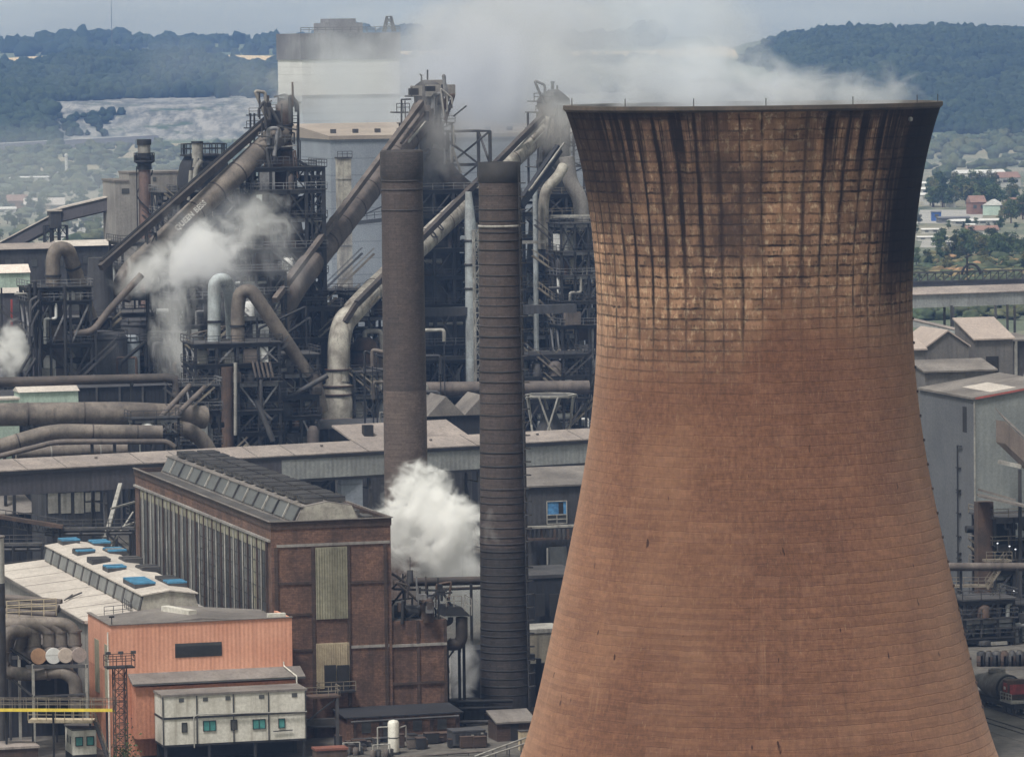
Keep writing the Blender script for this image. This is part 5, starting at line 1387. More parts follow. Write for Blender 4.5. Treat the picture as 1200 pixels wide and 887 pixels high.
def seams(T, pts, r, step, m='dkpipe', name='flange', n=18):
    for p, q in zip(pts, pts[1:]):
        L = (q-p).length; d = (q-p)/max(L,1e-6)
        for s in np.arange(step*.7, L-step*.3, step):
            mb = MB(); mb.tube(p+d*(s-.12), p+d*(s+.12), r*1.035, n=n); T.part(name, mb, M[m])

def text_on(word, p, dirv, upv, size, T, mat):
    """raised lettering on a real surface"""
    cu = bpy.data.curves.new('lettering', 'FONT'); cu.body = word; cu.size = size; cu.extrude = .03; cu.offset = .03*size; cu.space_character = 1.12
    o = bpy.data.objects.new('lettering', cu); COL.objects.link(o)
    dg = bpy.context.evaluated_depsgraph_get(); me_ = bpy.data.meshes.new_from_object(o.evaluated_get(dg)); bpy.data.objects.remove(o)
    x = dirv.normalized(); y = (upv - x*upv.dot(x)).normalized(); z = x.cross(y)
    me_.transform(Matrix(((x.x,y.x,z.x,p.x-T.loc.x),(x.y,y.y,z.y,p.y-T.loc.y),(x.z,y.z,z.z,p.z-T.loc.z),(0,0,0,1))))
    me_.materials.clear(); me_.materials.append(mat)
    o = bpy.data.objects.new('lettering', me_); COL.objects.link(o)
    return o

# ================================================================ blast furnace, left
DA = 900.
fa = gz(W(331, 400, DA))
A1 = Thing('blast_furnace', 'black blast furnace left of the centre with a tall uptake mast', 'blast furnace', fa, 'three blast furnaces')
zA = lambda py, d=DA, px=330: W(px, py, d).z
b = MB(); b.lathe([(6,0),(6.2,12),(5.2,20),(6.4,24),(5.0,42),(3.4,52),(2.9,zA(190)),(2.0,zA(182))], fa, 28); A1.part('stack', b, M['rust'])
frame(A1, fa, 13, 13.2, [9,16,22.5,zA(348),zA(320),zA(290),zA(255),zA(222),zA(196)], 3, 4, .55, .4, seed=3, clutter=10, rail_m='steel2')
b = MB(); b.box(W(320,200,DA-1), 2.2, 3, zA(130)-zA(200)); A1.part('hoist_shaft', b, M['soot'])
b = MB(); p = W(334.5,196,DA); b.lathe([(1.35,0),(1.35,zA(150)-p.z),(1.55,zA(146)-p.z),(1.55,zA(124)-p.z),(1.0,zA(118)-p.z)], p, 20); A1.part('uptake', b, M['rust'])
for py in (186, 176, 166, 156, 147):
    b = MB(); q = W(334.5,py,DA); b.lathe([(1.3,-.15),(1.55,-.1),(1.55,.1),(1.3,.15)], q, 18, cap=False); A1.part('flange', b, M['steel'])
b = MB(); b.beam(W(321,114,DA), W(333,111,DA), .3); b.beam(W(333,111,DA), W(342,115,DA), .4); b.beam(W(338,112,DA), W(347,128,DA), .25); b.beam(W(326,112,DA), W(327,126,DA), .25); b.box(W(331,124,DA), 1.5, 1.5, 1.4); b.box(W(338,122,DA), 1.2, 1.2, 1.3); b.beam(W(328,112.6,DA), W(345,112.6,DA), .35); A1.part('bleeder_valves', b, M['steel'])
b = MB(); b.beam(W(313.5,135,DA), W(313.5,112,DA), .55); A1.part('post', b, M['dkpipe'])
b = MB(); b.beam(W(349.5,205,DA), W(349.5,121,DA), .38); b.beam(W(346.5,120.5,DA), W(353,120.5,DA), .3); b.beam(W(352,200,DA-2), W(352,165,DA-2), .15); A1.part('mast', b, M['steel'])
for (x0, x1, py) in ((289, 315, 151), (292, 314, 136), (340, 350, 145), (314, 342, 132)):
    p, q = W(x0,py,DA-1), W(x1,py,DA-1); q.z = p.z
    b = MB(); b.hexa(p, q-p, U*2.5, Z*.18); dk = A1.part('platform', b, M['steel'])
    b = MB(); b.rail([p+Z*.18, q+Z*.18], 1.2, 1.3, .1); A1.part('handrail', b, M['steel2'], under=dk)
for px in (293.5, 298):
    b = MB(); b.beam(W(px,196,DA-1), W(px,133,DA-1), .3); A1.part('post', b, M['steel'])
b = MB(); b.beam(W(340,183,DA-2), W(362,196,DA-2), .7, .5); A1.part('brace', b, M['steel']); b = MB(); b.beam(W(316,180,DA-2), W(296,196,DA-2), .5); A1.part('brace', b, M['steel'])
b = MB(); lattice(b, gz(W(371, 300, DA-4)), 2.0, 0, zA(206), 2.6, .3, .2); A1.part('lattice_leg', b, M['steel'])
b = MB(); lattice(b, gz(W(290, 300, DA-6)), 1.8, 0, zA(200), 2.6, .3, .2); A1.part('lattice_leg', b, M['steel'])
b = MB(); b.hexa(W(353,206,DA-3), V*2.6, U*2, Z*-1.2); b.rail([W(352,196,DA-3), W(371,197,DA-3)], 1.3, 1.5, .12); A1.part('walkway', b, M['steel'])
# downcomer and skip bridge with the furnace name
pts = [W(329,158,DA), W(320,163,DA-3), W(150,322,DA-26), W(140,350,DA-27)]
b = MB(); b.path(pts, 2.05, 22, 4); dcA = A1.part('downcomer', b, M['pipe'])
seams(A1, pts[1:3], 2.05, 6.0)
pa, pb = W(317,140,DA-2), W(118,314,DA-34)
b = MB(); b.beam(pa, pb, 1.0, 1.15); A1.part('skip_bridge', b, M['dkpipe'])
b = MB(); b.beam(pa+Z*1.2-U*.7, pb+Z*1.2-U*.7, .2); b.beam(pa+Z*1.2+U*.7, pb+Z*1.2+U*.7, .2); A1.part('skip_rail', b, M['steel'])
dA = (pts[1]-pts[2]).normalized()
f_ = min((abs((pts[2].lerp(pts[1], q)-CAM).cross(ray(198,270)).length), q) for q in np.linspace(.1,.5,200))[1]; cpos = pts[2].lerp(pts[1], float(f_)); nrm = (CAM-cpos).normalized(); upd = nrm.cross(dA).normalized(); upd = upd if upd.z > 0 else -upd
nrm = dA.cross(upd) if dA.cross(upd).y < 0 else -dA.cross(upd)
lo = text_on('QUEEN BESS', cpos + nrm*2.07 - upd*.35, dA, upd, 1.35, A1, M['letter']); lo.parent = A1.e
for f in (.3, .62):
    p = pb.lerp(pa, f); b = MB(); lattice(b, gz(p)+U*2, 1.6, 0, p.z-2.0, 3., .3, .2); A1.part('trestle', b, M['steel'])
# cast house and lower clutter
ka = Thing('cast_house', 'low sooty cast house at the foot of the left blast furnace', 'cast house', fa-V*16+U*4)
b = MB(); b.prism([fa-V*22+U*6, fa+V*14+U*6, fa+V*14+U*24, fa-V*22+U*24], Z*zA(430)); ka.part('wall', b, M['soot'])
b = MB(); zz = zA(430); b.prism([fa-V*22.5+U*5.5+Z*(zz+.005), fa-V*22.5+U*15+Z*(zz+3), fa-V*22.5+U*24.5+Z*(zz+.005)], V*37); ka.part('roof', b, M['soot2'])
for k in range(7):
    b = MB(); b.hexa(fa-V*(20-k*5)+U*5.9+Z*6, V*2.4, U*.1, Z*5); ka.part('opening', b, M['black'])

# ---- stove and gas plant with two goosenecks, in front of it
DG = 842.
g0 = gz(W(270, 450, DG))
G1 = Thing('gas_plant', 'dark gas cleaning frame under two goosenecks left of centre', 'gas plant', g0)
zG = lambda py: W(270, py, DG).z
frame(G1, g0+V*.3, 9, 14.5, [7, 11.5, zG(505), zG(480), zG(447), zG(425), zG(401)], 2, 4, .5, .4, seed=8, clutter=14, rail_m='steel2')
G1b = Thing('gas_plant', 'smaller dark gas frame right of the goosenecks beside the steep duct', 'gas plant', gz(W(340,450,DG+6)))
frame(G1b, W(336, 450, DG+6), 8, 9, [7, 12, zG(490), zG(466), zG(440), zG(418)], 2, 3, .45, .4, seed=18, clutter=11, rail_m='steel2')
b = MB(); b.tube(gz(W(266,520,DG-5)), W(266,430,DG-5), 1.05, n=18); G1.part('vessel', b, M['rust'])
b = MB(); b.tube(W(276,510,DG-6), W(276,425,DG-6), .3, n=10); G1.part('pipe', b, M['pale'])
for k in range(5):
    b = MB(); b.tube(W(300+k*5,442,DG-5), W(296+k*5,424,DG-5), .22, n=8); G1.part('pipe', b, M['pipe2'])
b = MB(); b.path([W(301,470,DG-6), W(320,517,DG-6)], .5, 10); b.path([W(306,445,DG-6), W(306,480,DG-6), W(318,492,DG-6)], .3, 8); G1.part('pipe', b, M['steel2'])
def goose(name, lab, pts, r, m, m2=None, grp='goosenecks', fl=()):
    t = Thing(name, lab, 'pipe', gz(pts[0]), grp)
    b = MB(); b.path(pts, r, 24, r*2.0); t.part('pipe', b, M[m])
    for (f0, i) in fl:
        p = pts[i].lerp(pts[i+1], f0); d = (pts[i+1]-pts[i]).normalized(); b = MB(); b.tube(p-d*.2, p+d*.2, r*1.16, n=22); t.part('flange', b, M['steel'])
    return t
goose('gooseneck', 'pale blue grey gooseneck pipe arching over the gas plant', [W(251,402,DG), W(251,346,DG), W(252,329,DG), W(264,327,DG+1), W(270,345,DG+3), W(273,400,DG+5)], 1.12, 'pipeblue', fl=((.45,0),))
gs = goose('gooseneck', 'brown gooseneck pipe running down to the scarred vertical duct', [W(278.5,402,DG-1), W(278.5,362,DG-1), W(281,343,DG-1), W(294,340,DG-1), W(304,354,DG-1), W(364,443,DG+4), W(370,452,DG+4), W(377,482,DG+5)], 1.18, 'pipe', fl=((.5,0),(.96,4)))
b = MB(); b.tube(W(366,437,DG+4), W(372,452,DG+4), 1.35, .95, n=20); gs.part('reducer', b, M['pipe2'])
b = MB(); b.path([W(300,474,DG+2), W(345,462,DG+2), W(384,440,DG+2)], .45, 12); t = Thing('pipe_run', 'grey pipe slanting up to the foot of the brown gooseneck', 'pipe', gz(W(300,474,DG+2))); t.part('pipe', b, M['steel2'])

# ================================================================ middle blast furnace
DB = 950.
fb = gz(W(506, 400, DB))
A2 = Thing('blast_furnace', 'grey hazed blast furnace top rising behind the plain brown chimney', 'blast furnace', fb, 'three blast furnaces')
zB = lambda py, px=506: W(px, py, DB).z
b = MB(); b.lathe([(6.4,0),(6.5,14),(5.5,22),(6.8,26),(5.2,46),(3.6,zB(215)),(2.8,zB(190)),(2.4,zB(125)),(2.6,zB(118)),(2.6,zB(100)),(1.2,zB(94))], fb, 28); A2.part('stack', b, M['steel2'])
frame(A2, W(522,400,DB), 14, 15.5, [10,17,24,zB(355),zB(322),zB(290),zB(250),zB(222)], 3, 4, .6, .45, seed=12, clutter=10, rail_m='steel2')
for (x0, x1, py) in ((482, 497, 114), (496, 533, 114), (465, 480, 133), (490, 512, 150)):
    p, q = W(x0,py,DB-2), W(x1,py,DB-2); q.z = p.z
    b = MB(); b.hexa(p, q-p, U*5, Z*.25); dk = A2.part('platform', b, M['steel2'])
    b = MB(); b.rail([p+Z*.25, q+Z*.25], 1.6, 1.2, .13); A2.part('handrail', b, M['steel2'], under=dk)
b = MB(); b.box(W(514,113,DB-1), 5.6, 4, 2.2); b.box(W(490,113,DB-1), 2.3, 3, 2.0); b.box(W(510,100,DB), 3.5, 2, 1.0); A2.part('charging_house', b, M['conc'])
b = MB(); b.beam(W(494,114,DB), W(494,88,DB), .25); b.beam(W(492,87,DB), W(494.5,90,DB), .25); b.beam(W(501,98,DB), W(501,82,DB), .25); b.beam(W(518,100,DB), W(521,92,DB), .3); A2.part('mast', b, M['steel2'])
b = MB(); b.prism([W(514,180,DB), W(524,185,DB), W(520,150,DB), W(514,140,DB)], U*3); A2.part('strut', b, M['steel2'])
b = MB(); b.beam(W(470.5,170,DB-3), W(470.5,117,DB-3), .3); b.beam(W(476,165,DB-3), W(474.5,118,DB-3), .2); b.beam(W(470,117,DB-3), W(482,116.5,DB-3), .3); b.beam(W(500,190,DB-4), W(499.5,120,DB-4), .3); A2.part('post', b, M['steel2'])
b = MB(); b.path([W(513,196,DB), W(521,202,DB-1), W(556,240,DB-3), W(560,260,DB-3)], 2.2, 18); A2.part('gas_main', b, M['dkpipe'])
b = MB(); lattice(b, gz(W(540, 180, DB+4))+V*.5, 8.4, 0, W(540,154,DB+4).z, 6.2, .55, .35); A2.part('lattice_frame', b, M['steel2'])
pts = [W(497,128,DB-2), W(487,150,DB-4), W(345,335,DB-62), W(324,372,DB-68), W(322,440,DB-69)]
b = MB(); b.path(pts, 2.35, 24, 6); A2.part('downcomer', b, M['pipe2'])
seams(A2, pts[1:3], 2.35, 7.5, 'dkpipe')
b = MB(); b.beam(W(494,120,DB-6), W(322,352,DB-76), .95, 1.0); b.beam(W(496,134,DB-7), W(470,168,DB-16), .5); A2.part('skip_bridge', b, M['pipe2'])
b = MB(); b.beam(W(499,143,DB-8), W(474,172,DB-14), .35); A2.part('skip_rail', b, M['pale'])
kb = Thing('cast_house', 'tall dark cast house wall between the two brick chimneys', 'cast house', fb-U*14)
q = fb - U*6 - V*8
b = MB(); b.hexa(gz(q), V*34, U*10, Z*zB(432)); kb.part('wall', b, M['soot'])
b = MB(); b.hexa(gz(q)-V*.3-U*.4+Z*(zB(432)+.004), V*34.6, U*10.8, Z*.5); kb.part('roof', b, M['steel2'])
for k in range(9):
    b = MB(); b.beam(gz(q)+V*(1+k*4)-U*.4, gz(q)+V*(1+k*4)-U*.4+Z*zB(436), .55); kb.part('column', b, M['steel2'])
p = W(478,372,DB-24); b = MB(); b.hexa(p, V*33, U*2, Z*1.6); kb.part('crane_beam', b, M['soot2'])
b = MB(); b.tube(W(480,456,DB-40), W(690,454,DB-34), 1.3, n=20); t = Thing('pipe_run', 'fat grey brown pipe crossing low behind both brick chimneys', 'pipe', gz(W(560,456,DB-40))); t.part('pipe', b, M['pipe2'])
b = MB()
for px in (505, 545, 640): b.beam(gz(W(px,458,DB-38)), W(px,459,DB-38), .4)
t.part('post', b, M['steel'])
q = gz(W(500, 498, 830)); t = Thing('pitched_shed', 'small dark shed with two grey pitched roofs between the chimneys', 'shed', q)
b = MB(); b.hexa(q, V*13, U*9, Z*W(500,488,830).z); t.part('wall', b, M['soot'])
zz = W(500,488,830).z
for k in range(2):
    b = MB(); o = q+V*(k*6.5)-U*.4+Z*(zz+.004); b.prism([o, o+V*3.3+Z*3.3, o+V*6.6], U*9.8); t.part('roof', b, M['roofgrey'])
# right side vertical duct, pale
b = MB(); b.tube(gz(W(551,380,DB-20)), W(551,262,DB-20), 1.05, n=18); b.tube(W(551,262,DB-20), W(549,225,DB-20), 1.05, .6, n=18); t = Thing('vertical_duct', 'pale grey upright duct close left of the ringed black chimney', 'duct', gz(W(551,380,DB-20))); t.part('duct', b, M['pipeblue'])
b = MB()
for py in (282, 310, 338): q = W(551,py,DB-20); b.lathe([(1.08,-.2),(1.25,0),(1.08,.2)], q, 18, cap=False)
t.part('flange', b, M['steel2'])
b = MB(); lattice(b, gz(W(559.5,380,DB-22)), 1.1, 0, W(559,270,DB-22).z, 2.2, .22, .14); t.part('ladder_frame', b, M['pale'])

# ================================================================ right blast furnace
DCC = 985.
fc = gz(W(652, 400, DCC))
A3 = Thing('blast_furnace', 'smoke veiled blast furnace right behind the cooling tower edge', 'blast furnace', fc, 'three blast furnaces')
zC = lambda py, px=652: W(px, py, DCC).z
b = MB(); b.lathe([(6.4,0),(6.5,14),(5.5,22),(6.8,26),(5.2,46),(3.8,zC(225)),(3.2,zC(195)),(2.6,zC(130)),(3.4,zC(124)),(3.2,zC(116)),(1.0,zC(105))], fc, 28); A3.part('stack', b, M['steel2'])
frame(A3, W(652,400,DCC-4), 16, 17.5, [10,17,24,zC(368),zC(334),zC(305),zC(276),zC(250),zC(226)], 3, 4, .55, .45, seed=21, clutter=13)
p, q = W(626,120,DCC-4), W(646,120,DCC-4); q.z = p.z
b = MB(); b.hexa(p, q-p, U*5, Z*.25); dk = A3.part('platform', b, M['steel2'])
b = MB(); b.rail([p+Z*.25, q+Z*.25], 1.5, 1.2, .13); A3.part('handrail', b, M['steel2'], under=dk)
b = MB(); b.beam(W(629,124,DCC-3), W(637,139,DCC-3), .4); A3.part('brace', b, M['steel2'])
b = MB(); b.beam(W(647.5,118,DCC), W(647.5,97,DCC), .5); b.beam(W(645,96.5,DCC), W(650,96.5,DCC), .4); b.beam(W(653,112,DCC), W(653,100,DCC), .3); A3.part('mast', b, M['steel2'])
pts = [W(641,147,DCC-3), W(630,158,DCC-6), W(432,345,DCC-80), W(402,378,DCC-92), W(397,400,DCC-94), W(397,448,DCC-95)]
b = MB(); b.path(pts, 2.05, 24, 6); A3.part('downcomer', b, M['pipepale'])
seams(A3, pts[1:3], 2.05, 8.5, 'pipe2')
dC = (pts[1]-pts[2]).normalized()
for (ch_, qx, qy) in (('Q', 505, 289), ('U', 513, 279)):
    f_ = min((abs((pts[2].lerp(pts[1], q)-CAM).cross(ray(qx, qy)).length), q) for q in np.linspace(.2,.6,300))[1]
    cpos = pts[2].lerp(pts[1], float(f_)); nrm = (CAM-cpos).normalized(); upd = nrm.cross(dC).normalized(); upd = upd if upd.z > 0 else -upd
    nrm = dC.cross(upd); nrm = nrm if nrm.y < 0 else -nrm
    lo = text_on(ch_, cpos + nrm*2.12 - upd*.8 - dC*.7, dC, upd, 1.9, A3, M['black']); lo.parent = A3.e
b = MB(); b.beam(W(636,136,DCC-8), W(418,356,DCC-92), .9, 1.1); b.beam(W(418,356,DCC-92), W(404,378,DCC-94), .8, .9); b.beam(W(404,378,DCC-94), W(402,460,DCC-94), .3); A3.part('skip_bridge', b, M['dkpipe'])
b = MB(); b.beam(W(638,141,DCC-9), W(600,180,DCC-20), .45); b.beam(W(640,152,DCC-9), W(604,190,DCC-20), .3); A3.part('skip_rail', b, M['pale'])
# second incline, nearer: dark box with pale edges at x 600-660
b = MB(); b.beam(W(655,174,DCC-30), W(610,240,DCC-40), .9, 1.9); A3.part('conveyor', b, M['soot'])
b = MB(); b.beam(W(661,168,DCC-32), W(622,222,DCC-40), .3); b.beam(W(658,172,DCC-32), W(620,224,DCC-40), .3); A3.part('conveyor_rail', b, M['pale'])
b = MB(); b.tube(gz(W(627,300,DCC-30)), W(627,218,DCC-30), .5, n=12); A3.part('post', b, M['pipeblue'])
b = MB(); b.path([W(660,196,DCC-24), W(655,206,DCC-26), W(640,222,DCC-27), W(637,236,DCC-27), W(637,292,DCC-27)], 1.05, 18); A3.part('gas_main', b, M['pipepale'])
b = MB(); b.path([W(664,184,DCC-20), W(668,214,DCC-20), W(680,232,DCC-20), W(682,262,DCC-20)], 1.5, 18); A3.part('gas_main', b, M['conc'])
for (x0, y0, x1, y1) in ((612,284,700,285), (645,254,700,255), (640,346,700,346), (655,352,688,351)):
    p, q = W(x0,y0,DCC-34), W(x1,y1,DCC-34); q.z = p.z
    b = MB(); b.beam(p, q, .5, .6); A3.part('crossbeam', b, M['pale'])
for (x0, y0, x1, y1) in ((672,262,694,274), (656,302,640,318), (650,286,640,300), (690,300,668,286)):
    b = MB(); b.beam(W(x0,y0,DCC-34), W(x1,y1,DCC-34), .4); A3.part('brace', b, M['steel2'])
# zigzag stairs, pale
st = [(625,300,655,321), (632,338,650,352), (632,358,652,380), (654,402,694,440)]
for (x0, y0, x1, y1) in st:
    a_, c_ = W(x0,y0,DCC-38), W(x1,y1,DCC-38); b = MB()
    for o in (0, 1.2): b.beam(a_+U*o, c_+U*o, .12, .35); b.beam(a_+U*o+Z*1.2, c_+U*o+Z*1.2, .12)
    for s in np.arange(.03, 1, .07): p = a_.lerp(c_, s); b.beam(p, p+U*1.2, .3, .06)
    for s in np.arange(0, 1.01, .2): p = a_.lerp(c_, s); b.beam(p, p+Z*1.2, .1)
    A3.part('stair', b, M['railing'])
    b = MB(); p = c_; q = c_+V*5; b.hexa(p-Z*.2, V*5, U*1.3, Z*.2); b.rail([p, q], 1.2, 1.2, .1); A3.part('landing', b, M['railing'])
kc_ = Thing('cast_house', 'dark cast house wall right of the ringed black chimney', 'cast house', gz(W(605,500,DCC-34)))
q = gz(W(600, 500, DCC-36)); b = MB(); b.hexa(q, V*24, U*8, Z*zC(404)); kc_.part('wall', b, M['soot'])
b = MB(); b.hexa(q-V*.2-U*.4+Z*(zC(404)+.004), V*24.4, U*8.8, Z*.5); kc_.part('roof', b, M['conc'])
for k in range(7):
    b = MB(); b.beam(q+V*(.6+k*3.7)-U*.3, q+V*(.6+k*3.7)-U*.3+Z*zC(410), .45); kc_.part('column', b, M['soot2'])
b = MB(); b.hexa(W(678,399,DCC-42), V*4.6, U*3, Z*4.2); kc_.part('control_cabin', b, M['rust'])
# a worker in orange
pp = W(680, 402, DCC-44)
# open crown of inclined struts behind gallery
sk_ = gz(W(645, 520, 820)); t = Thing('strutted_hopper', 'round hopper deck on splayed pale struts beside the cooling tower edge', 'hopper', sk_)
cz = W(645, 464, 820)
b = MB(); b.lathe([(4.2,-.2),(4.4,0),(4.4,.3),(3.9,.3),(3.9,.1)], cz, 8, cap=False, smooth=False); t.part('ring', b, M['pale'])
b = MB(); b.lathe([(3.9,.05),(.5,.35)], cz, 8, smooth=False); t.part('cover', b, M['steel2'])
for k in range(8):
    a_ = k*math.pi/4+.3; p = cz+Vector((math.cos(a_)*4.1, math.sin(a_)*4.1, 0)); a2 = a_+(.55 if k % 2 else -.55); q = cz+Vector((math.cos(a2)*3.1, math.sin(a2)*3.1, -cz.z+W(645,508,820).z))
    b = MB(); b.beam(p, q, .28); b.beam(q, gz(q), .3); t.part('strut', b, M['pale'])
b = MB(); b.lathe([(2.4,0),(2.4,cz.z*.75),(.8,cz.z*.9)], sk_, 16); t.part('hopper', b, M['soot2'])

# ================================================================ dust catcher under the right downcomer
DV = DCC-95
v0 = gz(W(396, 500, DV))
dc = Thing('dust_catcher', 'stained pale dust catcher with a brown cone beside the plain chimney', 'dust catcher', v0)
zv = lambda py: W(396, py, DV).z
b = MB(); b.lathe([(2.1,zv(433)),(2.1,zv(449)),(2.95,zv(452)),(2.95,zv(489))], v0, 28, cap=False); dc.part('vessel', b, M['pipepale'])
for py in (433, 452, 462):
    b = MB(); z = zv(py); r = 2.2 if py < 450 else 3.05; b.lathe([(r-.1,z-.2),(r+.08,z-.15),(r+.08,z+.15),(r-.1,z+.2)], v0, 28, cap=False); dc.part('flange', b, M['rust'])
b = MB(); b.lathe([(2.95,zv(489)),(4.9,zv(509)),(4.9,zv(509)-.3),(4.7,zv(509)-.3)], v0, 28, cap=False); dc.part('cone', b, mk('brown cone sheet', (.22,.165,.145), (.16,.12,.105), .3, .3))
b = MB(); b.lathe([(4.6,0),(4.6,zv(509)-.3)], v0, 28); dc.part('skirt', b, M['soot2'])
for k, (px, r, y0, y1, lab) in enumerate(((428, 2.5, 395, 470, 'brown domed stove vessel just right of the pale vertical duct'), (388, 1.6, 386, 440, 'narrow rusty stove vessel half behind the pale vertical duct'), (440, 2.0, 405, 470, 'short grey domed stove vessel against the plain chimney'))):
    c = gz(W(px, 450, DV+12+4*k)); zt = W(px, y0, DV+12+4*k).z
    t = Thing('stove', lab, 'stove', c)
    b = MB(); b.lathe([(r,0),(r,zt-r*.9),(r*.82,zt-r*.4),(r*.45,zt-.1),(.2,zt)], c, 24); t.part('shell', b, M['rust' if k != 2 else 'pipe2'])
    b = MB(); b.lathe([(r*1.03,zt-r*1.1),(r*1.03,zt-r*.9)], c, 24, cap=False); b.lathe([(r*1.03,zt*.6),(r*1.03,zt*.6+.3)], c, 24, cap=False); t.part('band', b, M['steel'])
    b = MB(); b.path([Vector((c.x,c.y,zt-.3)), Vector((c.x,c.y,zt+1)), Vector((c.x,c.y,zt+1))+V*3, Vector((c.x,c.y,zt-3))+V*3.4], .5, 10); t.part('pipe', b, M['pale' if k == 0 else 'pipe2'])
# dark box frames around the foot, right of the steep duct
G2 = Thing('plant_frame', 'dark blue plant frame between the steep duct and the pale vertical duct', 'plant frame', gz(W(362,420,DV+10)))
frame(G2, W(360,420,DV+8), 9, 10.5, [7, 13, W(360,480,DV).z, W(360,432,DV).z, W(360,398,DV).z, W(360,362,DV).z], 2, 3, .5, .45, seed=31, clutter=10, rail_m='steel2')
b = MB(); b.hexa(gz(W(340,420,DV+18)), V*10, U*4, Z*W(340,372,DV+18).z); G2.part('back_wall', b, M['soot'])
G3 = Thing('plant_frame', 'dark frame of pipes and platforms right of the pale dust catcher', 'plant frame', gz(W(432,470,DV+6)))
frame(G3, W(436,470,DV+4), 8, 8.5, [7, 12, W(436,490,DV).z, W(436,463,DV).z, W(436,436,DV).z], 2, 2, .4, .35, seed=37, clutter=13, rail_m='steel2')
# ================================================================ left: dust catcher with gooseneck and its frames
DL = 850.
l0 = gz(W(64, 420, DL)); zL = lambda py, px=64: W(px, py, DL).z
t = Thing('dust_catcher', 'dull brown dust catcher vessel under the large left gooseneck', 'dust catcher', l0)
b = MB(); b.lathe([(2.1,zL(470)),(2.1,zL(372)),(1.2,zL(356)),(1.15,zL(318))], l0, 24); t.part('vessel', b, M['pipe2'])
b = MB(); b.lathe([(2.4,0),(2.4,zL(470)-.01)], l0, 24); t.part('skirt', b, M['soot2'])
for py in (372, 400, 430):
    b = MB(); z = zL(py); b.lathe([(2.05,z-.15),(2.2,z-.1),(2.2,z+.1),(2.05,z+.15)], l0, 24, cap=False); t.part('band', b, M['steel'])
goose('gooseneck', 'large dusty gooseneck pipe standing clear at the far left', [W(62,332,DL), W(62,303,DL), W(66,291,DL), W(80,292,DL+1), W(84,306,DL+2), W(106,373,DL+6)], 1.25, 'pipe', fl=((.3,0),(.1,4)))
t = Thing('plant_frame', 'dark pipe frame wrapped round the left dust catcher', 'plant frame', l0)
frame(t, l0+V*.3, 9, 10.5, [9, 16, zL(448), zL(402), zL(352), zL(336)], 2, 3, .4, .3, seed=41, clutter=10, rail_m='steel2')
for k, (px, y1) in enumerate(((35, 333), (41, 330), (46, 340), (76, 335))):
    b = MB(); b.tube(gz(W(px,420,DL-7)), W(px,y1,DL-7), .3, n=8); t.part('pipe', b, M['steel'])
for (x0,y0,x1,y1) in ((36,352,44,348), (36,364,46,352), (38,380,46,364), (22,438,36,414), (30,440,42,420)):
    b = MB(); b.path([W(x0,y0+14,DL-8), W(x0,y0,DL-8), W(x1,y1,DL-8)], .28, 8); t.part('pipe', b, M['steel2'])
t = Thing('plant_frame', 'black plant frame cut by the left edge beside the white steam', 'plant frame', gz(W(4, 420, DL)))
frame(t, W(2,420,DL), 6, 5, [9, 16, zL(452), zL(420), zL(385)], 2, 2, .4, .3, seed=43, clutter=9, rail_m='steel2')
b = MB(); b.path([W(84,390.5,DL-3), W(108,389.5,DL-3), W(129,362,DL-2), W(166,322,DL)], .62, 14, 1.5); t = Thing('pipe_run', 'grey pipe climbing diagonally into the steam from the left dust catcher', 'pipe', gz(W(108,389,DL-3))); t.part('pipe', b, M['pipe2'])
b = MB(); b.beam(gz(W(112,390,DL-3)), W(112,388,DL-3), .3); t.part('post', b, M['steel'])
# vessels and frames behind the steam
vv = [(118, 352, 3.9, 395, 870, 'soot2', 'dull scarred brown vessel beneath the writing covered duct'), (112, 420, 5.6, 388, 862, 'soot2', 'wide dark tank between the left dust catcher and the steam'),
      (152, 420, 1.8, 392, 866, 'shed', 'slim grey tank with a slanting top beside the wide dark tank'), (163, 400, 3.4, 372, 884, 'soot2', 'dark banded tank behind the slim slanting tank'), (198, 420, 2.2, 352, 884, 'pipe2', 'hazy upright vessel half lost in the drifting steam')]
for (px, py, r, y0, dd, m_, lab) in vv:
    c = gz(W(px, py, dd)); zt = W(px, y0, dd).z; t = Thing('tank', lab, 'tank', c)
    b = MB(); b.lathe([(r,0),(r,zt-1.2),(r*.9,zt-.4),(r*.5,zt)] if px != 118 else [(r,0),(r,zt),(r*.6,zt+6),(r*.55,zt+14)], c, 24); t.part('shell', b, M[m_])
    b = MB()
    for z in (zt*.45, zt*.75, zt-1.3): b.lathe([(r*1.02,z-.15),(r*1.04,z),(r*1.02,z+.15)], c, 24, cap=False)
    t.part('band', b, M['steel'])
    b = MB(); a0 = Vector((c.x,c.y,0)); b.rail([a0+Vector((math.cos(k*.7)*r, math.sin(k*.7)*r, zt-1.1 if px != 118 else zt)) for k in range(10)], 1.2, 2, .1); t.part('handrail', b, M['steel2'])
for i, (px, dd, wu, wv, ys, sd, lab) in enumerate(((178, 890, 9, 12, (500,470,440,415,390,365), 51, 'dark pipe frame half hidden behind the drifting steam'), (225, 878, 9, 9, (500,470,440,405,380,350,322), 53, 'dark platform tower between the steam and the pale gooseneck'), (205, 940, 12, 22, (420,380,345,310,282), 55, 'broad black frame beneath the writing covered duct'), (246, 915, 9, 12, (470,400,350,320,290,255,225), 57, 'black scaffold of platforms left of the left blast furnace'))):
    c = gz(W(px, 420, dd)); t = Thing('plant_frame', lab, 'plant frame', c)
    zs_ = [8]+[W(px,y,dd).z for y in ys if W(px,y,dd).z > 11]
    frame(t, c, wu, wv, zs_, 2, 3, .45, .35, seed=sd, clutter=9, rail_m='steel2')
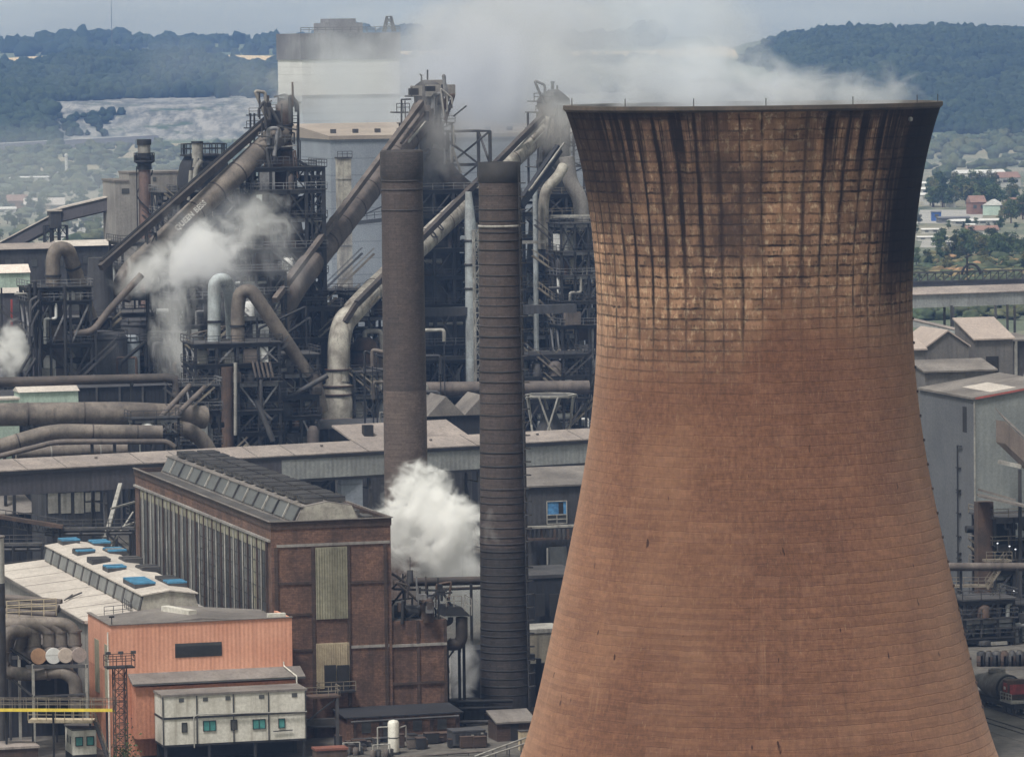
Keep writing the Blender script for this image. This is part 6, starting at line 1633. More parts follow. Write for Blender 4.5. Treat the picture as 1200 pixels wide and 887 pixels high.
# round topped plant at (235,180): curved dark housing
c = gz(W(240, 250, 945)); t = Thing('charging_plant', 'dark domed charging plant with railings behind the writing covered duct', 'plant', c)
zq = lambda py: W(240, py, 945).z
b = MB(); b.lathe([(5.2,0),(5.2,zq(208)),(4.6,zq(192)),(3.6,zq(182)),(2.6,zq(180))], c, 24); t.part('housing', b, M['soot'])
b = MB(); z = zq(181); pts = [c+Vector((math.cos(k*.63)*4.3, math.sin(k*.63)*4.3, z)) for k in range(11)]; b.rail(pts, 2.0, 1.3, .16); t.part('handrail', b, M['steel'])
b = MB(); b.lathe([(4.6,z-.3),(4.6,z)], c, 24); t.part('platform', b, M['steel'])
b = MB(); b.tube(W(231,196,938), W(231,167,938), 1.0, n=16); t.part('vent_stack', b, M['pale'])
b = MB(); b.lathe([(1.15,-.2),(1.15,.2)], W(231,167,938), 16); t.part('cap', b, M['steel'])
b = MB(); b.path([W(236,188,936), W(229,200,936), W(227,225,936)], .5, 10); b.path([W(224,200,936), W(221,240,936)], .4, 10); t.part('pipe', b, M['pale'])
b = MB(); b.beam(W(224,236,936), W(233,186,936), .35); b.beam(W(217,236,936), W(226,186,936), .3); t.part('brace', b, M['steel'])

# ================================================================ concrete bunker house and banded stack
c = gz(W(137, 320, 1060)); zz = lambda py: W(160, py, 1060).z
t = Thing('bunker_house', 'streaked grey concrete bunker house behind the banded rusty stack', 'bunker house', c)
b = MB(); b.hexa(c, V*15.2, U*14, Z*zz(213)); b.hexa(c+V*3+Z*zz(213), V*12.2, U*11, Z*(zz(204)-zz(213))); t.part('wall', b, M['conc'])
b = MB(); b.hexa(c-V*.2-U*.2+Z*(zz(213)+.004), V*3.1, U*14.4, Z*.4); b.hexa(c+V*2.9-U*.15+Z*(zz(204)+.004), V*12.5, U*11.3, Z*.4); t.part('roof', b, M['roofgrey'])
for (px, py, w_, h_) in ((147,224,9,6), (180,223,7,8), (181,210,4,5), (199,222,4,7), (205,221,4,7), (213,240,2,20), (190,236,2,15)):
    s, z = onplane(px, py, c, V); hw_, hh = w_*.0915, h_*.0915; b = MB(); b.hexa(c+V*(s-hw_)-U*.1+Z*(z-hh), V*2*hw_, U*.1, Z*2*hh); t.part('window', b, M['glassdk'])
c = gz(W(171, 300, 1010)); zz = lambda py: W(170, py, 1010).z
t = Thing('stack', 'slim rust banded stack with a black crow nest platform', 'stack', c)
zt = zz(163); b = MB(); b.tube(c, c+Z*zz(199), 1.4, 1.25, n=20); t.part('shaft', b, mk('rust striped stack', (.20,.12,.10), (.11,.085,.085), .16, .7, dirt=(.05,.035,.033)))
b = MB(); b.tube(c+Z*(zz(199)+.01), c+Z*zz(180), 1.5, 1.4, n=20); t.part('shaft', b, M['black'], label='black upper shaft'); b = MB(); b.tube(c+Z*zz(170), c+Z*zz(163.5), 1.5, n=20); t.part('shaft', b, M['black'], label='black crown of the shaft')
b = MB(); b.tube(c+Z*(zz(180)+.01), c+Z*(zz(170)-.01), 1.3, n=20); t.part('collar', b, M['pale'])
b = MB(); b.lathe([(1.5,zz(192)),(2.1,zz(190)),(2.1,zz(190)+.3),(1.4,zz(190)+.3)], c, 16, cap=False); b.rail([c+Vector((math.cos(k*.6283)*2.05, math.sin(k*.6283)*2.05, zz(190)+.3)) for k in range(11)], 1.5, 1, .14); b.box(c+V*1.8+Z*zz(190), .6, .8, 1.4); b.box(c-V*1.8+Z*zz(190), .6, .8, 1.4); t.part('platform', b, M['black'])
b = MB(); hel = [c+Vector((math.cos(k*.5)*1.62, math.sin(k*.5)*1.62, zz(200)-k*.75)) for k in range(36)]
for p, q in zip(hel, hel[1:]): b.beam(p, q, .22, .22)
t.part('spiral_strake', b, M['black'])
b = MB(); b.beam(c-V*1.7, c-V*1.7+Z*zz(195), .12); b.beam(c-V*1.7-U*.5, c-V*1.7-U*.5+Z*zz(195), .12)
for z in np.arange(5, zz(195), .8): b.beam(c-V*1.7+Z*z, c-V*1.7-U*.5+Z*z, .08)
t.part('ladder', b, M['steel'])
# ---- rising conveyor at far left
a_, m_, e_ = W(-12, 291, 1080), W(62, 252, 1075), W(138, 229, 1068)
t = Thing('conveyor_gallery', 'grey rising conveyor with a pale roof at far left', 'conveyor gallery', gz(m_))
for i, (p, q, h) in enumerate(((a_, m_, 2.7), (m_+Z*.9, e_, 2.7))):
    d = (q-p).normalized(); n = Vector((-d.y, d.x, 0)).normalized()
    b = MB(); b.prism([p, p-Z*h, p-Z*h+n*3.4, p+n*3.4], q-p); t.part('gallery', b, M['galdark'])
    b = MB(); b.prism([p-n*.3+Z*.01, p+n*3.7+Z*.5, p+n*3.7+Z*.85, p-n*.3+Z*.3], q-p); t.part('roof', b, M['roofpale'])
b = MB(); b.box(m_+V*.3-Z*2.8, 2.4, 3.8, 3.6); t.part('junction_house', b, M['soot2'])
b = MB(); b.box(m_+V*.3+Z*.81, 2.8, 4.2, .3); t.part('roof', b, M['roofpale'])
for px in (58, 66, 75, 130):
    p = W(px, 262 if px < 100 else 245, 1073); b = MB(); lattice(b, gz(p)+U*1.5, 1.8, 0, p.z-.5, 2.6, .25, .16); t.part('trestle', b, M['steel'])
# ---- long low sheds on the left, behind the furnaces
SH = [(-14, 300, 78, 292, 285, 1010, 14, 'soot2', 'roofpink', 'long grey blue shed with pink roof at the left edge'),
      (72, 299, 138, 289, 281, 1020, 12, 'soot2', 'roofpale', 'grey shed with a thin pale roof in front of the bunker house'),
      (-14, 350, 122, 336, 332, 940, 16, 'galdark', 'roofpale', 'dark low gallery with pale roof strip behind the left gooseneck')]
for (x0, yb, x1, y1, y0, dd, dep, wm, rm, lab) in SH:
    p, q = W(x0, y0+8 if wm == 'soot2' else y0+12, dd), W(x1, y0+4 if wm == 'soot2' else y0+5, dd+4); q.z = p.z
    d = (q-p).normalized(); n = Vector((-d.y, d.x, 0))
    t = Thing('long_shed', lab, 'shed', gz(p))
    b = MB(); b.hexa(gz(p), gz(q)-gz(p), n*dep, Z*p.z); t.part('wall', b, M[wm])
    b = MB(); b.prism([p-n*.4+Z*.004, p+n*dep*.5+Z*1.0, p+n*(dep+.4)+Z*.004], q-p); t.part('roof', b, M[rm])
    for k in range(6):
        L = (q-p).length; b = MB(); b.hexa(gz(p)+d*(L*(k+.3)/6)-n*.1+Z*(p.z-3.6), d*(L*.07), n*.1, Z*1.5); t.part('window', b, M['glassdk'])
c = gz(W(0, 335, 925)); t = Thing('hut', 'pale green gabled hut on the dark gallery roof at left', 'hut', c)
zz = W(18,320,925).z; z1 = W(18,331,925).z
b = MB(); b.hexa(c+Z*(z1-1), V*5.7, U*4.5, Z*(zz-z1+1)); t.part('wall', b, M['green'])
o = c+Z*(zz+.003)-U*.3-V*.1; b = MB(); b.prism([o, o+U*2.55+Z*1.5, o+U*5.1], V*5.9); t.part('roof', b, mk('hut roof', (.66,.58,.53), (.56,.49,.45), .3))
b = MB()
for (s, u_) in ((.3,.3),(5.4,.3),(.3,4.2),(5.4,4.2)): b.beam(c+V*s+U*u_, c+V*s+U*u_+Z*(z1-1), .3)
t.part('leg', b, M['steel'])
c = gz(W(23, 472, 795)); t = Thing('hut', 'grey green flat hut with cream roof above the big pipes', 'hut', c)
zz = W(23,460,795).z; z1 = W(23,474,795).z
b = MB(); b.hexa(c+Z*(z1-.5), V*9.6, U*5, Z*(zz-z1+.5)); t.part('wall', b, M['green'])
o = c+Z*(zz+.003)-U*.3-V*.2; b = MB(); b.prism([o, o+U*2.8+Z*.75, o+U*5.6], V*10); t.part('roof', b, M['roofpale'])
b = MB()
for s in (.5, 9): b.beam(c+V*s+U*2, c+V*s+U*2+Z*(z1-.5), .4)
t.part('leg', b, M['steel'])
c = gz(W(-6, 478, 790)); t = Thing('hut', 'cream topped hut cut by the left edge above the big pipes', 'hut', c); zz = W(0,469,790).z
b = MB(); b.hexa(c, V*3.9, U*4, Z*zz); t.part('wall', b, M['green']); b = MB(); b.hexa(c-V*.2-U*.2+Z*(zz+.003), V*4.3, U*4.4, Z*.3); t.part('roof', b, M['roofpale'])
b = MB(); q = gz(W(13.5,335,905)); b.beam(W(13.5,370,870), W(13.5,351,870), .3); b.beam(gz(W(13.5,370,870)), W(13.5,370,870), .35); t = Thing('marker_post', 'slim red post above the white steam at far left', 'post', gz(W(13.5,370,870))); t.part('post', b, M['redp'])

# ================================================================ big horizontal gas mains at left
def main(lab, pts, r, m, sup, n=26, step=9, sm='pipe2'):
    t = Thing('gas_main', lab, 'pipe', gz(pts[0]), 'gas mains running across the left')
    b = MB(); b.path(pts, r, n, r*2.2); t.part('pipe', b, M[m])
    if step: seams(t, pts, r, step, sm, 'flange', n)
    for f in sup:
        b = MB(); k = int(f); p = pts[k].lerp(pts[k+1], f-k); b.beam(gz(p), p-Z*r*.9, .45); b.beam(p-Z*r*1.0-U*r, p-Z*r*1.0+U*r, .4)
        t.part('support', b, M['steel'])
    return t
main('dark uppermost gas main ending in a downward bend', [W(-14,448,800), W(196,443,804), W(207,445,804), W(208,458,804), W(201,482,803)], .78, 'dkpipe', (.35, .8), step=0)
main('thickest dusty beige gas main crossing the far left', [W(-14,486,786), W(150,484,790), W(240,489,796)], 1.85, 'pipe', (.3, .75), sm='dkpipe')
main('beige gas main dipping down at the left edge', [W(-14,527,768), W(50,508,770), W(72,505,771), W(190,507,774)], 1.15, 'pipe', (.3, 2.3, 2.8), step=7, sm='dkpipe')
main('thin grey gas main running just above the gallery roof', [W(-14,538,756), W(60,519,758), W(72,517.5,758), W(196,517.5,762), W(205,524,762)], .42, 'pipe2', (.4, 2.5), step=0)
main('pale half hidden gas main behind the thin grey one', [W(18,531,776), W(150,527,782)], 1.05, 'pipe', (.3, .8), sm='pale', step=8)
main('curved beige gas main bending down right of the others', [W(188,500,790), W(216,502,792), W(232,510,793), W(246,528,794), W(252,552,794)], 1.25, 'pipe', (.5,), step=0)
c = W(206, 490, 806); b = MB(); b.tube(c, c+V*5.5+U*.5, 2.35, n=28); t = Thing('drum', 'fat beige horizontal drum right of the gas mains', 'tank', gz(c)); t.part('shell', b, M['pipe'])
b = MB(); b.tube(c-V*.9, c-V*.003, 1.2, 2.3, n=28); t.part('end_cap', b, M['pipe'])
b = MB(); b.beam(gz(c+V*2), c+V*2, .8); b.beam(gz(c+V*4.5), c+V*4.5, .8); t.part('saddle', b, M['steel'])
for i, (p, q, lab) in enumerate((((192,500,778),(240,454,800),'lower grey brace pipe slanting over the fat drum'), ((178,500,778),(222,452,798),'upper grey brace pipe slanting over the gas mains'))):
    b = MB(); b.tube(W(*p), W(*q), .42, n=12); t = Thing('pipe_run', lab, 'pipe', gz(W(*p))); t.part('pipe', b, M['pipe2'])
    b = MB(); b.beam(gz(W(*p)), W(*p), .35); t.part('post', b, M['steel'])
t = Thing('valve_frame', 'dark valve platform over the gas mains beside the slanting pipes', 'platform', gz(W(185,510,778)))
frame(t, W(180,510,779), 4, 7.2, [8, W(180,508,779).z, W(180,490,779).z], 1, 2, .35, .25, seed=61, clutter=10, rail_m='steel2')
t = Thing('valve_frame', 'dark valve rack right of the fat drum before the gas plant', 'platform', gz(W(228,505,800)))
frame(t, W(232,505,806), 5, 6, [9, W(228,520,806).z, W(228,480,806).z, W(228,452,806).z], 1, 2, .35, .3, seed=63, clutter=9, rail_m='steel2')
# dark ground level plant filling under and behind the mains
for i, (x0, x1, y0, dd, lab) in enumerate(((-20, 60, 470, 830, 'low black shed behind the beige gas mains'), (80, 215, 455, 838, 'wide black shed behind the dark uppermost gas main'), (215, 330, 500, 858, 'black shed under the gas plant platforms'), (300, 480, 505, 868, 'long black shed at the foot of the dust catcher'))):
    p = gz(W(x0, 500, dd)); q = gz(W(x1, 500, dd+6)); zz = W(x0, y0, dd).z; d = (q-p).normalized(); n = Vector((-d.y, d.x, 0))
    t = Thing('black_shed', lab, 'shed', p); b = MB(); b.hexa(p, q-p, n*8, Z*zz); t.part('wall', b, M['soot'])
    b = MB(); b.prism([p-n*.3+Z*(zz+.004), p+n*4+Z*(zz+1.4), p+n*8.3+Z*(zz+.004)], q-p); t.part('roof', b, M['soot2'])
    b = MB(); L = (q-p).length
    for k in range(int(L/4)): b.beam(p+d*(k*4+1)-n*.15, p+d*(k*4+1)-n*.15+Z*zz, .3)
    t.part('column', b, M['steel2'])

# ================================================================ great grey shed, cream duct and white tower behind
c = gz(W(389, 300, 1160)); zz = lambda py, d=1160: W(389, py, d).z
t = Thing('rolling_shed', 'great blue grey shed with a dusty roof behind the furnaces', 'mill shed', c)
hh = zz(164)
b = MB(); b.hexa(c, V*66, U*70, Z*hh); t.part('wall', b, M['shed'])
o = c+Z*(hh+.005)-V*.4-U*.4; b = MB(); b.prism([o, o+U*70.8, o+U*70.8+Z*.8, o+U*40+Z*3.2, o+Z*.9], V*66.8); t.part('roof', b, mk('great shed roof', (.36,.305,.265), (.24,.205,.18), .06, .4, dirt=(.25,.21,.19)))
for k in range(12):
    b = MB(); b.box(o+U*(8)+V*(3+k*5.4)+Z*.9, 1.2, 1.2, 1.4); t.part('roof_vent', b, M['steel2'])
o2 = c+V*50+U*30+Z*(hh+1); b = MB(); b.hexa(o2, V*16, U*18, Z*5); t.part('roof_house', b, M['towerb'])
c = gz(W(398, 300, 1120)); zt = W(398, 186, 1120).z
t = Thing('duct_tower', 'tall cream square duct against the blue grey shed', 'duct', c)
b = MB(); b.hexa(c, V*3.0, U*2.6, Z*zt); t.part('duct', b, M['pipepale'])
b = MB()
for z in np.arange(6, zt, 7.5): b.hexa(c-V*.12-U*.12+Z*z, V*3.24, U*2.84, Z*.25)
t.part('flange', b, M['pale'])
b = MB(); b.hexa(c-V*.2-U*.2+Z*(zt+.003), V*3.4, U*3, Z*.3); b.rail([c-V*.2-U*.2+Z*(zt+.3), c+V*3.2-U*.2+Z*(zt+.3)], 1.3, 1, .12); t.part('cap', b, M['steel2'])
b = MB(); b.beam(W(412,262,1115), W(448,258,1115), .9, .9); b.beam(W(418,256,1115), W(448,242,1115), .3); b.rail([W(412,259,1115), W(448,255,1115)], 1.4, 1.6, .14); t.part('walkway', b, M['steel'])
DT = 1420.
c = gz(W(357, 300, DT)); zz = lambda py: W(400, py, DT).z
wpx = onplane(470, 200, c, V)[0]
t = Thing('steelworks_tower', 'hazy white banded tower building behind the furnaces', 'tower building', c)
b = MB(); b.hexa(c, V*wpx, U*30, Z*zz(112)); t.part('lower_wall', b, M['towerb'])
b = MB(); b.hexa(c+Z*(zz(112)+.01), V*wpx, U*30, Z*(zz(70)-zz(112)-.02)); t.part('white_band', b, M['whiteb'])
b = MB(); b.hexa(c-V*.3-U*.3+Z*zz(70), V*(wpx+.6), U*30.6, Z*(zz(39)-zz(70))); t.part('upper_band', b, M['towergr'])
for k, y in enumerate((112, 158, 190)):
    b = MB(); b.hexa(c-V*.1-U*.25+Z*(zz(y)-.3), V*(wpx+.2), U*.24, Z*.5); t.part('string_course', b, M['towergr'])
s0 = onplane(386, 30, c, V)[0]; s1 = onplane(430, 30, c, V)[0]
b = MB(); b.hexa(c+V*s0+U*5+Z*(zz(39)+.01), V*(s1-s0), U*14, Z*(zz(27)-zz(39))); b.hexa(c+V*(s0+1.5)+U*7+Z*(zz(27)+.02), V*(s1-s0-3), U*10, Z*(zz(22)-zz(27))); t.part('roof_house', b, M['towergr'])
s = onplane(460, 30, c, V)[0]; b = MB(); lattice(b, c+V*s+U*4, 3, zz(38), zz(20), 2.4, .35, .22, taper=.4); t.part('roof_mast', b, M['steel2'])
b = MB()
z = zz(38); b.rail([c-V*.2-U*.2+Z*z, c+V*(wpx+.2)-U*.2+Z*z], 1.4, 2.4, .16); t.part('handrail', b, M['steel2'])
for k in range(8):
    b = MB(); b.hexa(c+V*(1.5+k*3.3)-U*.3+Z*(zz(210)), V*1.6, U*.28, Z*(zz(165)-zz(210))); t.part('vertical_light', b, M['whiteb'])

# ---- more plant between and behind the furnaces
EX = [(140, 880, 8, 12, (505,480,455,425,400), 101, 'dark pipe plant behind the dark uppermost gas main'),
 (96, 868, 8, 9, (500,470,440,405,372), 103, 'black pipe plant right of the left dust catcher'),
 (318, 864, 8, 13, (505,485,460,440), 105, 'low black pipe plant beneath the brown gooseneck'),
 (305, 880, 7, 8, (420,395,370,345,318), 107, 'narrow black platform tower behind the brown gooseneck'),
 (396, 925, 9, 14, (470,440,405,370,340), 109, 'dark platform frame behind the pale vertical duct'),
 (436, 915, 9, 10, (470,440,405,370,345), 111, 'dark platform frame against the left side of the plain chimney'),
 (525, 935, 9, 13, (480,450,420), 113, 'black low frame between the two brick chimneys'),
 (535, 965, 7, 9, (345,318,290,262), 115, 'dark upper platform frame left of the ringed chimney top'),
 (640, 925, 8, 13, (490,465,440,415), 117, 'black low frame right of the ringed chimney'),
 (676, 945, 8, 8, (380,352,322,294,262), 119, 'dark platform tower against the cooling tower edge'),
 (216, 990, 10, 10, (300,275,250,225), 121, 'black steelwork behind the domed charging plant'),
 (262, 965, 8, 9, (300,270,240,215), 123, 'black steelwork between the lettered duct and left blast furnace')]
for (px, dd, wu, wv, ys, sd, lab) in EX:
    c = gz(W(px, 420, dd)); t = Thing('plant_frame', lab, 'plant frame', c)
    zs_ = [8, 15]+[W(px,y,dd).z for y in ys if W(px,y,dd).z > 18]
    frame(t, c, wu, wv, zs_, 2, 3, .42, .34, seed=sd, clutter=13, rail_m='steel2')
# ---- steelwork round the two hazed furnace tops
for (T, px, dd, py0, ys, wv, sd) in ((A2, 500, 953, 215, (190, 168, 145), 8.5, 131), (A3, 652, 990, 222, (196, 172, 150, 132), 9.5, 133)):
    c = W(px, py0, dd); z0 = c.z
    pz = z0
    for y in ys:
        z = W(px, y, dd).z
        for (i, j) in ((-1,-1),(1,-1),(1,1),(-1,1)):
            b = MB(); p = Vector((c.x, c.y, 0))+V*(i*wv/2)+U*(j*3.5); b.beam(p+Z*pz, p+Z*z, .4); T.part('column', b, M['steel2'])
        o = Vector((c.x, c.y, z))-V*(wv/2+.5)-U*4
        b = MB(); b.hexa(o, V*(wv+1), U*8, Z*.2); dk = T.part('platform', b, M['steel2'])
        b = MB(); b.rail([o+Z*.2, o+V*(wv+1)+Z*.2], 1.3, 1.4, .12); T.part('handrail', b, M['steel2'], under=dk)
        b = MB(); p = Vector((c.x, c.y, 0))-U*3.5; b.beam(p-V*wv/2+Z*pz, p+V*wv/2+Z*z, .25); b.beam(p+V*wv/2+Z*pz, p-V*wv/2+Z*(z-.03), .25); T.part('brace', b, M['steel2'])
        b = MB(); b.tube(p+V*1.5+Z*pz, p+V*1.5+Z*z, .5, n=10); T.part('pipe', b, M['pale' if y > 170 else 'steel2'])
        pz = z
# ---- small pipes strung between the plants
rp2 = random.Random(5)
for k in range(46):
    px = rp2.choice((rp2.uniform(90, 330), rp2.uniform(90, 330), rp2.uniform(425, 470))); py = rp2.uniform(385, 500); dd = rp2.uniform(846, 872)
    L = rp2.uniform(15, 60); dy = rp2.choice((0, 0, -12, 12, -25, 18))
    a_, c_ = W(px, py, dd), W(px+L, py+dy-L*.012, dd+rp2.uniform(-2, 3)); r = rp2.uniform(.14, .42); mm = rp2.choice(('steel2','pipe2','pale','steel','rust','pipe'))
    b = MB(); b.path([a_-Z*rp2.uniform(1,4), a_, c_, c_-Z*rp2.uniform(1,5)], r, 9)
    t = Thing('pipe_run', '%s small pipe looped among the dark plant below the furnaces' % {'steel2':'grey','pipe2':'grey brown','pale':'pale','steel':'black','rust':'rusty','pipe':'dusty'}[mm], 'pipe', gz(a_), 'small pipes looped below the furnaces'); t.part('pipe', b, M[mm])
    b = MB(); b.beam(gz(a_), a_, .16); b.beam(gz(c_), c_, .16); t.part('post', b, M['steel'])

rt3 = random.Random(31)
for (T, x0, x1, y0, y1, dd) in ((A2, 484, 532, 100, 205, 944), (A3, 628, 662, 108, 205, 976), (A1, 300, 350, 122, 196, 893)):
    for k in range(26):
        px = rt3.uniform(x0, x1); py = rt3.uniform(y0, y1); p = W(px, py, dd+rt3.uniform(-1, 3)); b = MB(); q = rt3.random()
        mm = M[rt3.choice(('steel','steel2','steel2','edge','conc','rust'))]
        if q < .3: b.beam(p, p+Z*rt3.uniform(2,6), .28); T.part('post', b, mm)
        elif q < .5: b.beam(p, p+V*rt3.uniform(1.5,4)+Z*rt3.uniform(-2,2), .26); T.part('strut', b, mm)
        elif q < .68: b.path([p, p+Z*rt3.uniform(1,3), p+Z*3+V*rt3.uniform(-2.5,2.5), p-Z*2+V*rt3.uniform(-2.5,2.5)], rt3.uniform(.15,.4), 9); T.part('pipe', b, mm)
        elif q < .84: b.box(p, rt3.uniform(.6,1.8), 1.2, rt3.uniform(.6,1.9)); T.part('cabinet', b, mm)
        else: b.rail([p, p+V*rt3.uniform(2,4)], 1.3, 1, .12); T.part('handrail', b, mm)
# ================================================================ strip between black chimney and cooling tower
c = gz(W(616, 630, 706)); zz = lambda py: W(650, py, 706).z
t = Thing('pump_house', 'dark pump house with a blue reflecting window beside the cooling tower', 'pump house', c)
b = MB(); b.hexa(c, V*12, U*9, Z*zz(571)); t.part('wall', b, M['soot2'])
b = MB(); b.prism([c-V*.2-U*.4+Z*(zz(571)+.004), c-V*.2+U*9+Z*(zz(571)+1.9), c-V*.2+U*9+Z*(zz(571)+2.1), c-V*.2-U*.4+Z*(zz(571)+.25)], V*12.4); t.part('roof', b, M['roofgrey'])
s0, z1 = onplane(640.5, 587.5, c, V); s1, z0 = onplane(664, 613, c, V); zm_ = onplane(650, 603, c, V)[1]
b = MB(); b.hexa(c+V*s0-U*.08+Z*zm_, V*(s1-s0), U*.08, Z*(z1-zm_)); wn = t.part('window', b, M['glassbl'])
b = MB(); b.hexa(c+V*s0-U*.08+Z*z0, V*(s1-s0), U*.08, Z*(zm_-z0-.01)); t.part('window', b, M['glassdk'], label='dark lower window lights')
b = MB()
for x in (s0, (s0+s1)/2, s1): b.beam(c+V*x-U*.13+Z*z0, c+V*x-U*.13+Z*(zm_ if x not in (s0,s1) else z1), .13)
for z in (z0, (z0+zm_)/2, zm_, z1): b.beam(c+V*s0-U*.135+Z*z, c+V*s1-U*.135+Z*z, .13)
t.part('frame', b, M['pale'], under=wn)
b = MB(); b.hexa(c+V*(s0+1.75)-U*.12+Z*(zm_+.1), V*.7, U*.03, Z*(z1-zm_-.3)); t.part('broken_pane', b, M['steel'], under=wn)
for y in (619, 633):
    p = W(616, y, 705); b = MB(); b.hexa(p-U*.8, V*11, U*.8, Z*.3); t.part('ledge', b, M['pale' if y == 619 else 'rust'])
for k in range(10):
    p = W(619+k*5.2, 632, 705.4); b = MB(); b.beam(p, p+Z*1.5, .3); t.part('rib', b, M['steel2' if k % 3 else 'rust'])
b = MB(); b.hexa(W(644,672,704.6), V*2.6, U*.2, Z*3.8); t.part('door', b, M['glassdk'])
b = MB(); b.beam(W(641.5,672,704.4), W(641.5,642,704.4), .2); t.part('downpipe', b, M['pale'])
c = gz(W(612, 700, 668)); t = Thing('low_annexe', 'low dark annexe with a pale parapet between chimney and cooling tower', 'annexe', c)
zz = lambda py: W(650, py, 668).z
b = MB(); b.hexa(c, V*9, U*12, Z*zz(678)); t.part('wall', b, M['soot'])
b = MB(); b.hexa(c-V*.1-U*.15+Z*(zz(678)+.003), V*9.2, U*12.3, Z*.45); t.part('parapet', b, M['steel2'])
for px in (628, 645):
    b = MB(); b.hexa(W(px,722,667.5), V*1.3, U*.3, Z*3); t.part('opening', b, M['black'])
c = gz(W(618, 790, 630)); t = Thing('concrete_store', 'pale concrete wall low between black chimney and cooling tower', 'wall', c)
zz = lambda py: W(630, py, 630).z
b = MB(); b.hexa(c, V*5, U*6, Z*zz(742)); t.part('wall', b, mk('tan concrete', (.27,.24,.19), (.19,.17,.14), .2, .5))
b = MB(); b.hexa(c-V*.1-U*.1+Z*(zz(742)+.003), V*5.2, U*6.2, Z*.5); t.part('coping', b, M['pale'])
c = gz(W(618, 800, 606)); t = Thing('switch_box', 'row of dark cabinets at the foot of the ringed chimney', 'cabinet', c)
for k in range(3):
    b = MB(); b.box(c+V*(.5+k*.9)+U*(k*.3), .8, .8, W(620,766+k*6,606).z); t.part('cabinet', b, M['steel' if k % 2 else 'soot2'])
b = MB(); b.hexa(c+V*.3-U*.5+Z*5.4, V*.7, U*.08, Z*.5); t.part('notice', b, M['white'])

# ================================================================ right of the tower: tall clad house
N0 = gz(W(1142, 468, 690)); hN = W(1142, 468, 690).z
def Rr(s, t_, z): return N0 + V*s + U*t_ + Z*z
rp_ = lambda px, py: onplane(px, py, N0, V)
lp_ = lambda px, py: onplane(px, py, N0, U)
t = Thing('clad_house', 'tall grey corrugated plant house right of the cooling tower', 'plant house', N0)
WR, WL = 12., 21.5; sl_ = .145
b = MB(); b.prism([Rr(0,0,0), Rr(0,0,hN), Rr(WR,0,hN+WR*sl_), Rr(WR,0,0)], U*WL); t.part('wall', b, mk('ribbed grey cladding', (.235,.25,.25), (.165,.178,.185), .1, .3, corr=1.0, dirt=(.12,.115,.11)))
b = MB(); b.prism([Rr(-.35,-.3,hN-.03), Rr(WR+.3,-.3,hN+(WR+.3)*sl_-.0), Rr(WR+.3,-.3,hN+(WR+.3)*sl_+.3), Rr(-.35,-.3,hN+.27)], U*(WL+.6)); t.part('roof', b, M['roofgrey'])
b = MB(); b.prism([Rr(3.2,2,hN+3.2*sl_+.31), Rr(7,2,hN+7*sl_+.31), Rr(7,2,hN+7*sl_+.36), Rr(3.2,2,hN+3.2*sl_+.36)], U*11); t.part('roof_sheet', b, M['roofpale'], label='bright new roof sheets')
b = MB(); b.prism([Rr(.02,-.34,hN+.0), Rr(WR,-.34,hN+WR*sl_), Rr(WR,-.34,hN+WR*sl_+.28), Rr(.02,-.34,hN+.28)], U*.03); t.part('verge', b, mk('red verge', (.38,.10,.09), (.28,.09,.08), .5))
b = MB(); b.hexa(N0-V*.06+U*.02+Z*.5, U*(WL-.04), V*.055, Z*(hN-.6)); t.part('shaded_end_cladding', b, mk('end cladding with painted shade', (.125,.13,.145), (.095,.10,.115), .12, .25, dirt=(.06,.06,.065)))  # plain end sheets, coloured darker still to carry this side's shade
b = MB(); s0, z1 = lp_(1128.5, 476); s1, z0 = lp_(1133.5, 507); b.hexa(N0-V*.08+U*min(s0,s1)+Z*z0, U*abs(s1-s0), V*.08, Z*(z1-z0)); wn = t.part('window', b, M['black'])
b = MB(); s, z1 = lp_(1124, 522); _, z0 = lp_(1124, 700); b.tube(N0-V*.3+U*s+Z*z0, N0-V*.3+U*s+Z*z1, .09, n=6); b.beam(N0-V*.3+U*s+Z*z1, N0-V*.3+U*(s-1.6)+Z*z1, .18)
for y in (548, 574, 577, 601, 628, 647, 654, 690): _, z = lp_(1124, y); b.beam(N0-V*.2+U*(s+.7)+Z*z, N0-V*.2+U*(s-.9)+Z*z, .2)
t.part('cable', b, M['steel'])
b = MB(); b.beam(N0-V*.02-U*.02, N0-V*.02-U*.02+Z*(hN-.2), .2); t.part('corner_trim', b, M['pale'])
# inclined chute into its right face
pa, pb = W(1178, 494, 684), W(1216, 530, 676)
t = Thing('inclined_conveyor', 'brown covered conveyor dropping rightwards out of the clad house', 'conveyor', gz(pb))
d = (pb-pa); n = U
b = MB(); b.prism([pa, pa-Z*3.1, pa-Z*3.1+n*3.5, pa+n*3.5], d); t.part('gallery', b, mk('brown conveyor sheet', (.19,.15,.135), (.13,.105,.095), .2, .3))
b = MB(); b.prism([pa-n*.3+Z*.01, pa+n*3.8+Z*1.5, pa+n*3.8+Z*1.7, pa-n*.3+Z*.2], d); t.part('roof', b, M['roofgrey'])
b = MB(); q = W(1195, 550, 680); b.beam(gz(q), q, .4); t.part('column', b, M['steel2'])
b = MB(); b.beam(W(1170,541,683), W(1198,547,681), .5, .5); t.part('outrigger', b, M['pale'])
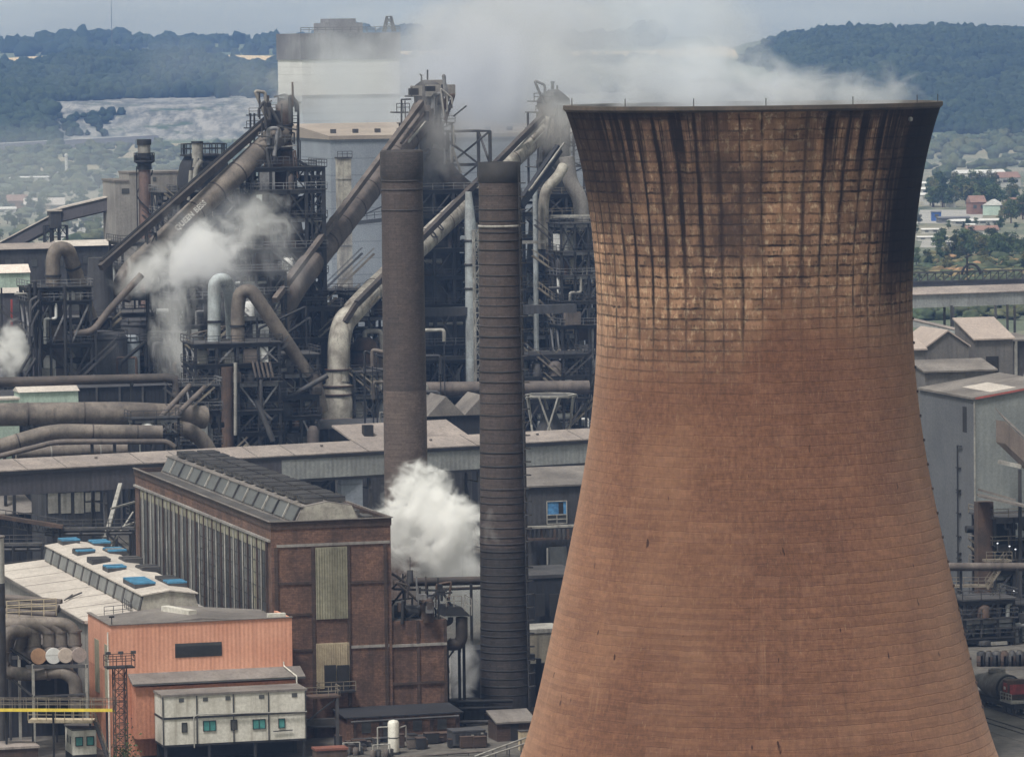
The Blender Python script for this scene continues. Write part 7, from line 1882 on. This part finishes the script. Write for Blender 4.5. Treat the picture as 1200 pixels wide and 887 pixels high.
# stepped steel plant below it
t = Thing('stair_plant', 'dark steel plant of stairs and landings right of the cooling tower', 'plant', gz(W(1180, 740, 684)))
RD = 680
ws_ = [W(1170,y,RD).z for y in (742, 700, 668, 640, 608, 582)]
frame(t, W(1187,700,RD+5), 8, 8.5, [3.]+ws_[:-1], 2, 3, .4, .35, seed=71, clutter=7)
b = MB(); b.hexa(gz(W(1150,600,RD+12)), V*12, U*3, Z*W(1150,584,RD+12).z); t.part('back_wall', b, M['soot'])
b = MB(); b.hexa(gz(W(1146,600,RD-.5)), V*2.3, U*1.5, Z*W(1146,588,RD).z); t.part('duct', b, M['rust'])
b = MB(); p = W(1146,580,RD-2); q = W(1216,596,RD-2); b.beam(p, q, 3, .3); b.beam(p+Z*.8, W(1190,586,RD-2), .3); t.part('canopy', b, M['roofgrey'])
for (x0, y0, x1, y1) in ((1157,690,1180,657), (1141,745,1176,711)):
    a_, c_ = W(x0,y0,RD-4), W(x1,y1,RD-4); b = MB()
    for o in (0, 1.1): b.beam(a_+U*o, c_+U*o, .12, .32); b.beam(a_+U*o+Z*1.1, c_+U*o+Z*1.1, .1)
    for s in np.arange(.03, 1, .07): p = a_.lerp(c_, s); b.beam(p, p+U*1.1, .28, .06)
    for s in np.arange(0, 1.01, .25): p = a_.lerp(c_, s); b.beam(p, p+Z*1.1, .08)
    t.part('stair', b, M['railing'])
for (x0, x1, y) in ((1112, 1164, 686), (1178, 1204, 715), (1134, 1142, 746), (1156, 1186, 656)):
    p, q = W(x0,y,RD-4), W(x1,y,RD-4); q.z = p.z; b = MB(); b.hexa(p-Z*.3, q-p, U*1.6, Z*.3); b.rail([p, q], 1.1, 1., .08); t.part('landing', b, M['railing'])
b = MB(); b.tube(W(1106,664,RD-8), W(1216,664,RD-6), .58, n=16); pr = Thing('pipe_run', 'straight grey pipe crossing right of the cooling tower', 'pipe', gz(W(1150,664,RD-8))); pr.part('pipe', b, M['pipe2'])
b = MB()
for px in (1126, 1192): p = W(px,666,RD-7.5); b.beam(gz(p), p, .3)
pr.part('post', b, M['steel'])
for k, (px, py) in enumerate(((1169,637), (1183,640.5), (1190,644), (1188,693))):
    p = W(px, py, RD-4); tl = Thing('work_lamp', ('small cold lamp, leftmost of the three on the upper landing', 'small cold lamp, middle of the three on the upper landing', 'small cold lamp, rightmost of the three on the upper landing', 'small pinkish lamp on the lower landing')[k], 'lamp', p-Z*1.2)
    b = MB(); b.beam(p-Z*1.2, p, .1); tl.part('post', b, M['steel2'])
    N = NT('lamp glow'); N.bsdf.inputs['Emission Color'].default_value = (.8,.85,1,1); N.bsdf.inputs['Emission Strength'].default_value = .8
    b = MB(); b.lathe([(.04,-.08),(.11,-.03),(.11,.05),(.04,.1)], p+Z*.05, 10); tl.part('lens', b, N.m)
# row of small ingot mould like posts on the ground
for k in range(8):
    p = gz(W(1148+k*8, 770-k*.4, 668)); t = Thing('buttress', 'dark leaning steel buttress in the row under the stair plant', 'buttress', p, 'buttresses under the stair plant')
    b = MB(); b.prism([p-V*.55, p+V*.55, p+V*.3+Z*4.2, p-V*.1+Z*4.2], U*.8); t.part('post', b, M['steel']); b = MB(); b.box(p-U*.5, 1.3, 1.2, .5); t.part('foot', b, M['steel2'])
# ---- torpedo ladle wagon
ta, tb_ = W(1141, 816, 606), W(1216, 843, 588)
ta.z = tb_.z = 2.9
d = (tb_-ta).normalized(); n = Vector((-d.y, d.x, 0))
t = Thing('torpedo_wagon', 'rusty torpedo ladle wagon on rails with a red end panel', 'rail wagon', gz(ta.lerp(tb_, .5)))
cm = ta.lerp(tb_, .42)
b = MB()
def ring(s, r): return [cm+d*s+(n*math.cos(q)+Z*math.sin(q))*r for q in np.linspace(0, 2*math.pi, 28, endpoint=False)]
secs = [(-6.5,.75),(-4.6,1.05),(-2.2,1.62),(-.2,1.7),(.6,1.7),(2.2,1.62),(2.9,1.35)]
rs_ = [ring(*q) for q in secs]; k_ = 28
b.add([p for r in rs_ for p in r], [(i*k_+j, i*k_+(j+1) % k_, (i+1)*k_+(j+1) % k_, (i+1)*k_+j) for i in range(len(rs_)-1) for j in range(k_)], True); b.add(rs_[0], [tuple(range(k_))]); b.add(rs_[-1], [tuple(range(k_))])
t.part('ladle', b, M['ladle'])
b = MB(); b.lathe([(1.05,1.45),(1.05,1.95),(.7,1.98),(.7,1.6)], cm-d*.9, 20, cap=False); t.part('mouth', b, M['ladle'])
b = MB(); b.tube(cm+d*2.4, cm+d*2.65, 1.66, n=28); t.part('hoop', b, M['black'])
b = MB(); b.tube(cm+d*2.9, cm+d*3.9, 1.1, 1.0, n=24); t.part('trunnion', b, M['rust'])
b = MB(); b.box(cm+d*4.4-Z*1.0, 1.4, 2.6, 2.3, d, n); t.part('end_housing', b, M['rust'])
b = MB(); b.box(cm+d*4.6-n*1.36-Z*.1, 1.0, .1, 1.1, d, n); b.box(cm+d*5.2-Z*.4, .15, 2.0, 1.2, d, n); t.part('end_panel', b, M['redp'])
b = MB(); b.box(cm+d*4.6-n*1.43+Z*.2, .5, .05, .35, d, n); t.part('number_plate', b, M['white'])
b = MB(); b.hexa(cm-d*7-n*1.1-Z*2.0, d*13.5, n*2.2, Z*.6); t.part('chassis', b, M['steel'])
b = MB(); b.box(cm+d*5.0-Z*1.35, 3.4, 3.0, .25, d, n); b.rail([cm+d*3.4-n*1.45-Z*1.1, cm+d*6.6-n*1.45-Z*1.1], .9, .8, .09); t.part('footplate', b, M['pale'])
for s in (-6, -4.6, -3.2, 3.2, 4.6, 6.0):
    for o in (-.75, .75):
        b = MB(); p = cm+d*s+n*o+Z*(-cm.z+.5); b.tube(p-n*.09, p+n*.09, .46, n=18); t.part('wheel', b, M['steel2'])
for o in (-.75, .75):
    b = MB(); p = gz(cm)+n*o; b.beam(p-d*40+Z*.07, p+d*40+Z*.07, .12, .14); solo('rail', b, M['steel2'], 'steel rail beneath the torpedo wagon, %s of the pair' % ('nearer' if o < 0 else 'farther'), 'rail', p, 'rails of the wagon track')
b = MB(); o2 = -n*5.5
for o in (-.75, .75):
    p = gz(cm)+n*o+o2; bb = MB(); bb.beam(p-d*40+Z*.07, p+d*40+Z*.07, .12, .14); solo('rail', bb, M['steel2'], 'bare steel rail in front of the wagon track, %s of the pair' % ('nearer' if o < 0 else 'farther'), 'rail', p, 'rails of the empty front track')
b = MB(); p = gz(cm)-n*3; b.hexa(p-d*45-n*6+Z*.004, d*90, n*12, Z*.02); struct('trackbed', b, mk('dusty track bed', (.13,.12,.112), (.06,.056,.053), .25, bump=.5))

# ================================================================ sheds behind the clad house
def shed(x0, x1, ye, dd, wd_u, rise, wm, rm, lab, gable=False, name='roofed_shed', dz=0):
    p = W(x0, ye, dd); s = onplane(x1, ye, gz(p), V)[0]; h = p.z; c = gz(p)
    t = Thing(name, lab, 'shed', c)
    if gable:
        b = MB(); b.prism([c, c+Z*h, c+V*s*.5+Z*(h+rise), c+V*s+Z*h, c+V*s], U*wd_u); t.part('wall', b, wm)
        for sg in (0, 1):
            a_ = c+(V*s+Z*h if sg else Z*h) + (V*.3 if sg else V*-.3) - Z*.12; m_ = c+V*s*.5+Z*(h+rise)
            b = MB(); b.prism([a_-U*.3+Z*.1, m_-U*.3+Z*.02, m_-U*.3+Z*.3, a_-U*.3+Z*.38], U*(wd_u+.6)); t.part('roof', b, rm)
    else:
        b = MB(); b.prism([c, c+Z*h, c+U*wd_u+Z*(h+rise), c+U*wd_u], V*s); t.part('wall', b, wm)
        b = MB(); b.prism([c-V*.3-U*.4+Z*(h+.01), c-V*.3+U*(wd_u+.3)+Z*(h+rise+.02), c-V*.3+U*(wd_u+.3)+Z*(h+rise+.27), c-V*.3-U*.4+Z*(h+.26)], V*(s+.6)); t.part('roof', b, rm)
    return t, c, s, h
wmm = M['galblue']; wm2 = mk('grey brown cladding', (.155,.145,.145), (.11,.105,.107), .1, .4, corr=.8)
rpk = mk('pinkish shed roof', (.38,.315,.285), (.30,.25,.23), .1, .2, dirt=(.17,.14,.13))
t, c, s, h = shed(1062, 1084, 411, 800, 12, 3.4, wm2, rpk, 'brown grey shed with a pinkish roof hard by the cooling tower')
b = MB(); b.hexa(c+V*(s-1.6)-U*.06+Z*(h-6), V*.8, U*.06, Z*3.2); t.part('door', b, M['black'])
t, c, s, h = shed(1086, 1135, 408, 806, 12, 2.6, wm2, rpk, 'grey gabled shed in the middle of the sheds behind the clad house', True)
t, c, s, h = shed(1142, 1187, 399, 812, 9, 3.0, wm2, rpk, 'brown grey shed with slanting pink roof near the right edge')
b = MB(); b.hexa(c+V*2-U*.06+Z*(h-5.5), V*2.2, U*.06, Z*2.8); t.part('opening', b, M['black'])
t, c, s, h = shed(1084, 1166, 437, 745, 6, 1.3, wm2, M['roofgrey'], 'long low grey roofed shed directly behind the tall clad house')
t, c, s, h = shed(1060, 1084, 452, 752, 8, .5, M['soot2'], M['roofgrey'], 'dark block wedged between cooling tower and clad house')
t, c, s, h = shed(1188, 1215, 400, 830, 10, .5, M['steel2'], M['roofgrey'], 'dark braced bin house cut by the right edge')
b = MB(); b.beam(c-U*.2+V*.3, c-U*.2+V*.3+Z*h, .4); b.beam(c-U*.2+Z*(h*.6), c-U*.2+V*3.5+Z*(h*.98), .4); b.beam(c-U*.2+Z*(h*.6), c-U*.2+V*3.5+Z*(h*.3), .4); t.part('brace', b, M['pale'])
# conveyor with grey blue side, far
ra, rb_ = W(1050, 347, 1010), W(1216, 342, 1022); rb_.z = ra.z
t = Thing('conveyor_gallery', 'blue grey conveyor gallery with pale roof right of the cooling tower', 'conveyor gallery', gz(ra))
d = (rb_-ra).normalized(); n = Vector((-d.y, d.x, 0))
b = MB(); b.hexa(ra-Z*2.6, rb_-ra, n*4, Z*2.6); t.part('side_wall', b, M['galblue'])
b = MB(); b.prism([ra-n*.3+Z*.004, ra+n*4.4+Z*1.2, ra+n*4.4+Z*1.4, ra-n*.3+Z*.2], rb_-ra); t.part('roof', b, M['roofpink'])
for px in (1116, 1190):
    p = W(px, 358, 1014); b = MB()
    for o in (-1.6, 1.6): b.beam(gz(p)+n*(2+o), p+n*(2+o), .4)
    for z in (4, 9, 14): b.beam(gz(p)+n*.2+Z*z, gz(p)+n*3.8+Z*z, .2)
    t.part('trestle', b, M['steel2'])
pa, pb = W(1050, 374, 960), W(1128, 392, 950); b = MB(); b.beam(pa, pb, 2.0, 1.2); t = Thing('inclined_conveyor', 'thin grey conveyor sloping down behind the pinkish sheds', 'conveyor', gz(pb)); t.part('gallery', b, M['galblue'])
b = MB(); b.beam(pa+Z*.75, pb+Z*.75, 2.2, .12); t.part('roof', b, M['roofpink'])
b = MB(); [b.beam(gz(pa.lerp(pb,f)), pa.lerp(pb,f), .4) for f in (.4,.8)]; t.part('column', b, M['steel2'])
# open lattice conveyor farther off, at y 325
pa, pb = W(1050, 331, 1200), W(1216, 330, 1210); pb.z = pa.z
t = Thing('lattice_conveyor', 'dark lattice conveyor with a hooped hood before the green scrub', 'conveyor', gz(pa))
b = MB()
for z in (0, 2.2): b.beam(pa+Z*z, pb+Z*z, .6, .35)
for k in range(18):
    p = pa.lerp(pb, k/18); q = pa.lerp(pb, (k+1)/18); b.beam(p, q+Z*2.2, .2); b.beam(p, p+Z*2.2, .2)
t.part('truss', b, M['steel2'])
b = MB(); b.hexa(pa-Z*1.2, pb-pa, U*3, Z*1.1); t.part('side_wall', b, M['galdark'])
p = W(1138, 322, 1204); b = MB()
for k in range(9):
    q0, q1 = math.pi*k/9, math.pi*(k+1)/9; b.beam(p+V*math.cos(q0)*2.4+Z*math.sin(q0)*2.6, p+V*math.cos(q1)*2.4+Z*math.sin(q1)*2.6, .5)
b.beam(p-V*1, p-V*1+Z*4.2, .4); b.beam(p-V*1.6+Z*4.2, p+V*.2+Z*4.8, .4); t.part('hood', b, M['steel'])
for f in (.1, .4, .7, .95):
    p = pa.lerp(pb, f); b = MB(); b.beam(gz(p), p-Z*1.2, .5); t.part('column', b, M['steel2'])
# earthwork bank with lane below
b = MB(); A = [W(1060,372,1150), W(1216,384,1120), W(1216,366,1280), W(1060,352,1280)]
for q in A: q.z = .3
b.add(A, [(0,1,2,3)]); struct('lane', b, ROADM)
for i, (px, py, dd) in enumerate(((1078,362,1240),(1085,366,1230))):
    q = W(px, py, dd); c = gz(q); b = MB(); b.tube(c, c+Z*6, .12, n=6); b.beam(c+Z*6, c+Z*6+V*1.4, .15); b.box(c+Z*5.9+V*1.4, .8, .3, .18); solo('street_lamp', b, M['steel2'], ('slim lamp post on the far lane, left of two', 'slim lamp post on the far lane, right of two')[i], 'street lamp', c, 'lamp posts on the far lane')

# dark gantries, pipework and stores filling the yard edge under the clad house
for i, (px, dd, wu, wv, ys, sd, lab) in enumerate(((1150, 664, 6, 7, (745, 722, 700), 81, 'dark low gantry of pipes hard against the cooling tower edge'), (1196, 668, 6, 7, (752, 730, 706), 83, 'dark low gantry of pipes cut by the right edge'), (1172, 672, 5, 7, (760, 735), 85, 'black pipe gantry in the middle under the stair plant'))):
    c = gz(W(px, 760, dd)); tq = Thing('pipe_gantry', lab, 'gantry', c)
    frame(tq, c, wu, wv, [W(px,y,dd).z for y in ys], 2, 3, .35, .3, seed=sd, clutter=10, rail_m='steel2')
for k in range(14):
    p = gz(W(1150+(k % 7)*9, 786+(k//7)*8, 640)); rj2 = random.Random(k); m_ = ('steel', 'rust', 'steel2')[k % 3]
    tq = Thing('drum', '%s drum in the row on the ground behind the torpedo wagon' % ('black', 'rusty', 'grey')[k % 3], 'drum', p, 'drums behind the torpedo wagon')
    b = MB(); b.lathe([(.55,0),(.6,.05),(.6,rj2.uniform(1.2,1.9)),(.3,2.0)], p, 14); tq.part('body', b, M[m_])
    b = MB(); b.lathe([(.62,.55),(.64,.6),(.62,.65)], p, 14, cap=False); tq.part('hoop', b, M['steel'])
# ================================================================ steam and smoke
def steam(name, lab, c, rad, dens, scale, lo, hi, fall=1.1, col=(.93,.93,.94), rot=(0,0,0), detail=4, aniso=.25, off=0., stretch=(1,1,1), step=.5, dist=.6, top=0., absorb=None):
    N = NT(name+' vapour'); N.n.remove(N.bsdf)
    tc = N.new('ShaderNodeTexCoord').outputs['Object']          # -1..1 inside the puff
    x, y, z = N.sep(tc)
    r = N.new('ShaderNodeVectorMath', operation='LENGTH'); N.put(r.inputs[0], tc)
    P = N.mapping(tc, scale=(rad[0]*scale*stretch[0], rad[1]*scale*stretch[1], rad[2]*scale*stretch[2]), loc=(off, off*.3, off*.7))
    nz_ = N.noise(P, 1., detail, .58, dist)
    f = N.math('SUBTRACT', nz_, N.math('MULTIPLY', N.math('POWER', r.outputs['Value'], 1.6), fall*.5))
    if top: f = N.math('ADD', f, N.math('MULTIPLY', z, top))
    d = N.math('MULTIPLY', N.ss(f, lo, hi), dens)
    d = N.math('MULTIPLY', d, N.ss(r.outputs['Value'], .99, .80))
    v = N.new('ShaderNodeVolumePrincipled'); v.inputs['Color'].default_value = (*col, 1); v.inputs['Anisotropy'].default_value = aniso
    N.put(v.inputs['Density'], d)
    N.t.links.new(v.outputs[0], N.out.inputs['Volume'])
    try: N.m.cycles.volume_step_rate = step
    except Exception: pass
    me = bpy.data.meshes.new(name); bm = bmesh.new(); bmesh.ops.create_icosphere(bm, subdivisions=3, radius=1.0); bm.to_mesh(me); bm.free()
    me.materials.append(N.m)
    o = bpy.data.objects.new(name, me); COL.objects.link(o); o.location = c; o.scale = rad; o.rotation_euler = rot
    return tag(o, lab, 'steam' if name == 'steam' else 'smoke', kind='stuff')

steam('steam', 'thick white steam lying low over the cooling tower mouth', W(800,104,560), (21,16,8.0), .27, .17, .27, .62, .85, stretch=(1,1,1.5), off=3, col=(.90,.93,.98))
steam('steam', 'thinning white steam drifting along the right half of the tower rim', W(940,112,560), (21,14,5.2), .20, .17, .28, .60, .85, stretch=(1,1,1.7), off=53, col=(.90,.93,.98))
steam('steam', 'tall pale plume climbing left from the cooling tower into the sky', W(748,50,572), (18,14,15), .20, .10, .25, .60, .80, rot=(0,R(-14),0), off=11, col=(.88,.92,.98))
steam('smoke', 'grey smoke drifting behind the middle and right blast furnaces', W(575,95,1010), (30,22,21), .17, .05, .20, .55, .75, col=(.83,.85,.90), off=7)
steam('smoke', 'tall dull smoke rising behind the plain chimney towards the sky', W(600,35,1060), (30,20,17), .15, .045, .20, .56, .75, col=(.84,.86,.90), off=67)
steam('smoke', 'thin grey smoke clinging to the middle furnace top', W(512,150,945), (9,8,13), .15, .13, .22, .56, .75, col=(.78,.77,.78), off=19)
steam('smoke', 'brownish smoke clinging to the right furnace top', W(650,150,972), (9,8,11), .15, .13, .24, .58, .75, col=(.74,.72,.71), off=23)
steam('smoke', 'thin smoke drifting across the white banded tower', W(425,66,1390), (30,16,20), .085, .05, .30, .65, .70, col=(.85,.87,.92), off=29)
WC = dict(col=(.9995,.9995,.9995), aniso=0., step=.3, dist=1.5, detail=7)
steam('steam', 'rounded white crown of the steam cloud beside the plain brick chimney', W(492,582,622), (5.4,5,5.4), 1.0, .36, .27, .52, .60, off=2, **WC)
steam('steam', 'broad white body of the steam cloud between the two brick chimneys', W(520,622,620), (6.0,5.5,6.4), 1.0, .33, .26, .52, .60, off=44, **WC)
steam('steam', 'white left shoulder of the steam cloud behind the brick power house', W(474,622,625), (5.2,5,6.6), 1.0, .36, .28, .54, .60, off=61, **WC)
steam('steam', 'softer white steam sinking behind the annexe roof plant', W(528,700,630), (6.4,4,8), .8, .2, .16, .45, .75, col=(.985,.985,.99), off=5)
steam('steam', 'low steam wisp at the foot of the ringed black chimney', W(540,786,604), (2.8,2.5,5), .45, .3, .20, .50, .75, off=8)
steam('steam', 'faint steam curl in front of the ringed black chimney', W(573,622,590), (1.7,1.2,3.4), .22, .5, .34, .60, .55, off=71)
LC = dict(col=(.985,.985,.99), dist=1.1, detail=6, step=.4)
steam('steam', 'white steam boiling under the duct with white lettering', W(236,296,855), (11,6,6.6), .55, .17, .33, .56, .50, rot=(0,R(-16),0), off=13, **LC)
steam('steam', 'white steam trail low on the lettered duct at left', W(172,318,852), (8,5,5), .42, .20, .33, .58, .50, rot=(0,R(-22),0), off=83, **LC)
steam('steam', 'torn white steam streamer drifting right before the left blast furnace', W(300,262,858), (10,6,6), .22, .18, .36, .60, .50, rot=(0,R(-20),0), off=91, **LC)
steam('steam', 'pale steam column falling below the lettered duct', W(205,392,848), (5.2,5,14), .32, .20, .29, .58, .50, stretch=(1,1,.5), off=17, **LC)
steam('steam', 'thin steam veil over the dark plant right of the lettered duct', W(262,300,846), (17,7,13), .13, .11, .26, .60, .6, col=(.92,.93,.97), off=37)
steam('steam', 'bright white steam puff beside the left dust catcher', W(17,410,843), (3.6,3,6.2), 1.0, .36, .24, .54, .58, col=(.995,.995,.995), off=31, detail=6, dist=.9)
steam('smoke', 'thin bluish smoke lying over the wooded slope at left', W(140,80,3000), (120,60,26), .004, .012, .30, .65, .7, col=(.85,.90,.98), off=41)
steam('smoke', 'pale smoky haze lying over the plain at far left', W(70,232,2250), (130,420,40), .0011, .012, .10, .55, .7, col=(.88,.92,.98), off=97)
steam('smoke', 'pale haze over the far plain at the right', W(1160,215,2900), (120,420,40), .0005, .012, .10, .55, .7, col=(.80,.88,.98), off=101)
steam('smoke', 'wide grey smoke veil behind the furnace tops', W(470,105,1230), (52,30,24), .026, .035, .22, .60, .7, col=(.84,.87,.92), off=107)
steam('smoke', 'low smoke haze lying among the furnaces behind the plain chimney', W(430,330,965), (40,10,22), .012, .05, .20, .60, .7, col=(.72,.80,.97), off=113)
steam('smoke', 'thin grey smoke curling from the left blast furnace top', W(345,110,895), (7,5,7), .14, .14, .26, .58, .7, col=(.84,.85,.88), off=127)
